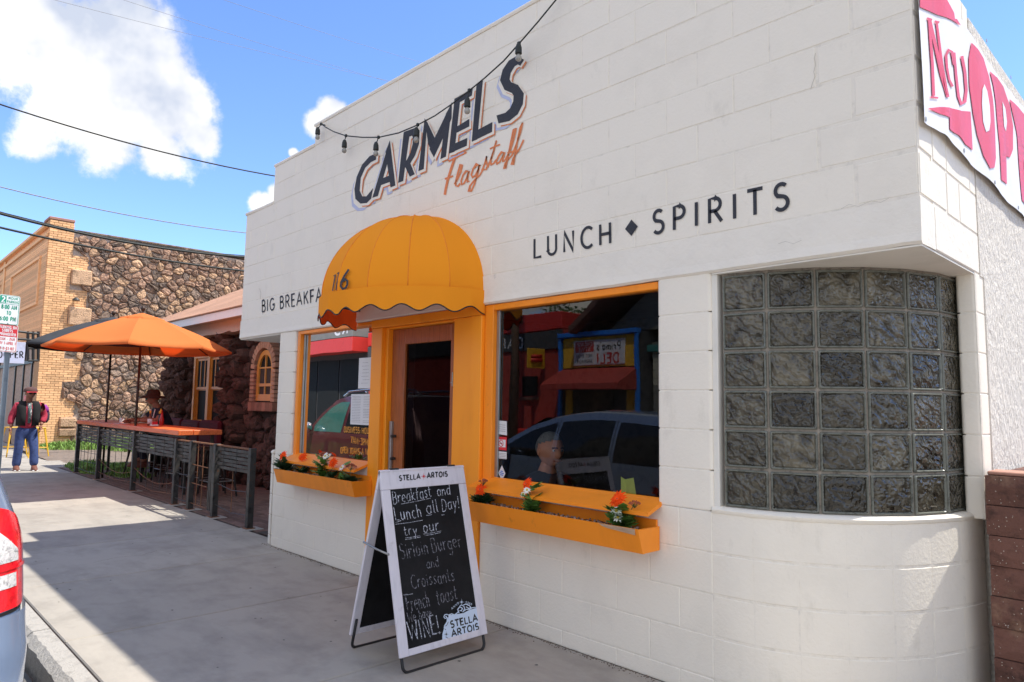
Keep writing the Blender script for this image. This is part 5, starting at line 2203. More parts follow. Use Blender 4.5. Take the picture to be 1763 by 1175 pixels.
def bx(y, z):
    w = .005*math.sin(y*9+z*1.3)+.008*noise3((y*2.2, z*1.2, 2))+.006*noise3((y*7, z*2, 5))
    return BX+.008+max(0, min(1, (3.46-z)/.35))*max(-.004, w)


mt_ = [(a, b-.012) for a, b in top]
nu, nv = 140, 30
vs = []
for i in range(nu+1):
    y = Y0-.01+(Y1-Y0)*i/nu
    zb, zt = interp(bot, y)+.006*math.sin(y*7), interp(top, y) if y > top[0][0] else top[0][1]
    for j in range(nv+1):
        z = zb+(zt-zb)*j/nv
        vs.append((bx(y, z), y, z))
MB().add(vs, [(i*(nv+1)+j, (i+1)*(nv+1)+j, (i+1)*(nv+1)+j+1, i*(nv+1)+j+1) for i in range(nu) for j in range(nv)]).build('vinyl_sheet', 'banner', bn, smooth=True, fixn=False)


def on_ban(a, b, lift=.003):
    p = onX(*Z8(a, b), BX)
    return V(bx(p.y, p.z)+lift, p.y, p.z)


def ban_poly(name, pts, mt, lift=.004):
    """polygon laid on the rippled vinyl: triangulated and subdivided"""
    bm = bmesh.new()
    vv = [bm.verts.new((p[0], p[1], 0)) for p in pts]
    bm.faces.new(vv)
    bmesh.ops.triangulate(bm, faces=bm.faces)
    for _ in range(4):
        es = [e for e in bm.edges if e.calc_length() > 22]
        if es:
            bmesh.ops.subdivide_edges(bm, edges=es, cuts=1)
            bmesh.ops.triangulate(bm, faces=bm.faces)
    bm.verts.index_update()
    m = MB()
    m.v = [tuple(on_ban(v.co.x, v.co.y, lift)) for v in bm.verts]
    m.f = [tuple(v.index for v in f.verts) for f in bm.faces]
    bm.free()
    return m.build(name, mt, bn, fixn=False)


ban_poly('red_bar', [(205, -60), (205, 35), (300, 78), (350, 98), (384, 116), (366, 88), (356, 88), (352, 62), (316, 0), (290, -60)], 'banner_red')
ban_poly('red_bar', [(240, 480), (290, 474), (331, 477), (331, 521)], 'banner_red')
ban_poly('red_bar', [(331.5, 477), (385, 492), (428, 494), (438, 664), (400, 640), (372, 600), (331.5, 572)], 'banner_red')
m = MB()
bf = lambda a, b: on_ban(a, b, .0042)
for pts, w in (([(246, 88), (252, 180), (260, 280), (266, 425)], 13), ([(246, 88), (275, 210), (300, 330), (324, 432)], 15), ([(278, 102), (288, 180), (300, 290), (322, 420)], 9), ([(236, 84), (258, 92)], 9), ([(270, 98), (288, 104)], 9), ([(252, 430), (286, 434)], 8),
               ([(346, 385), (330, 355), (318, 300), (314, 250), (324, 225), (340, 234), (350, 290)], 10), ([(352, 236), (362, 340), (372, 430), (384, 462), (402, 450), (410, 400), (404, 320), (390, 250)], 13)):
    m.ribbon(pts, w, bf)
m.build('red_word', 'banner_red', bn, fixn=False)
ban_poly('red_letter', [(430, 192), (455, 220), (482, 262), (506, 340), (520, 440), (530, 580), (532, 700), (524, 742), (505, 746), (480, 690), (455, 600), (438, 500), (424, 380), (420, 260)], 'banner_red')
ban_poly('letter_counter', [(478, 376), (492, 405), (502, 470), (503, 540), (497, 580), (486, 586), (474, 540), (468, 460), (469, 400)], 'banner', .006)
ban_poly('red_letter', [(510, 318), (545, 345), (572, 385), (600, 470), (612, 560), (612, 660), (600, 696), (586, 690), (588, 814), (562, 794), (556, 640), (540, 460), (524, 380)], 'banner_red')
ban_poly('letter_counter', [(566, 450), (580, 480), (588, 540), (584, 580), (574, 560), (570, 500)], 'banner', .006)
m = MB()
bw = lambda y, z: V(bx(y, z)+.0032, y, z)
eY = onX(*Z8(600, 470), BX)
z0e, z1e = 2.80, 3.36
ban_poly('red_letter', [(598, 440), (640, 478), (700, 548), (700, 620), (646, 560), (650, 640), (700, 700), (700, 760), (656, 706), (664, 790), (700, 850), (700, 930), (652, 884), (640, 740), (628, 600)], 'banner_red')
m.ribbon([(2.85, z0e), (2.85, z1e), (3.35, z0e), (3.35, z1e)], .12, bw)
m.build('red_letter', 'banner_red', bn, fixn=False)
m = MB()
for y in [Y0+.01]+[Y0+.6*k for k in range(1, 7)]:
    for z in (interp(bot, y)+.02, ztop-.03):
        m.lathe((bx(y, z)+.001, y, z), [(.004, 0), (.011, 0), (.011, .002), (.004, .002)], 10, Matrix.Rotation(PI/2, 3, 'Y'))
m.build('grommets', 'alu', bn)

# ================================================================== BROWN BLOCK GARDEN WALL
gw = thing('garden_wall', 'low wall of dark brown split blocks with terracotta cap at the right edge', 'wall', (-.4, .8, 0))
rnd = random.Random(21)
h = .1385
for j in range(9):
    z0 = 1.128-h*(j+1)
    x = -.845+(.0 if j % 2 else 0)+rnd.uniform(-.004, .004)
    first = True
    while x < 1.2:
        w = (.40 if first and j % 2 else .30)+rnd.uniform(-.02, .02)
        y = .72+rnd.uniform(-.006, .006)
        n = 5
        # split face: uneven grid front
        vs = []
        nz = 3
        for a in range(n+1):
            for b in range(nz+1):
                e = 1 if a in (0, n) or b in (0, nz) else 0
                vs.append((x+.003+(w-.006)*a/n, y+e*.008+rnd.uniform(-.006, .006)*(1-e), max(z0, -.12)+.002+(h-.004)*b/nz))
        k = len(vs)
        vs += [(x+.003, y+.2, max(z0, -.12)+.002), (x+.003, y+.2, z0+h-.002), (x+w-.003, y+.2, z0+h-.002), (x+w-.003, y+.2, max(z0, -.12)+.002)]
        fs = [(a*(nz+1)+b, (a+1)*(nz+1)+b, (a+1)*(nz+1)+b+1, a*(nz+1)+b+1) for a in range(n) for b in range(nz)]
        fs += [tuple(list(range(0, nz+1))+[k+1, k]), tuple([n*(nz+1)+b for b in range(nz+1)]+[k+2, k+3]),
               tuple([a*(nz+1)+nz for a in range(n+1)]+[k+2, k+1]), tuple([a*(nz+1) for a in range(n+1)]+[k+3, k]), (k, k+1, k+2, k+3)]
        o = MB().add(vs, fs).build('block', 'brownblock', gw)
        m = MB()
        for q in range(26):
            px_, pz_ = x+rnd.uniform(.01, w-.01), z0+rnd.uniform(.01, h-.01)
            m.ball((px_, y+.001, pz_), rnd.uniform(.0012, .0032), 5, 3)
        if j < 8 and x < 0:
            m.build('aggregate', 'brownspeck', o, kind='stuff')
        x += w
        first = False
for j in range(8):
    z0 = 1.128-h*(j+1)
    y = .925
    while y < 3.2:
        MB().box(-.843, y+.003, z0+.002, -.62, y+.38, z0+h-.002, .006).build('block', 'brownblock', gw)
        y += .385
MB().box(-.838, .745, 1.129, 1.2, .92, 1.146, .004).build('cap', 'capblock', gw)
MB().box(-.66, .86, 1.1465, 1.2, .93, 1.185, .004).build('cap', 'capblock', gw)

# ================================================================== PEOPLE


def head_mb(c, r, yaw, pitch=0, tilt=0):
    """head about 2r tall at centre c looking along yaw (0 = +x)"""
    Rm = Matrix.Rotation(yaw, 3, 'Z') @ Matrix.Rotation(-pitch, 3, 'Y') @ Matrix.Rotation(tilt, 3, 'X')
    m = MB()
    nu, nv = 32, 22
    vs, fs = [], []

    def shape(u, v):
        a = -PI/2+PI*v
        b = 2*PI*u
        x, y, z = math.cos(a)*math.cos(b), math.cos(a)*math.sin(b), math.sin(a)
        X, Y, Z = x*.92, y*.76, z
        if z < 0:
            Y *= 1-.28*(-z)**1.3
            if x > 0:
                X *= 1-.02*z
            else:
                X *= 1-.30*(-z)
        if x < 0 and z > -.2:
            X *= 1.08
        g = lambda y0, z0, sy, sz: math.exp(-((y-y0)/sy)**2-((z-z0)/sz)**2)
        if x > 0:
            X += .27*g(0, -.22, .11, .17)+.12*g(0, -.05, .08, .16)      # nose
            X += .06*g(0, .20, .5, .10)                                # brow
            X -= .10*(g(.32, .06, .14, .09)+g(-.32, .06, .14, .09))      # eye sockets
            X += .05*g(0, -.47, .22, .05)+.05*g(0, -.58, .2, .05)-.04*g(0, -.525, .22, .025)
            X += .10*g(0, -.82, .25, .16)                              # chin
            X += .03*(g(.45, -.2, .2, .2)+g(-.45, -.2, .2, .2))
        return Vector((X, Y, Z))
    for j in range(1, nv):
        for i in range(nu):
            vs.append(Vector(c)+Rm @ (shape(i/nu, j/nv)*r))
    t, b = len(vs), len(vs)+1
    vs += [Vector(c)+Rm @ (shape(0, 1)*r), Vector(c)+Rm @ (shape(0, 0)*r)]
    for j in range(nv-2):
        for i in range(nu):
            fs.append((j*nu+i, j*nu+(i+1) % nu, (j+1)*nu+(i+1) % nu, (j+1)*nu+i))
    for i in range(nu):
        fs.append(((nv-2)*nu+i, (nv-2)*nu+(i+1) % nu, t))
        fs.append((i, b, (i+1) % nu))
    m.add(vs, fs)
    for s in (-1, 1):   # ears
        cc = Vector(c)+Rm @ (Vector((-.06, s*.76, -.08))*r)
        e = MB()
        e.ball((0, 0, 0), 1, 10, 6, (.15*r, .05*r, .25*r))
        m.add([cc+Rm @ Vector(p) for p in e.v], e.f)
    return m, Rm, shape


def hair_mb(c, r, Rm, shape, line):
    """a shell over the skull; line(x,y,z) is True where hair grows"""
    m = MB()
    nu, nv = 40, 28
    vs = {}
    out, fs = [], []
    for j in range(nv+1):
        for i in range(nu):
            p = shape(i/nu, j/nv)
            q = p.normalized()
            pp = p*(1.05)+q*.02*noise3((p.x*6, p.y*6, p.z*6))
            vs[(i, j)] = (len(out), line(q.x, q.y, q.z))
            out.append(Vector(c)+Rm @ (pp*r))
    for j in range(nv):
        for i in range(nu):
            k = [vs[(i, j)], vs[((i+1) % nu, j)], vs[((i+1) % nu, j+1)], vs[(i, j+1)]]
            if all(a[1] for a in k):
                fs.append(tuple(a[0] for a in k))
    m.add(out, fs)
    return m


def eyes(c, r, Rm, parent):
    for s in (-1, 1):
        m = MB()
        p = Vector(c)+Rm @ (Vector((.80, s*.27, .07))*r)
        m.ball(p, .085*r, 8, 6)
        m.build('eye', 'paper', parent, smooth=True)
        m = MB()
        m.ball(p+Rm @ Vector((.045*r, 0, 0)), .05*r, 8, 6)
        m.build('pupil', 'black', parent, smooth=True)


def hand(name, wrist, d, palm, mt, parent, L_=.17, curl=.5, side=1):
    """hand: skinned palm with five separate fingers; d: pointing direction, palm: palm normal"""
    d = Vector(d).normalized()
    n = Vector(palm)
    n = (n-d*n.dot(d)).normalized()
    s = d.cross(n)*side
    w = Vector(wrist)
    js = [(w, .024), (w+d*L_*.28, (.032, .016)), (w+d*L_*.48, (.036, .014))]
    ed = [(0, 1), (1, 2)]
    for k, (off, ln) in enumerate(((-.030, .85), (-.010, 1.0), (.011, .93), (.030, .75))):
        b = w+d*L_*.48+s*off
        p1 = b+d*L_*.22*ln+n*.004
        p2 = p1+(d*math.cos(curl)+n*math.sin(curl))*L_*.17*ln
        p3 = p2+(d*math.cos(curl*2)+n*math.sin(curl*2))*L_*.13*ln
        i = len(js)
        js += [(b, .0098), (p1, .0092), (p2, .0084), (p3, .007)]
        ed += [(2, i), (i, i+1), (i+1, i+2), (i+2, i+3)]
    b = w+d*L_*.18-s*.026
    p1 = b+(d*.7-s*.6+n*.25).normalized()*L_*.22
    p2 = p1+(d*.9-s*.15+n*.35).normalized()*L_*.17
    i = len(js)
    js += [(b, .013), (p1, .0105), (p2, .008)]
    ed += [(1, i), (i, i+1), (i+1, i+2)]
    return skin_body(name, js, ed, mt, parent, 1)


def loft(rings, n=20):
    """closed elliptical cross sections: (centre, rx, ry, yaw)"""
    vs, fs = [], []
    for (c, rx, ry, yaw) in rings:
        for k in range(n):
            a = 2*PI*k/n
            x, y = rx*math.cos(a), ry*math.sin(a)
            vs.append((c[0]+x*math.cos(yaw)-y*math.sin(yaw), c[1]+x*math.sin(yaw)+y*math.cos(yaw), c[2]))
    for i in range(len(rings)-1):
        for k in range(n):
            fs.append((i*n+k, i*n+(k+1) % n, (i+1)*n+(k+1) % n, (i+1)*n+k))
    fs.append(tuple(range(n)))
    fs.append(tuple((len(rings)-1)*n+k for k in range(n)))
    return MB().add(vs, fs)


# ---- diner just inside the right hand window, in profile
pm = thing('person', 'grey haired man in a dark shirt seated in profile behind the right window', 'person', (-3.16, .36, .45))
hc = onY(947, 774, .36)
m, Rm, sh = head_mb(hc, .118, R(-14), R(-6))
hd = m.build('head', 'skin', pm, smooth=True)
hair_mb(hc, .118, Rm, sh, lambda x, y, z: (z > .30+.40*x if x > -.05 else z > -.52)).build('hair', 'hair', hd, smooth=True)
eyes(hc, .118, Rm, hd)
for s_ in (-1, 1):
    MB().tube([hc+Rm @ (V(.80, s_*.42, .20)*.118), hc+Rm @ (V(.90, s_*.27, .245)*.118), hc+Rm @ (V(.95, s_*.12, .215)*.118)], .005, 5).build('eyebrow', 'cap', hd)
MB().tube([hc+Rm @ (V(.84, -.26, -.54)*.118), hc+Rm @ (V(.955, 0, -.525)*.118), hc+Rm @ (V(.84, .26, -.54)*.118)], .005, 5).build('mouth', 'petal_r', hd)
skin_body('body', [(hc+V(-.045, 0, -.55), (.15, .17)), (hc+V(-.05, 0, -.40), (.14, .19)), (hc+V(-.045, 0, -.245), (.10, .15)), (hc+V(-.03, 0, -.16), .058), (hc+V(-.02, 0, -.06), .050),
                   (hc+V(-.05, -.17, -.26), .062), (hc+V(-.02, -.20, -.48), .05), (hc+V(.22, -.16, -.56), .036),
                   (hc+V(-.05, .17, -.26), .062), (hc+V(-.02, .20, -.48), .05), (hc+V(.22, .16, -.56), .036)],
          [(0, 1), (1, 2), (2, 3), (3, 4), (2, 5), (5, 6), (6, 7), (2, 8), (8, 9), (9, 10)], 'skin', pm)
skin_body('shirt', [(hc+V(-.045, 0, -.57), (.17, .19)), (hc+V(-.05, 0, -.38), (.165, .21)), (hc+V(-.045, 0, -.235), (.135, .18)), (hc+V(-.03, 0, -.125), .074),
                    (hc+V(-.05, -.18, -.26), .078), (hc+V(-.03, -.21, -.44), .066), (hc+V(-.05, .18, -.26), .078), (hc+V(-.03, .21, -.44), .066)],
          [(0, 1), (1, 2), (2, 3), (2, 4), (4, 5), (2, 6), (6, 7)], 'navy', pm)
hand('hand', hc+V(.22, -.16, -.56), (1, .3, -.1), (0, 0, -1), 'skin', pm)
hand('hand', hc+V(.22, .16, -.56), (1, -.3, -.1), (0, 0, -1), 'skin', pm, side=-1)
# his table with a shaker
t = thing('cafe_table', 'dark table just inside the right window of the cafe', 'table', (-2.75, .42, 0))
MB().box(-3.0, .12, .52, -2.3, .8, .55, .006).build('tabletop', 'brown', t)
m = MB()
m.lathe((-2.65, .46, 0), [(.2, 0.01), (.2, .03), (.03, .05), (.03, .515), (.06, .52)], 14)
m.build('pedestal', 'steel', t)
p = onY(1057, 858, .12)
b = thing('pepper_shaker', 'small glass shaker with white cap behind the right window pane', 'shaker', (p.x, .13, p.z-.03))
MB().lathe((p.x, .13, p.z-.06), [(.018, 0), (.02, .01), (.02, .06), (.015, .07)], 12).build('jar', 'carglass', b, smooth=True)
MB().lathe((p.x, .13, p.z+.011), [(.016, 0), (.017, .02), (.012, .028)], 12).build('lid', 'paper', b, smooth=True)

# ---- the man walking up the sidewalk
wx, wy = -16.8, -.46
mw = thing('person', 'man in red plaid shirt, black vest, cap and jeans walking down the sidewalk', 'person', (wx, wy, 0))
A = lambda y, z, x=0: V(wx+x, wy+y, z)       # y to his side (picture right is +y), he faces +x
skin_body('body', [(A(0, .88), (.10, .11)), (A(0, 1.05), (.115, .14)), (A(0, 1.24), (.12, .165)), (A(0, 1.34), .075), (A(0, 1.42, .01), .058), (A(0, 1.52, .02), .08),
                   (A(-.17, 1.29), .06), (A(-.245, 1.05, -.02), .045), (A(-.27, .84, .04), .032), (A(.17, 1.29), .06), (A(.27, 1.07, -.02), .045), (A(.215, .88, .10), .032),
                   (A(-.095, .78), .07), (A(-.11, .45, .03), .05), (A(-.12, .08, -.02), .04), (A(.095, .78), .07), (A(.12, .45, .12), .06), (A(.13, .10, .16), .04)],
          [(0, 1), (1, 2), (2, 3), (3, 4), (4, 5), (2, 6), (6, 7), (7, 8), (2, 9), (9, 10), (10, 11), (0, 12), (12, 13), (13, 14), (0, 15), (15, 16), (16, 17)], 'skin_d', mw)
skin_body('jeans', [(A(0, .90), (.145, .155)), (A(0, .80), (.135, .15)), (A(-.10, .70), .105), (A(-.115, .45, .03), .082), (A(-.125, .20, .0), .082), (A(-.13, .05, -.01), .085),
                    (A(.10, .70), .105), (A(.125, .45, .11), .082), (A(.135, .22, .14), .082), (A(.14, .07, .15), .085)],
          [(0, 1), (1, 2), (2, 3), (3, 4), (4, 5), (1, 6), (6, 7), (7, 8), (8, 9)], 'jeans', mw)
skin_body('plaid_shirt', [(A(0, .78), (.155, .175)), (A(0, .95), (.15, .17)), (A(0, 1.10), (.145, .17)), (A(0, 1.26), (.13, .18)), (A(0, 1.35), .09),
                          (A(-.185, 1.28), .078), (A(-.26, 1.06, -.02), .068), (A(-.285, .90, .03), .055), (A(.185, 1.28), .078), (A(.29, 1.07, -.02), .068), (A(.235, .93, .08), .055)],
          [(0, 1), (1, 2), (2, 3), (3, 4), (3, 5), (5, 6), (6, 7), (3, 8), (8, 9), (9, 10)], 'redjacket', mw)
for s in (-1, 1):
    m = loft([(A(s*.105, .88, .01), .155, .088, 0), (A(s*.105, 1.05, .01), .152, .092, 0), (A(s*.11, 1.2, .005), .148, .098, 0), (A(s*.115, 1.30, 0), .12, .09, 0), (A(s*.10, 1.37, 0), .06, .06, 0)], 16)
    m.build('vest', 'vest', mw, smooth=True)
m = loft([(A(.01, .93, .115), .05, .03, 0), (A(.01, 1.15, .12), .05, .035, 0), (A(0, 1.33, .07), .04, .035, 0)], 12)
m.build('undershirt', 'shirt', mw, smooth=True)
hc = A(.01, 1.525, .03)
m, Rm, sh = head_mb(hc, .112, R(12), R(-4))
hd = m.build('head', 'skin_d', mw, smooth=True)
m = MB()
cv = []
for (r_, z) in ((.118, .02), (.12, .045), (.113, .08), (.085, .112), (.03, .128)):
    cv.append((r_, z))
m.lathe(hc+V(-.008, 0, 0), cv, 20)
m.build('cap', 'cap', mw, smooth=True)
m = MB()
vs = []
for k in range(13):
    a = R(-62+124*k/12)
    vs += [hc+Rm @ V(.108*math.cos(a), .108*math.sin(a), .035), hc+Rm @ V(.108*math.cos(a)+.075*math.cos(a*.6), .115*math.sin(a), .012+.02*math.cos(a))]
m.add(vs, [(2*k, 2*k+1, 2*k+3, 2*k+2) for k in range(12)])
m.build('cap_brim', 'capred', mw, smooth=True, fixn=False)
m = MB()
for s in (-1, 1):
    e = MB()
    e.ball((0, 0, 0), 1, 10, 6, (.014, .034, .022))
    m.add([hc+Rm @ (Vector(p)+V(.098, s*.036, .008)) for p in e.v], e.f)
m.build('sunglasses', 'black', mw, smooth=True)
hand('hand', A(-.275, .85, .04), (.1, 0, -1), (.2, 1, 0), 'skin_d', mw, .18, .35, -1)
hand('hand', A(.215, .885, .10), (.5, -.1, -1), (0, -1, 0), 'skin_d', mw, .18, .5, 1)
for (y, x) in ((-.13, .02), (.14, .19)):
    m = loft([(A(y, .0, x+.03), .145, .052, 0), (A(y, .03, x+.03), .148, .054, 0), (A(y, .06, x+.01), .12, .05, 0), (A(y, .10, x-.03), .07, .045, 0)], 16)
    m.build('shoe', 'shoe', mw, smooth=True)
    MB().box(wx+x-.105, wy+y-.05, 0.0, wx+x+.168, wy+y+.05, .018, .008).build('sole', 'paper', mw)
bp = thing('backpack', 'purple and dark backpack on the walking man', 'backpack', (wx-.2, wy+.3, .95))
m = loft([(A(.27, .93, -.20), .09, .10, 0), (A(.28, 1.0, -.22), .12, .13, 0), (A(.28, 1.12, -.22), .115, .13, 0), (A(.275, 1.16, -.21), .10, .12, 0)], 18)
m.build('pack_body', 'darkpack', bp, smooth=True)
m = loft([(A(.275, 1.14, -.21), .105, .125, 0), (A(.27, 1.24, -.21), .095, .11, 0), (A(.26, 1.30, -.19), .05, .07, 0)], 18)
m.build('pack_lid', 'purple', bp, smooth=True)

# ---- the diner at the bar under the umbrella
sx, sy = -13.1, .95
ms = thing('person', 'man in dark wide brimmed hat, mirrored sunglasses and navy striped shirt leaning on the bar', 'person', (sx, sy, .7))
B_ = lambda x, y, z: V(sx+x, sy+y, z)
skin_body('body', [(B_(0, .05, .80), (.14, .14)), (B_(0, -.02, 1.0), (.12, .14)), (B_(0, -.10, 1.20), (.12, .16)), (B_(0, -.14, 1.29), .07), (B_(0, -.18, 1.38), .056), (B_(0, -.21, 1.45), .075),
                   (B_(.17, -.12, 1.22), .06), (B_(.27, -.20, 1.08), .045), (B_(.05, -.42, 1.075), .034), (B_(-.17, -.12, 1.22), .06), (B_(-.28, -.26, 1.08), .045), (B_(-.25, -.50, 1.075), .034),
                   (B_(.10, -.12, .78), .09), (B_(.11, -.32, .74), .07), (B_(.11, -.34, .35), .05), (B_(-.10, -.12, .78), .09), (B_(-.11, -.32, .74), .07), (B_(-.11, -.34, .35), .05)],
          [(0, 1), (1, 2), (2, 3), (3, 4), (4, 5), (2, 6), (6, 7), (7, 8), (2, 9), (9, 10), (10, 11), (0, 12), (12, 13), (13, 14), (0, 15), (15, 16), (16, 17)], 'skin_d', ms)
skin_body('shirt', [(B_(0, .05, .82), (.16, .16)), (B_(0, -.02, 1.0), (.15, .165)), (B_(0, -.10, 1.18), (.14, .175)), (B_(0, -.135, 1.29), .085),
                    (B_(.18, -.12, 1.22), .078), (B_(.255, -.18, 1.12), .07), (B_(-.18, -.12, 1.22), .078), (B_(-.26, -.22, 1.12), .07)],
          [(0, 1), (1, 2), (2, 3), (2, 4), (4, 5), (2, 6), (6, 7)], 'navy', ms)
m = MB()
for (a, b) in (((.10, -.27, 1.27), (.11, -.26, 1.08)), ((.20, -.23, 1.27), (.235, -.27, 1.12)), ((-.22, -.24, 1.27), (-.27, -.30, 1.12))):
    m.tube([B_(*a), B_(*b)], .009, 6)
m.build('white_stripes', 'paper', ms)
skin_body('trousers', [(B_(0, .05, .80), (.15, .16)), (B_(.11, -.12, .78), .1), (B_(.12, -.33, .75), .085), (B_(.12, -.35, .4), .07), (B_(-.11, -.12, .78), .1), (B_(-.12, -.33, .75), .085), (B_(-.12, -.35, .4), .07)],
          [(0, 1), (1, 2), (2, 3), (0, 4), (4, 5), (5, 6)], 'navy', ms)
for s in (-1, 1):
    m = loft([(B_(s*.12, -.40, .28), .05, .13, 0), (B_(s*.12, -.40, .31), .052, .13, 0), (B_(s*.12, -.37, .38), .05, .08, 0)], 14)
    m.build('shoe', 'shoe', ms, smooth=True)
hc = B_(0, -.215, 1.46)
m, Rm, sh = head_mb(hc, .112, R(-120), R(-14))
m.build('head', 'skin_d', ms, smooth=True)
m = MB()
m.lathe(hc+V(0, 0, .045), [(.215, -.05), (.212, -.04), (.17, -.012), (.115, .0), (.11, .06), (.09, .10), (.04, .105)], 24)
m.build('hat', 'straw', ms, smooth=True)
m = MB()
for s in (-1, 1):
    e = MB()
    e.ball((0, 0, 0), 1, 10, 6, (.014, .036, .022))
    m.add([hc+Rm @ (Vector(p)+V(.098, s*.036, .008)) for p in e.v], e.f)
m.build('sunglasses', 'teal', ms, smooth=True)
hand('hand', B_(.05, -.42, 1.075), (-1, -.3, -.05), (0, 0, -1), 'skin_d', ms, .17, .4, 1)
hand('hand', B_(-.25, -.50, 1.075), (.5, -.6, -.05), (0, 0, -1), 'skin_d', ms, .17, .4, -1)

# ================================================================== PATIO FENCE
YF = .215
POSTS = [-7.775, -8.80, -9.62, -10.20, -12.10, -14.17, -15.72]
rnd = random.Random(31)


def fence_panel(x0, x1, label, slat_z=(.60, .865), rods='grid', top=True, rail=.885):
    r = thing('steel_fence_panel', label, 'fence', ((x0+x1)/2, YF, 0), 'steel fence panels along the sidewalk')
    n = 6
    h = (slat_z[1]-slat_z[0])/n
    for i in range(n):
        z = slat_z[0]+h*(i+.5)
        # each slat weaves in front of and behind the rods
        K = 24
        m = MB()
        vs = []
        for k in range(K+1):
            x = x1+(x0-x1)*k/K
            y = YF+.010*math.cos(PI*(x-x0)/.38+(PI if i % 2 else 0))+rnd.uniform(-.0007, .0007)
            vs += [(x, y-.003, z-h*.40), (x, y-.003, z+h*.40), (x, y+.003, z+h*.40), (x, y+.003, z-h*.40)]
        m.add(vs, [(k*4+a, (k+1)*4+a, (k+1)*4+(a+1) % 4, k*4+(a+1) % 4) for k in range(K) for a in range(4)])
        m.build('slat', 'steel', r)
    x = x0+.19
    while x < x1-.05:
        MB().tube([(x, YF, slat_z[0]-.02), (x, YF, slat_z[1]+.01)], .007, 6).build('weaving_rod', 'steel', r)
        x += .38
    if top:
        MB().box(x0, YF-.018, rail-.012, x1, YF+.018, rail+.006, .002).build('top_rail', 'rust', r)
    if rods == 'grid':
        nx = max(2, int((x1-x0)/.22))
        for k in range(1, nx):
            xx = x0+(x1-x0)*k/nx+rnd.uniform(-.02, .02)
            MB().tube([(xx, YF, .06), (xx+rnd.uniform(-.01, .01), YF+.004, .33), (xx, YF, slat_z[0])], .0045, 5).build('rod', 'rust' if k % 3 == 0 else 'steel', r)
        for z in (.10, .27, .44):
            MB().tube([(x0, YF-.005, z), ((x0+x1)/2, YF-.005, z-.012), (x1, YF-.005, z)], .0045, 5).build('rod', 'steel', r)
    elif rods == 'wire':
        for z in (.42, .16):
            MB().tube([(x0, YF, z), ((x0+x1)/2, YF, z-.045), (x1, YF, z-.02)], .005, 5).build('rod', 'steel', r)
        MB().tube([((x0+x1)/2, YF, .12), ((x0+x1)/2+.005, YF, slat_z[0])], .005, 5).build('rod', 'rust', r)
    elif rods == 'loops':
        MB().tube([(x0, YF, .36)]+[(x0+(x1-x0)*k/10, YF, .36-.13*math.sin(PI*k/10*.9)-.02*k/10) for k in range(1, 10)]+[(x1, YF, .30)], .005, 5).build('rod', 'rust', r)
        MB().tube([(x0, YF, .14), ((x0+x1)/2, YF, .09), (x1, YF, .14)], .005, 5).build('rod', 'rust', r)
        for k in range(1, 6):
            xx = x0+(x1-x0)*k/6
            MB().tube([(xx, YF, .09+rnd.uniform(0, .03)), (xx, YF, slat_z[0])], .004, 5).build('rod', 'steel', r)
    for x in (x0-.0, ):
        pass
    return r


for i, x in enumerate(POSTS):
    labs = ['dark steel fence post nearest the white cafe', 'dark steel fence post between the near panel and the gate strip', 'steel fence post on the near side of the ladder panel', 'steel fence post at the near end of the bar counter',
            'steel fence post carrying the orange umbrella pole', 'steel fence post carrying the black umbrella pole', 'steel fence post at the far grassy end of the bar']
    r = thing('fence_post', labs[i], 'post', (x, YF, 0), 'steel fence posts')
    w = .034
    MB().box(x-w, YF-w, 0, x+w, YF+w, .895 if i < 4 else .935, .003).build('post', 'steel', r)
    MB().box(x-w*1.6, YF-w*1.6, 0, x+w*1.6, YF+w*1.6, .012, .002).build('foot_plate', 'rust', r)
    m = MB()
    m.box(x-.09, YF-.12, -.001, x+.13, YF+.12, .004, .001)
    m.build('concrete_patch', 'kerb', r)
fence_panel(-8.766, -7.81, 'woven steel slat fence panel nearest the cafe with two thin wires below', rods='wire')
fence_panel(-10.166, -9.654, 'narrow woven steel panel with ladder rods beside the bar', rods='grid')
fence_panel(-12.066, -10.234, 'woven steel panel under the near half of the bar counter', (.62, .90), 'loops', False)
fence_panel(-14.136, -12.134, 'woven steel panel under the bar between the two umbrella poles', (.62, .90), 'loops', False)
fence_panel(-15.686, -14.204, 'woven steel panel under the far end of the bar over the grass', (.62, .90), 'grid', False)
r = thing('steel_gate', 'steel gate of close vertical flat bars and open rods between two fence posts', 'gate', (-9.2, YF, 0))
MB().box(-9.586, YF-.018, .873, -8.834, YF+.018, .891, .002).build('top_rail', 'rust', r)
for k in range(4):
    m = MB()
    pts = [(-8.87-.045*k+.008*math.sin(z*9+k), YF, z) for z in [.06+.08*q for q in range(11)]]
    vs = []
    for p in pts:
        vs += [(p[0]-.014, YF-.003, p[2]), (p[0]+.014, YF-.003, p[2]), (p[0]+.014, YF+.003, p[2]), (p[0]-.014, YF+.003, p[2])]
    m.add(vs, [(a*4+b, (a+1)*4+b, (a+1)*4+(b+1) % 4, a*4+(b+1) % 4) for a in range(10) for b in range(4)])
    m.build('flat_bar', 'steel', r)
for z in (.08, .34, .58):
    MB().tube([(-9.586, YF, z+.01), (-9.06, YF, z)], .006, 5).build('rod', 'rust', r)
for x in (-9.42, -9.24):
    MB().tube([(x, YF, .07), (x+.01, YF, .4), (x, YF, .873)], .0055, 5).build('rod', 'rust', r)

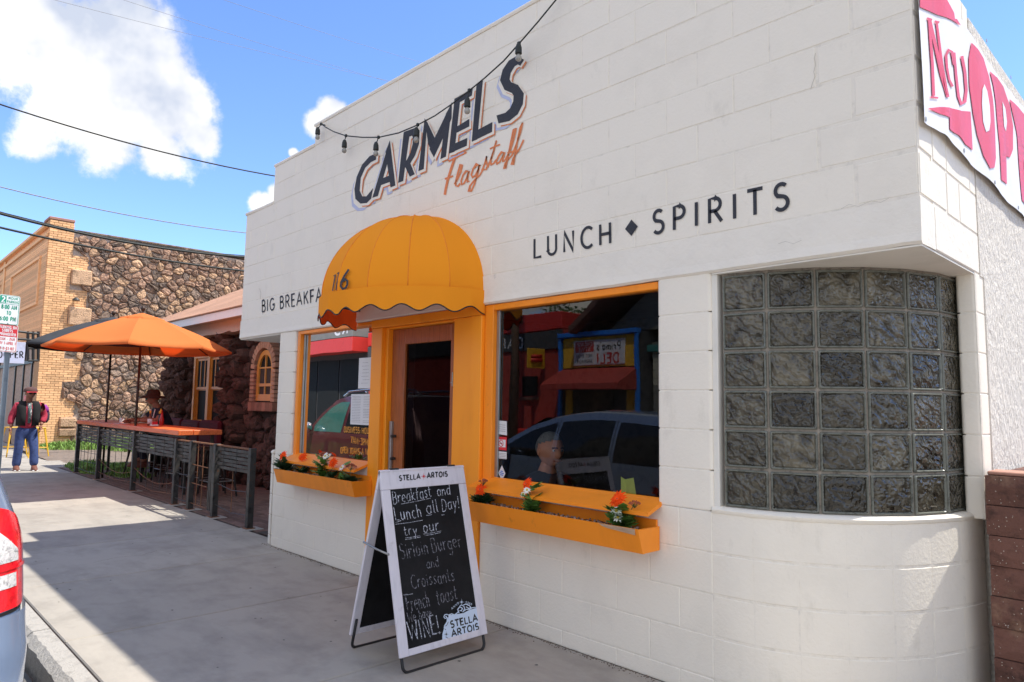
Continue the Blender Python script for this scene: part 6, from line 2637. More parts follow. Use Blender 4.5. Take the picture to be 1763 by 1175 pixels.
# ================================================================== BAR COUNTER
bar = thing('bar_counter', 'long orange stained plank counter above the steel fence', 'bar counter', (-12.9, .45, 0))
BX0, BX1 = -15.75, -10.08
for (ya, yb_) in ((.175, .372), (.377, .574), (.579, .775)):
    MB().box(BX0, ya, .945, BX1, yb_, 1.015, .006).build('plank', 'barwood', bar)
MB().box(BX0+.05, .30, .90, BX1-.05, .34, .944).build('bearer', 'steel', bar)
for x in (-15.4, -13.3, -11.2, -10.2):
    MB().box(x-.02, .66, 0, x+.02, .70, .944, .002).build('leg', 'steel', bar)


def stool_parts(x, y, rz, label, mt='steel', z0=0.0, h=.70, seatw=.16, group='dark metal stools under the bar'):
    r = thing('bar_stool', label, 'stool', (x, y, z0), group)
    M4 = Matrix.Translation((x, y, z0)) @ Matrix.Rotation(rz, 4, 'Z')
    MB().box(-seatw, -seatw, h-.02, seatw, seatw, h, .012, M4).build('seat', mt, r)
    for sx_ in (-1, 1):
        for sy_ in (-1, 1):
            m = MB()
            a, b = M4 @ V(sx_*seatw*.8, sy_*seatw*.8, h-.02), M4 @ V(sx_*seatw*1.35, sy_*seatw*1.35, 0)
            m.tube([a, b], .02, 6, rs=[.024, .014])
            m.build('leg', mt, r)
    m = MB()
    q = seatw*1.18
    c_ = [M4 @ V(a*q, b*q, h*.33) for a, b in ((-1, -1), (1, -1), (1, 1), (-1, 1))]
    for k in range(4):
        m.tube([c_[k], c_[(k+1) % 4]], .009, 6)
    m.build('foot_rail', 'alu' if mt == 'steel' else mt, r)
    return r


for i, x in enumerate((-10.75, -11.45, -12.2, -13.1, -13.85, -14.6)):
    wh = ['nearest the gate', 'second from the near end of the bar', 'third from the near end, behind the orange umbrella pole', 'under the man in the dark hat', 'right of the black umbrella pole', 'farthest, over the grass'][i]
    stool_parts(x, 1.0+.06*(i % 2), .2*(i % 3), 'dark metal bar stool %s' % wh)

# things on the bar


def bottle(x, y, lab, cat, prof, body, cap, capprof, z0=1.016, label_band=None):
    r = thing(cat.replace(' ', '_'), lab, cat, (x, y, z0))
    MB().lathe((x, y, z0), prof, 14).build('bottle_body', body, r, smooth=True)
    MB().lathe((x, y, z0), capprof, 12).build('cap', cap, r, smooth=True)
    if label_band:
        MB().lathe((x, y, z0), label_band, 14).build('paper_band', 'paper', r, smooth=True)


p = onY(258, 726, .4)
bottle(p.x, .4, 'hot sauce bottle with white label and orange cap on the bar', 'sauce bottle', [(.03, 0), (.034, .01), (.034, .12), (.014, .16), (.012, .20)], 'shoe', 'handorange', [(.014, .195), (.015, .235), (.012, .24)], label_band=[(.0355, .03), (.0355, .11)])
bottle(p.x-.14, .62, 'red ketchup bottle standing behind the hot sauce', 'ketchup bottle', [(.03, 0), (.034, .01), (.033, .10), (.022, .15), (.010, .22)], 'ketchup', 'ketchup', [(.012, .215), (.004, .25)])
bottle(p.x-.30, .65, 'squeeze bottle with yellow cap beside the ketchup', 'mustard bottle', [(.03, 0), (.033, .01), (.033, .15), (.018, .19)], 'black', 'yellow', [(.03, .185), (.032, .22), (.012, .24), (.006, .27)])
r = thing('packet_caddy', 'small caddy of pink and white sweetener packets on the bar', 'caddy', (p.x+.16, .42, 1.016))
for k in range(4):
    MB().box(p.x+.12+.02*k, .38, 1.02, p.x+.128+.02*k, .46, 1.085, .001).build('packet', 'redstar' if k % 2 else 'paper', r)
MB().box(p.x+.11, .37, 1.016, p.x+.21, .47, 1.04, .003).build('tray', 'paper', r)
p2 = onY(205, 716, .35)
bottle(p2.x, .4, 'white mug on the far half of the bar', 'mug', [(.035, 0), (.038, .01), (.04, .09)], 'paper', 'shoe', [(.034, .082), (.034, .086)])
r = thing('bread_basket', 'round wicker basket on the bar before the man in the hat', 'basket', (-13.75, .5, 1.016))
MB().lathe((-13.75, .5, 1.016), [(.07, 0), (.12, .04), (.125, .05)], 16).build('basket', 'oldbrick', r)
m = MB()
for k in range(7):
    m.ball((-13.75+.05*math.cos(k), .5+.05*math.sin(k*1.3), 1.066), .03, 8, 5)
m.build('bread', 'tan', r, smooth=True)
r = thing('menu_card', 'folded white papers lying flat on the bar', 'menu', (-13.3, .32, 1.017))
MB().box(-13.55, .25, 1.016, -13.2, .42, 1.019).build('sheet', 'paper', r)
# maroon bench against the house wall
r = thing('bench', 'maroon vinyl bench against the stone house behind the bar', 'bench', (-12.7, 1.55, 0))
MB().box(-15.2, 1.30, .36, -12.35, 1.62, .46, .03).build('seat', 'maroon', r)
for k in range(3):
    MB().box(-15.2+.95*k, 1.60, .48, -14.26+.95*k, 1.70, 1.08-.02*(k % 2), .045).build('back_cushion', 'maroon', r)
for x in (-15.1, -13.8, -12.5):
    MB().box(x-.03, 1.35, 0, x+.03, 1.66, .36, .003).build('leg', 'steel', r)

# ================================================================== UMBRELLAS


def umbrella(x, y, ztip, zed, rad, mt, lab, rot, tilt=0.0):
    r = thing('patio_umbrella', lab, 'umbrella', (x, y, 0), 'patio umbrellas')
    m = MB()
    m.tube([(x, y, .02), (x, y, ztip-.03)], .019, 12)
    m.build('pole', 'bronze', r, smooth=True)
    m = MB()
    m.lathe((x, y, ztip), [(.012, -.04), (.02, -.01), (.010, .0), (.024, .02), (.034, .045), (.034, .065), (.022, .088), (.006, .096)], 14)
    m.build('finial', 'bronze', r, smooth=True)
    n = 8
    hub = V(x, y, ztip-.03)
    corner = [V(x+rad*math.cos(rot+2*PI*k/n), y+rad*math.sin(rot+2*PI*k/n), zed) for k in range(n)]
    for k in range(n):
        a, b = corner[k], corner[(k+1) % n]
        # canopy panel from the vent ring down: sags between ribs, hem scooped up
        vs, fs = [], []
        U, W_ = 8, 8
        for j in range(W_+1):
            t = .12+.88*j/W_
            for i in range(U+1):
                s = i/U
                p = hub.lerp(a, t)*(1-s)+hub.lerp(b, t)*s
                p.z += .055*math.sin(PI*t)-.055*4*s*(1-s)*t+(.035*4*s*(1-s) if j == W_ else 0)
                p.z += .006*noise3((p.x*3, p.y*3, p.z))
                vs.append(p)
        # short hem that turns down
        for i in range(U+1):
            p = Vector(vs[W_*(U+1)+i])
            vs.append(p+V(0, 0, -.028)+(V(x, y, p.z)-p).normalized()*.01)
        for j in range(W_+1):
            for i in range(U):
                fs.append((j*(U+1)+i, j*(U+1)+i+1, (j+1)*(U+1)+i+1, (j+1)*(U+1)+i))
        MB().add(vs, fs).build('canopy_panel', mt, r, smooth=True, fixn=False)
        m = MB()
        m.tube([hub+V(0, 0, -.03)]+[hub.lerp(a, t)+V(0, 0, .055*math.sin(PI*t)-.022) for t in (.2, .4, .6, .8, .985)], .008, 6)
        m.build('rib', 'bronze', r, smooth=True)
        m = MB()
        m.tube([V(x, y, zed+.12), hub.lerp(a, .5)+V(0, 0, .02)], .007, 6)
        m.build('strut', 'bronze', r)
    # vent cap, crimped hem
    vs, fs = [], []
    K = 64
    hub2 = V(x, y, ztip-.012)
    for j, t in enumerate((0, .09, .17, .235, .245)):
        for i in range(K):
            s = i/K*n
            k = int(s) % n
            f = s-int(s)
            p = hub2.lerp(corner[k], t)*(1-f)+hub2.lerp(corner[(k+1) % n], t)*f
            p.z += .055*math.sin(PI*min(t, .5))*.9+(.010*math.sin(i*1.9)*(t > .2))-(.03 if j == 4 else 0)+(.012 if j >= 3 else 0)*math.sin(i*.8)
            vs.append(p)
    for j in range(4):
        for i in range(K):
            fs.append((j*K+i, j*K+(i+1) % K, (j+1)*K+(i+1) % K, (j+1)*K+i))
    MB().add(vs, fs).build('vent_cap', mt, r, smooth=True, fixn=False)
    m = MB()
    m.tube([(x, y, zed+.08), (x, y, zed+.15)], .035, 10)
    m.build('runner', 'bronze', r, smooth=True)
    m = MB()
    m.tube([(x+.02, y-.01, 1.25), (x+.07, y-.02, 1.25), (x+.07, y-.03, 1.20)], .006, 6)
    m.build('crank', 'bronze', r)
    return r


umbrella(-12.10, .20, 2.83, 2.24, 1.36, 'umb_o', 'orange market umbrella in the sun above the bar', R(22.5))
umbrella(-14.20, .30, 2.95, 2.36, 1.36, 'umb_b', 'black market umbrella behind the orange one', R(12))

# ================================================================== STONE HOUSE
HY = 2.02
house = thing('stone_house', 'low house of dark lava stone with orange framed windows and a tan shingled roof', 'house', (-12, HY, 0))
MB().box(-16.35, HY, -.1, -7.2, HY+.3, 2.72).build('wall_core', 'dmortar', house)
MB().box(-16.35, HY+.31, -.1, -16.05, HY+6, 2.72).build('wall_core', 'dmortar', house)
rnd = random.Random(77)
WIN = (-14.62, -13.06, .98, 2.36)
ARC = (-11.56, -10.88, 1.42, 2.32)


def in_open(u, v, g=.0):
    if WIN[0]-g < u < WIN[1]+g and WIN[2]-g < v < WIN[3]+g:
        return True
    return ARC[0]-.16-g < u < ARC[1]+.16+g and ARC[2]-.2-g < v < ARC[3]+.16+g


cells = voronoi(-16.3, -9.2, 0, 2.72, .30, .235, rnd)
cnt = 0
rest = MB()
for poly in cells:
    cu = sum(p[0] for p in poly)/len(poly)
    cv = sum(p[1] for p in poly)/len(poly)
    if not (-16.3 < cu < -9.3 and 0.02 < cv < 2.68) or in_open(cu, cv, -.02):
        continue
    # a bulging pier right of the windows, a rough projecting corner at the far end
    dep = .09+.05*rnd.random()
    if -13.06 < cu < -12.1:
        dep += .16
    if cu < -15.0:
        dep += .10
    poly = [(min(max(a, -16.34), -9), b) for a, b in poly]
    if any(in_open(a, b, -.01) for a, b in poly):
        def push(a, b):
            for (q0, q1, q2, q3) in (WIN, (ARC[0]-.16, ARC[1]+.16, ARC[2]-.2, ARC[3]+.16)):
                if q0 < a < q1 and q2 < b < q3:
                    d = [(a-q0, (q0, b)), (q1-a, (q1, b)), (b-q2, (a, q2)), (q3-b, (a, q3))]
                    return min(d)[1]
            return (a, b)
        poly = [push(a, b) for a, b in poly]
    res = stone_mesh(poly, .010, dep, rnd, lambda u, v, w: V(u, HY-w, v), .3)
    if res is None:
        continue
    res[0].build('stone', 'lava_dark', house)
    cnt += 1
# window group: two double hung sashes
r_ = MB()
x0, x1, z0, z1 = WIN
fy = HY-.10
for xa, xb in ((x0, x0+.09), ((x0+x1)/2-.06, (x0+x1)/2+.06), (x1-.09, x1)):
    r_.box(xa, fy, z0, xb, HY+.05, z1, .004)
r_.box(x0, fy-.005, z1-.09, x1, HY+.05, z1+.02, .004)
r_.box(x0-.03, fy-.05, z0-.06, x1+.03, HY+.05, z0+.02, .004)
fr = r_.build('window_group', 'housewin', house)
for k in range(2):
    a = x0+.09 if k == 0 else (x0+x1)/2+.06
    b = (x0+x1)/2-.06 if k == 0 else x1-.09
    zm = (z0+z1)/2-.02
    for (za, zb, y) in ((zm, z1-.09, fy+.03), (z0+.02, zm+.03, fy+.06)):
        m = MB()
        m.box(a+.001, y, za, a+.05, y+.03, zb, .002)
        m.box(b-.05, y, za, b-.001, y+.03, zb, .002)
        m.box(a+.051, y+.001, za, b-.051, y+.029, za+.05, .002)
        m.box(a+.051, y+.001, zb-.05, b-.051, y+.029, zb, .002)
        if za == zm:
            for q in (1, 2):
                xx = a+(b-a)*q/3
                m.box(xx-.012, y+.002, za+.051, xx+.012, y+.028, zb-.051)
        m.build('sash', 'housewin', fr)
        MB().quad((a+.03, y+.015, za+.03), (b-.03, y+.015, za+.03), (b-.03, y+.015, zb-.03), (a+.03, y+.015, zb-.03)).build('pane', 'housepane', fr, fixn=False)
# arched opening: brick surround, deep brick reveal, orange arched window
x0, x1, z0, z1 = ARC
cx, rad = (x0+x1)/2, (x1-x0)/2
zs = z1-rad
cell = MB().box(x0, HY-.12, z0, x1, HY+.02, z1-rad).build('recess', 'dmortar', house)
n_ = 15
for k in range(n_):
    a = PI*(k+.5)/n_
    M4 = Matrix.Translation((cx, HY-.16, zs)) @ Matrix.Rotation(-(a-PI/2), 4, 'Y')
    w = (rad+.05)*PI/n_*.46
    MB().box(-w, -.03, rad, w, .14, rad+.13, .005, M4).build('arch_brick', 'pinkbrick', house)
for s in (0, 1):
    z = z0
    while z < zs-.03:
        xa = x0-.13 if s == 0 else x1
        MB().box(xa, HY-.19, z+.005, xa+.13, HY-.02, z+.062, .004).build('jamb_brick', 'pinkbrick', house)
        z += .0677
for k in range(7):
    xa = x0-.13+(x1-x0+.26)*k/7
    MB().box(xa+.004, HY-.21, z0-.15, xa+(x1-x0+.26)/7-.004, HY-.02, z0-.005, .005).build('sill_brick', 'oldbrick', house)
m = MB()    # the brickwork that lines the reveal (left side and arch)
z = z0
while z < zs:
    MB().box(x0+.001, HY-.18, z+.006, x0+.03, HY+.0, z+.06, .002).build('reveal_brick', 'oldbrick', house)
    z += .0677
fy = HY-.145
m = MB()
pts_o, pts_i = [], []
ro, ri = rad-.03, rad-.11
for k in range(17):
    a = PI-PI*k/16
    pts_o.append((cx+ro*math.cos(a), zs+ro*math.sin(a)))
    pts_i.append((cx+ri*math.cos(a), zs+ri*math.sin(a)))
pts_o = [(cx-ro, z0+.02)]+pts_o+[(cx+ro, z0+.02)]
pts_i = [(cx-ri, z0+.02)]+pts_i+[(cx+ri, z0+.02)]
vs, fs = [], []
for (a, b) in zip(pts_o, pts_i):
    vs += [(a[0], fy, a[1]), (b[0], fy, b[1]), (b[0], fy+.05, b[1]), (a[0], fy+.05, a[1])]
for k in range(len(pts_o)-1):
    for q in range(4):
        fs.append((k*4+q, (k+1)*4+q, (k+1)*4+(q+1) % 4, k*4+(q+1) % 4))
m.add(vs, fs)
m.box(cx-ri, fy+.002, z0+.02, cx+ri, fy+.05, z0+.13)
m.box(cx-ri, fy+.003, zs-.30, cx+ri, fy+.049, zs-.25)
m.box(cx-.014, fy+.004, z0+.13, cx+.014, fy+.045, zs+ri)
m.box(cx-ri, fy+.0045, zs, cx+ri, fy+.044, zs+.025)
aw_ = m.build('arched_window', 'housewin', house)
m = MB()
m.add([(cx, fy+.03, zs)]+[(p[0], fy+.03, p[1]) for p in pts_i], [(0, k+1, k+2) for k in range(len(pts_i)-1)])
m.build('pane', 'housepane', aw_, fixn=False)
# pale stucco under the eave with a ragged lower edge
vs = []
n = 80
for i in range(n+1):
    x = -16.35+9*i/n
    zb = 2.66+.04*noise3((x*3, 0, 0))+.02*noise3((x*9, 2, 0))
    vs += [(x, HY-.30, zb), (x, HY-.30, 2.98), (x, HY, 2.98), (x, HY, zb)]
MB().add(vs, [(i*4+a, (i+1)*4+a, (i+1)*4+(a+1) % 4, i*4+(a+1) % 4) for i in range(n) for a in range(4)]+[(0, 1, 2, 3)]).build('eave_stucco', 'stuccopink', house)
# roof with hip at the far end
EZ = 2.93
EY0 = 1.42
XE0, XE1 = -16.75, -6.4
MB().box(XE0, EY0, EZ-.10, XE1, EY0+.03, EZ+.04, .003).build('fascia', 'white', house)
MB().box(XE0, EY0+.031, EZ-.10, XE0+.03, 7.5, EZ+.04, .003).build('fascia', 'white', house)
MB().box(XE0+.03, EY0+.03, EZ-.06, XE1, HY-.301, EZ-.04).build('soffit', 'stuccopink', house)
slope = .55
rows = 22
ex = .145
for j in range(rows):
    ya = EY0-.03+ex*j
    za = EZ+.045+ex*j*slope
    xl = XE0-.04+ex*j*.8
    xa = xl
    while xa < XE1:
        xb = min(xa+.9, XE1)
        m = MB()
        m.add([(xa+.004, ya, za), (xb-.004, ya, za), (xb-.004, ya, za+.018), (xa+.004, ya, za+.018), (xb-.004, ya+ex+.02, za+.018+(ex+.02)*slope), (xa+.004, ya+ex+.02, za+.018+(ex+.02)*slope)],
              [(0, 1, 2, 3), (3, 2, 4, 5)])
        m.build('shingle_strip', 'shingle', house, fixn=False)
        xa = xb
MB().prism([(XE0-.04, EY0-.03, EZ+.045), (XE0-.04, 7.5, EZ+.045), (XE0+2.2, 4.6, EZ+.045+3.2*slope)], (0, 0, .01)).build('roof_hip', 'shingle', house)

# ================================================================== FAR BRICK AND STONE BUILDING
FX = -23.5
FYC = .80
far = thing('brick_building', 'tan brick building with a dark rubble stone side wall and a raised corner pier', 'building', (FX-4, 4, 0))
FZ0 = -.05
MB().box(FX-12, FYC+.02, FZ0, FX-.012, 12, 6.30).build('wall_core', 'lmortar', far)
MB().box(FX-14, FYC+.004, 3.3, FX-.0125, FYC+.6, 6.42).build('wall_core', 'tmortar', far)
MB().box(FX-.7, FYC+.005, FZ0, FX-.010, FYC+.58, 6.60).build('pier_core', 'tmortar', far)
# the stepped edge of the brick quoin: (height up to, y where the brick ends)
QP = []
for (px, ytop, ybot) in ((128, 378, 395), (127, 395, 440), (153, 440, 468), (121, 468, 497), (149, 497, 532), (116, 532, 557), (150, 557, 575), (112, 575, 618), (138, 618, 656), (106, 656, 688), (128, 688, 719), (100, 719, 752), (120, 752, 790)):
    a, b = onX(px, ytop, FX), onX(px, ybot, FX)
    QP.append((a.z, b.z, onX(px, (ytop+ybot)/2, FX).y))


def quoin_y(z):
    for (za, zb, y) in QP:
        if zb <= z < za:
            return y
    return QP[0][2] if z > QP[0][0] else QP[-1][2]


bh, bw_ = .0677, .205
brick = raw_mesh('brick', MB().box(-.03, -bw_/2+.005, -bh/2+.005, .012, bw_/2-.005, bh/2-.005, .003), 'tan')
rnd = random.Random(4)
allb = []
j = 0
z = FZ0+bh/2
while z < 6.60:
    ye = quoin_y(z) if z < 6.36 else FYC+.62
    y = FYC+(0 if j % 2 else -bw_/2)
    while y < ye-.03:
        a, b = max(y, FYC), min(y+bw_, ye)
        allb.append((z, a, b))
        y += bw_
    z += bh
    j += 1
vis = [t for t in allb if (t[2]-t[1]) > .1]
vis.sort(key=lambda t: -t[0] if t[0] > 2.95 else -t[0]+2)
single = set(vis[:300])
rest = MB()
for t in allb:
    z, a, b = t
    dx = rnd.uniform(0, .006)
    if t in single:
        inst('brick', brick, far, (FX+dx, (a+b)/2, z), (0, 0, 0), (1, (b-a)/bw_, 1))
    else:
        rest.box(FX-.03, a+.005, z-bh/2+.005, FX+.012+dx, b-.005, z+bh/2-.005)
rest.build('bricks', 'tan', far, kind='stuff')
# rubble stones
rnd = random.Random(12)
cells = voronoi(.9, 8.6, FZ0, 6.34, .29, .18, rnd, .46)
items = []
for poly in cells:
    cu = sum(p[0] for p in poly)/len(poly)
    cv = sum(p[1] for p in poly)/len(poly)
    top_ = 6.34+.02*math.sin(cu*3)
    if cv > top_-.04 or cv < FZ0 or cu < quoin_y(cv)+.02:
        continue
    poly = [(max(a, quoin_y(b)+.005) if abs(a-quoin_y(b)) < .5 else a, min(b, top_)) for a, b in poly]
    area = abs(sum(poly[i][0]*poly[(i+1) % len(poly)][1]-poly[(i+1) % len(poly)][0]*poly[i][1] for i in range(len(poly))))/2
    hidden = (cu > 4.7 and cv < 2.9+(cu-4.7)*.15) or cu > 6.75
    items.append((0 if hidden else area, cu, cv, poly))
items.sort(key=lambda t: -t[0])
rest = {}
for i, (ar, cu, cv, poly) in enumerate(items):
    res = stone_mesh(poly, .007, rnd.uniform(.035, .10), rnd, lambda u, v, w: V(FX+w, u, v), .4)
    if res is None:
        continue
    q = rnd.random()
    mt = 'lava' if q < .5 else ('lava2' if q < .80 else 'lava3')
    if i < 296:
        res[0].build('stone', mt, far)
    else:
        rest.setdefault(mt, MB()).add(res[0].v, res[0].f)
for k, mb in rest.items():
    mb.build('rubble', k, far, kind='stuff')
# the big squared stones let into the quoin
for (xa, xb, ya, yb, mt) in ((121, 158, 468, 490, 'lava3'), (116, 157, 532, 560, 'lava3'), (101, 130, 719, 736, 'lava3'), (99, 130, 738, 752, 'lava3')):
    a, b = onX(xa, yb, FX), onX(xb, ya, FX)
    MB().box(FX-.05, a.y, a.z, FX+.11, b.y, b.z, .03).build('quoin_stone', mt, far)
MB().box(FX-.6, FYC+.68, 6.33, FX+.06, 9, 6.40, .02).build('coping', 'lava2', far)
MB().box(FX-.72, FYC-.03, 6.60, FX+.03, FYC+.62, 6.68, .012).build('pier_cap', 'capblock', far)
# small flood lamp over the large stone
p = onX(129, 517, FX)
m = MB()
m.tube([(FX, p.y, p.z+.03), (FX+.10, p.y, p.z+.03)], .02, 8)
m.lathe((FX+.14, p.y, p.z+.02), [(.10, -.05), (.10, -.03), (.05, .03), (.02, .05)], 12)
o = m.build('wall_lamp', 'steel', None, smooth=False)
tag(o, 'small dark lamp on the tan brick quoin above the large squared stone', 'lamp')
# street front of the building, seen very obliquely: recessed panels, cornice, shopfront
MB().box(FX-16, FYC-.0, 3.15, FX-.02, FYC+.02, 6.42).build('brick_front', 'tan', far)
for k in range(45):
    z = 3.2+.0677*k
    if z < 6.40:
        MB().box(FX-16, FYC-.012, z+.005, FX-.03, FYC+.001, z+.0677-.005).build('brick_course', 'tan', far)
for x0 in (FX-5.6, FX-12.2):
    m = MB()
    for (a, b, c, d) in ((x0, x0+4.8, 5.55, 5.63), (x0, x0+4.8, 4.18, 4.26), (x0, x0+.08, 4.27, 5.54), (x0+4.72, x0+4.8, 4.27, 5.54)):
        m.box(a, FYC-.06, c, b, FYC-.011, d)
    m.build('panel_frame', 'tan', far)
m = MB()
m.box(FX-16, FYC-.07, 6.10, FX-.05, FYC-.013, 6.20, .01)
m.box(FX-16, FYC-.12, 6.36, FX-.05, FYC-.014, 6.46, .01)
m.build('cornice', 'tan', far)
MB().box(FX-7.4, FYC-.05, 3.2, FX-7.1, FYC-.013, 6.35, .01).build('pilaster', 'tan', far)
MB().box(FX-16, FYC+.03, FZ0, FX-.75, FYC+.05, 3.14).build('shop_glass', 'housepane', far)
m = MB()
for x in (FX-.95, FX-2.2, FX-3.6, FX-5.1, FX-6.8):
    m.box(x-.05, FYC-.02, FZ0, x+.05, FYC+.028, 3.14)
m.box(FX-16, FYC-.03, 2.45, FX-.75, FYC+.027, 2.55)
m.build('shop_frame', 'black', far)
m = MB()
m.box(FX-1.7, FYC-.025, .9, FX-1.3, FYC+.01, 1.5)
m.build('shop_poster', 'redbright', far)
# hanging sign on a black bracket
SX = -22.6
hs = thing('hanging_sign', 'pale lilac shop sign hung from a black bracket on the tan brick building', 'sign', (SX, .35, 3))
m = MB()
a, b = onX(31, 572, SX), onX(66, 574, SX)
for (p, q) in (((31, 571), (66, 575)), ((31, 584), (66, 586)), ((48, 571), (48, 622)), ((57, 571), (57, 622)), ((66, 571), (66, 622)), ((48, 600), (66, 600)), ((48, 621), (66, 621))):
    m.tube([onX(*p, SX), onX(*q, SX)], .035, 6)
m.build('bracket', 'black', hs)
a, b = onX(-20, 624, SX+.02), onX(44.5, 590, SX+.02)
MB().box(SX-.01, a.y, a.z, SX+.02, b.y, b.z, .004).build('board', 'lilac', hs)
m = MB()
q = SX+.0215
text_on(m, 'COOPER', onX(-14, 616, q), onX(40, 616.5, q), onX(-14, 605, q), .16, .22)
m.build('lettering', 'black', hs, fixn=False)
# yellow stools before the shop
for i, (px, py) in enumerate(((16, 779), (36, 781))):
    p = onZ(px, py, 0.0)
    stool_parts(-20.9+.6*i, -.05+.34*i, .3, ['yellow metal stool outside the far shop, left of the walking man', 'yellow metal stool partly behind the walking man'][i], 'yellow', 0, .72, .17, 'yellow stools outside the far shop')

# ================================================================== PARKING SIGN
PX_ = -10.9
ps = thing('parking_sign', 'green and red parking time signs on a galvanised post near the kerb', 'sign', (PX_, -1.75, 0))


def sgn(px, py, d=.0):
    return onX(px, py, PX_+d)


p = sgn(14, 600)
p2 = sgn(10, 700)
m = MB()
y = p.y
m.box(PX_-.045, y-.028, -.1, PX_-.038, y+.028, sgn(14, 508).z)
m.box(PX_-.038, y-.030, -.1, PX_-.012, y-.024, sgn(14, 508).z)
m.box(PX_-.038, y+.024, -.1, PX_-.012, y+.030, sgn(14, 508).z)
m.build('post', 'galv', ps)


def plate(name, L_, Rr, T, B, mt, border):
    """rounded plate with coloured border, tilted a little like in the picture"""
    a, b = sgn(L_, B), sgn(Rr, T)
    y0, y1, z0, z1 = a.y, b.y, a.z, b.z
    tilt = .018

    def rr(g, r, d):
        pts = []
        for (sx_, sz_, a0) in ((1, 1, 0), (-1, 1, 90), (-1, -1, 180), (1, -1, 270)):
            for k in range(5):
                t = R(a0+90*k/4)
                yy = (y1-g-r if sx_ > 0 else y0+g+r)+r*math.cos(t)
                zz = (z1-g-r if sz_ > 0 else z0+g+r)+r*math.sin(t)
                pts.append(V(PX_+d, yy, zz-tilt*(yy-y0)*2))
        return pts
    m = MB()
    m.prism(rr(0, .025, -.002), (.003, 0, 0))
    pl = m.build(name, mt, ps)
    MB().add(rr(.006, .022, .0018), [tuple(range(20))]).build('border', border, pl, fixn=False)
    MB().add(rr(.012, .018, .0024), [tuple(range(20))]).build('face', mt, pl, fixn=False)
    return lambda f, g, d=.003: V(PX_+d, y0+(y1-y0)*f, z0+(z1-z0)*g-tilt*(y1-y0)*f*2), pl


f1, pl = plate('upper_plate', -5, 35.5, 510, 558, 'signwhite', 'signgreen')
MB().add([f1(.04, .72), f1(.34, .72), f1(.34, .96), f1(.04, .96)], [(0, 1, 2, 3)]).build('green_field', 'signgreen', pl, fixn=False)
m = MB()
text_on(m, '2', f1(.12, .75, .0035), f1(.27, .75, .0035), f1(.12, .93, .0035), .2, .1)
m.build('numeral', 'signwhite', pl, fixn=False)
m = MB()
for s, a, b, z, h_ in (('HOUR', .44, .88, .86, .08), ('PARKING', .38, .94, .74, .08), ('8:00 AM', .14, .86, .53, .13), ('TO', .40, .60, .34, .12), ('6:00 PM', .10, .84, .14, .13)):
    text_on(m, s, f1(a, z), f1(b, z), f1(a, z+h_), .2, .24)
m.ribbon([(.04, .70), (.96, .70)], .012, lambda a, b: f1(a, b, .0032))
m.build('lettering', 'signgreen', pl, fixn=False)
f2, pl = plate('lower_plate', -8, 32, 560, 605, 'signwhite', 'signred')
MB().add([f2(.04, .56), f2(.96, .56), f2(.96, .96), f2(.04, .96)], [(0, 1, 2, 3)]).build('red_field', 'signred', pl, fixn=False)
m = MB()
for s, a, b, z in (('PARKING ON', .08, .92, .85), ('STREETS', .24, .74, .73), ('PROHIBITED', .12, .90, .60)):
    text_on(m, s, f2(a, z, .0035), f2(b, z, .0035), f2(a, z+.09, .0035), .2, .24)
m.build('white_lettering', 'signwhite', pl, fixn=False)
m = MB()
for s, a, b, z in (('12AM - 7AM', .12, .86, .42), ('NOV 1-APRIL 1', .06, .92, .27), ('9-11-03-102', .20, .86, .08)):
    text_on(m, s, f2(a, z), f2(b, z), f2(a, z+.10), .16, .24)
m.build('lettering', 'signred', pl, fixn=False)
m = MB()
for g_, ff in ((f1, .06), (f1, .93), (f2, .9), (f2, .06)):
    m.ball(g_(.5, ff, .004), .007, 8, 5)
m.build('bolts', 'galv', ps)

# ================================================================== OVERHEAD WIRES


def wire(x, a, b, rad, mt, lab, sag=.05, ext=(1.2, 1.1), grp='overhead utility cables', wrap=False):
    A_, B__ = onX(*a, x), onX(*b, x)
    d = B__-A_
    pts = []
    for k in range(41):
        t = -ext[0]+(1+ext[0]+ext[1])*k/40
        pts.append(A_+d*t+V(0, 0, -sag*4*t*(1-t)))
    m = MB()
    m.tube(pts, rad, 6)
    if wrap:
        m.tube([p+V(0, .012*math.sin(i*2), rad*1.3+.006*math.cos(i*3)) for i, p in enumerate(pts)], rad*.35, 5)
    o = m.build('utility_cable', mt, None, smooth=True)
    tag(o, lab, 'cable', grp)


wire(-19.5, (0, 368), (421, 443), .032, 'wire', 'upper of the two thick black cable bundles passing before the stone wall', .16, (1, 1.4), wrap=True)
wire(-19.5, (0, 392), (421, 467), .028, 'wire', 'lower of the two thick black cable bundles passing before the stone wall', .10, (1, 1.4))
wire(-17.5, (0, 322), (421, 401), .012, 'wire_l', 'single grey cable just above the stone wall parapet', .10, (1, 1.4))
wire(-16.5, (0, 180), (471, 303), .016, 'wire', 'dark cable crossing the big white cloud', .12, (1, 1.4))
for i, (a, b) in enumerate((((93, 0), (640, 133)), ((212, 0), (700, 150)), ((385, 0), (760, 118)))):
    wire(-42, a, b, .010, 'wire_l', ['faint high wire, lowest of the three at the top of the sky', 'faint high wire, middle of the three at the top of the sky', 'faint high wire, uppermost of the three at the top of the sky'][i], .1, (.6, .6))

# ================================================================== CARS AT THE KERB


def lerp_tab(tab, x):
    if x <= tab[0][0]:
        return tab[0][1]
    for a, b in zip(tab[:-1], tab[1:]):
        if x <= b[0]:
            t = (x-a[0])/(b[0]-a[0])
            t = t*t*(3-2*t) if False else t
            return a[1]+(b[1]-a[1])*t
    return tab[-1][1]


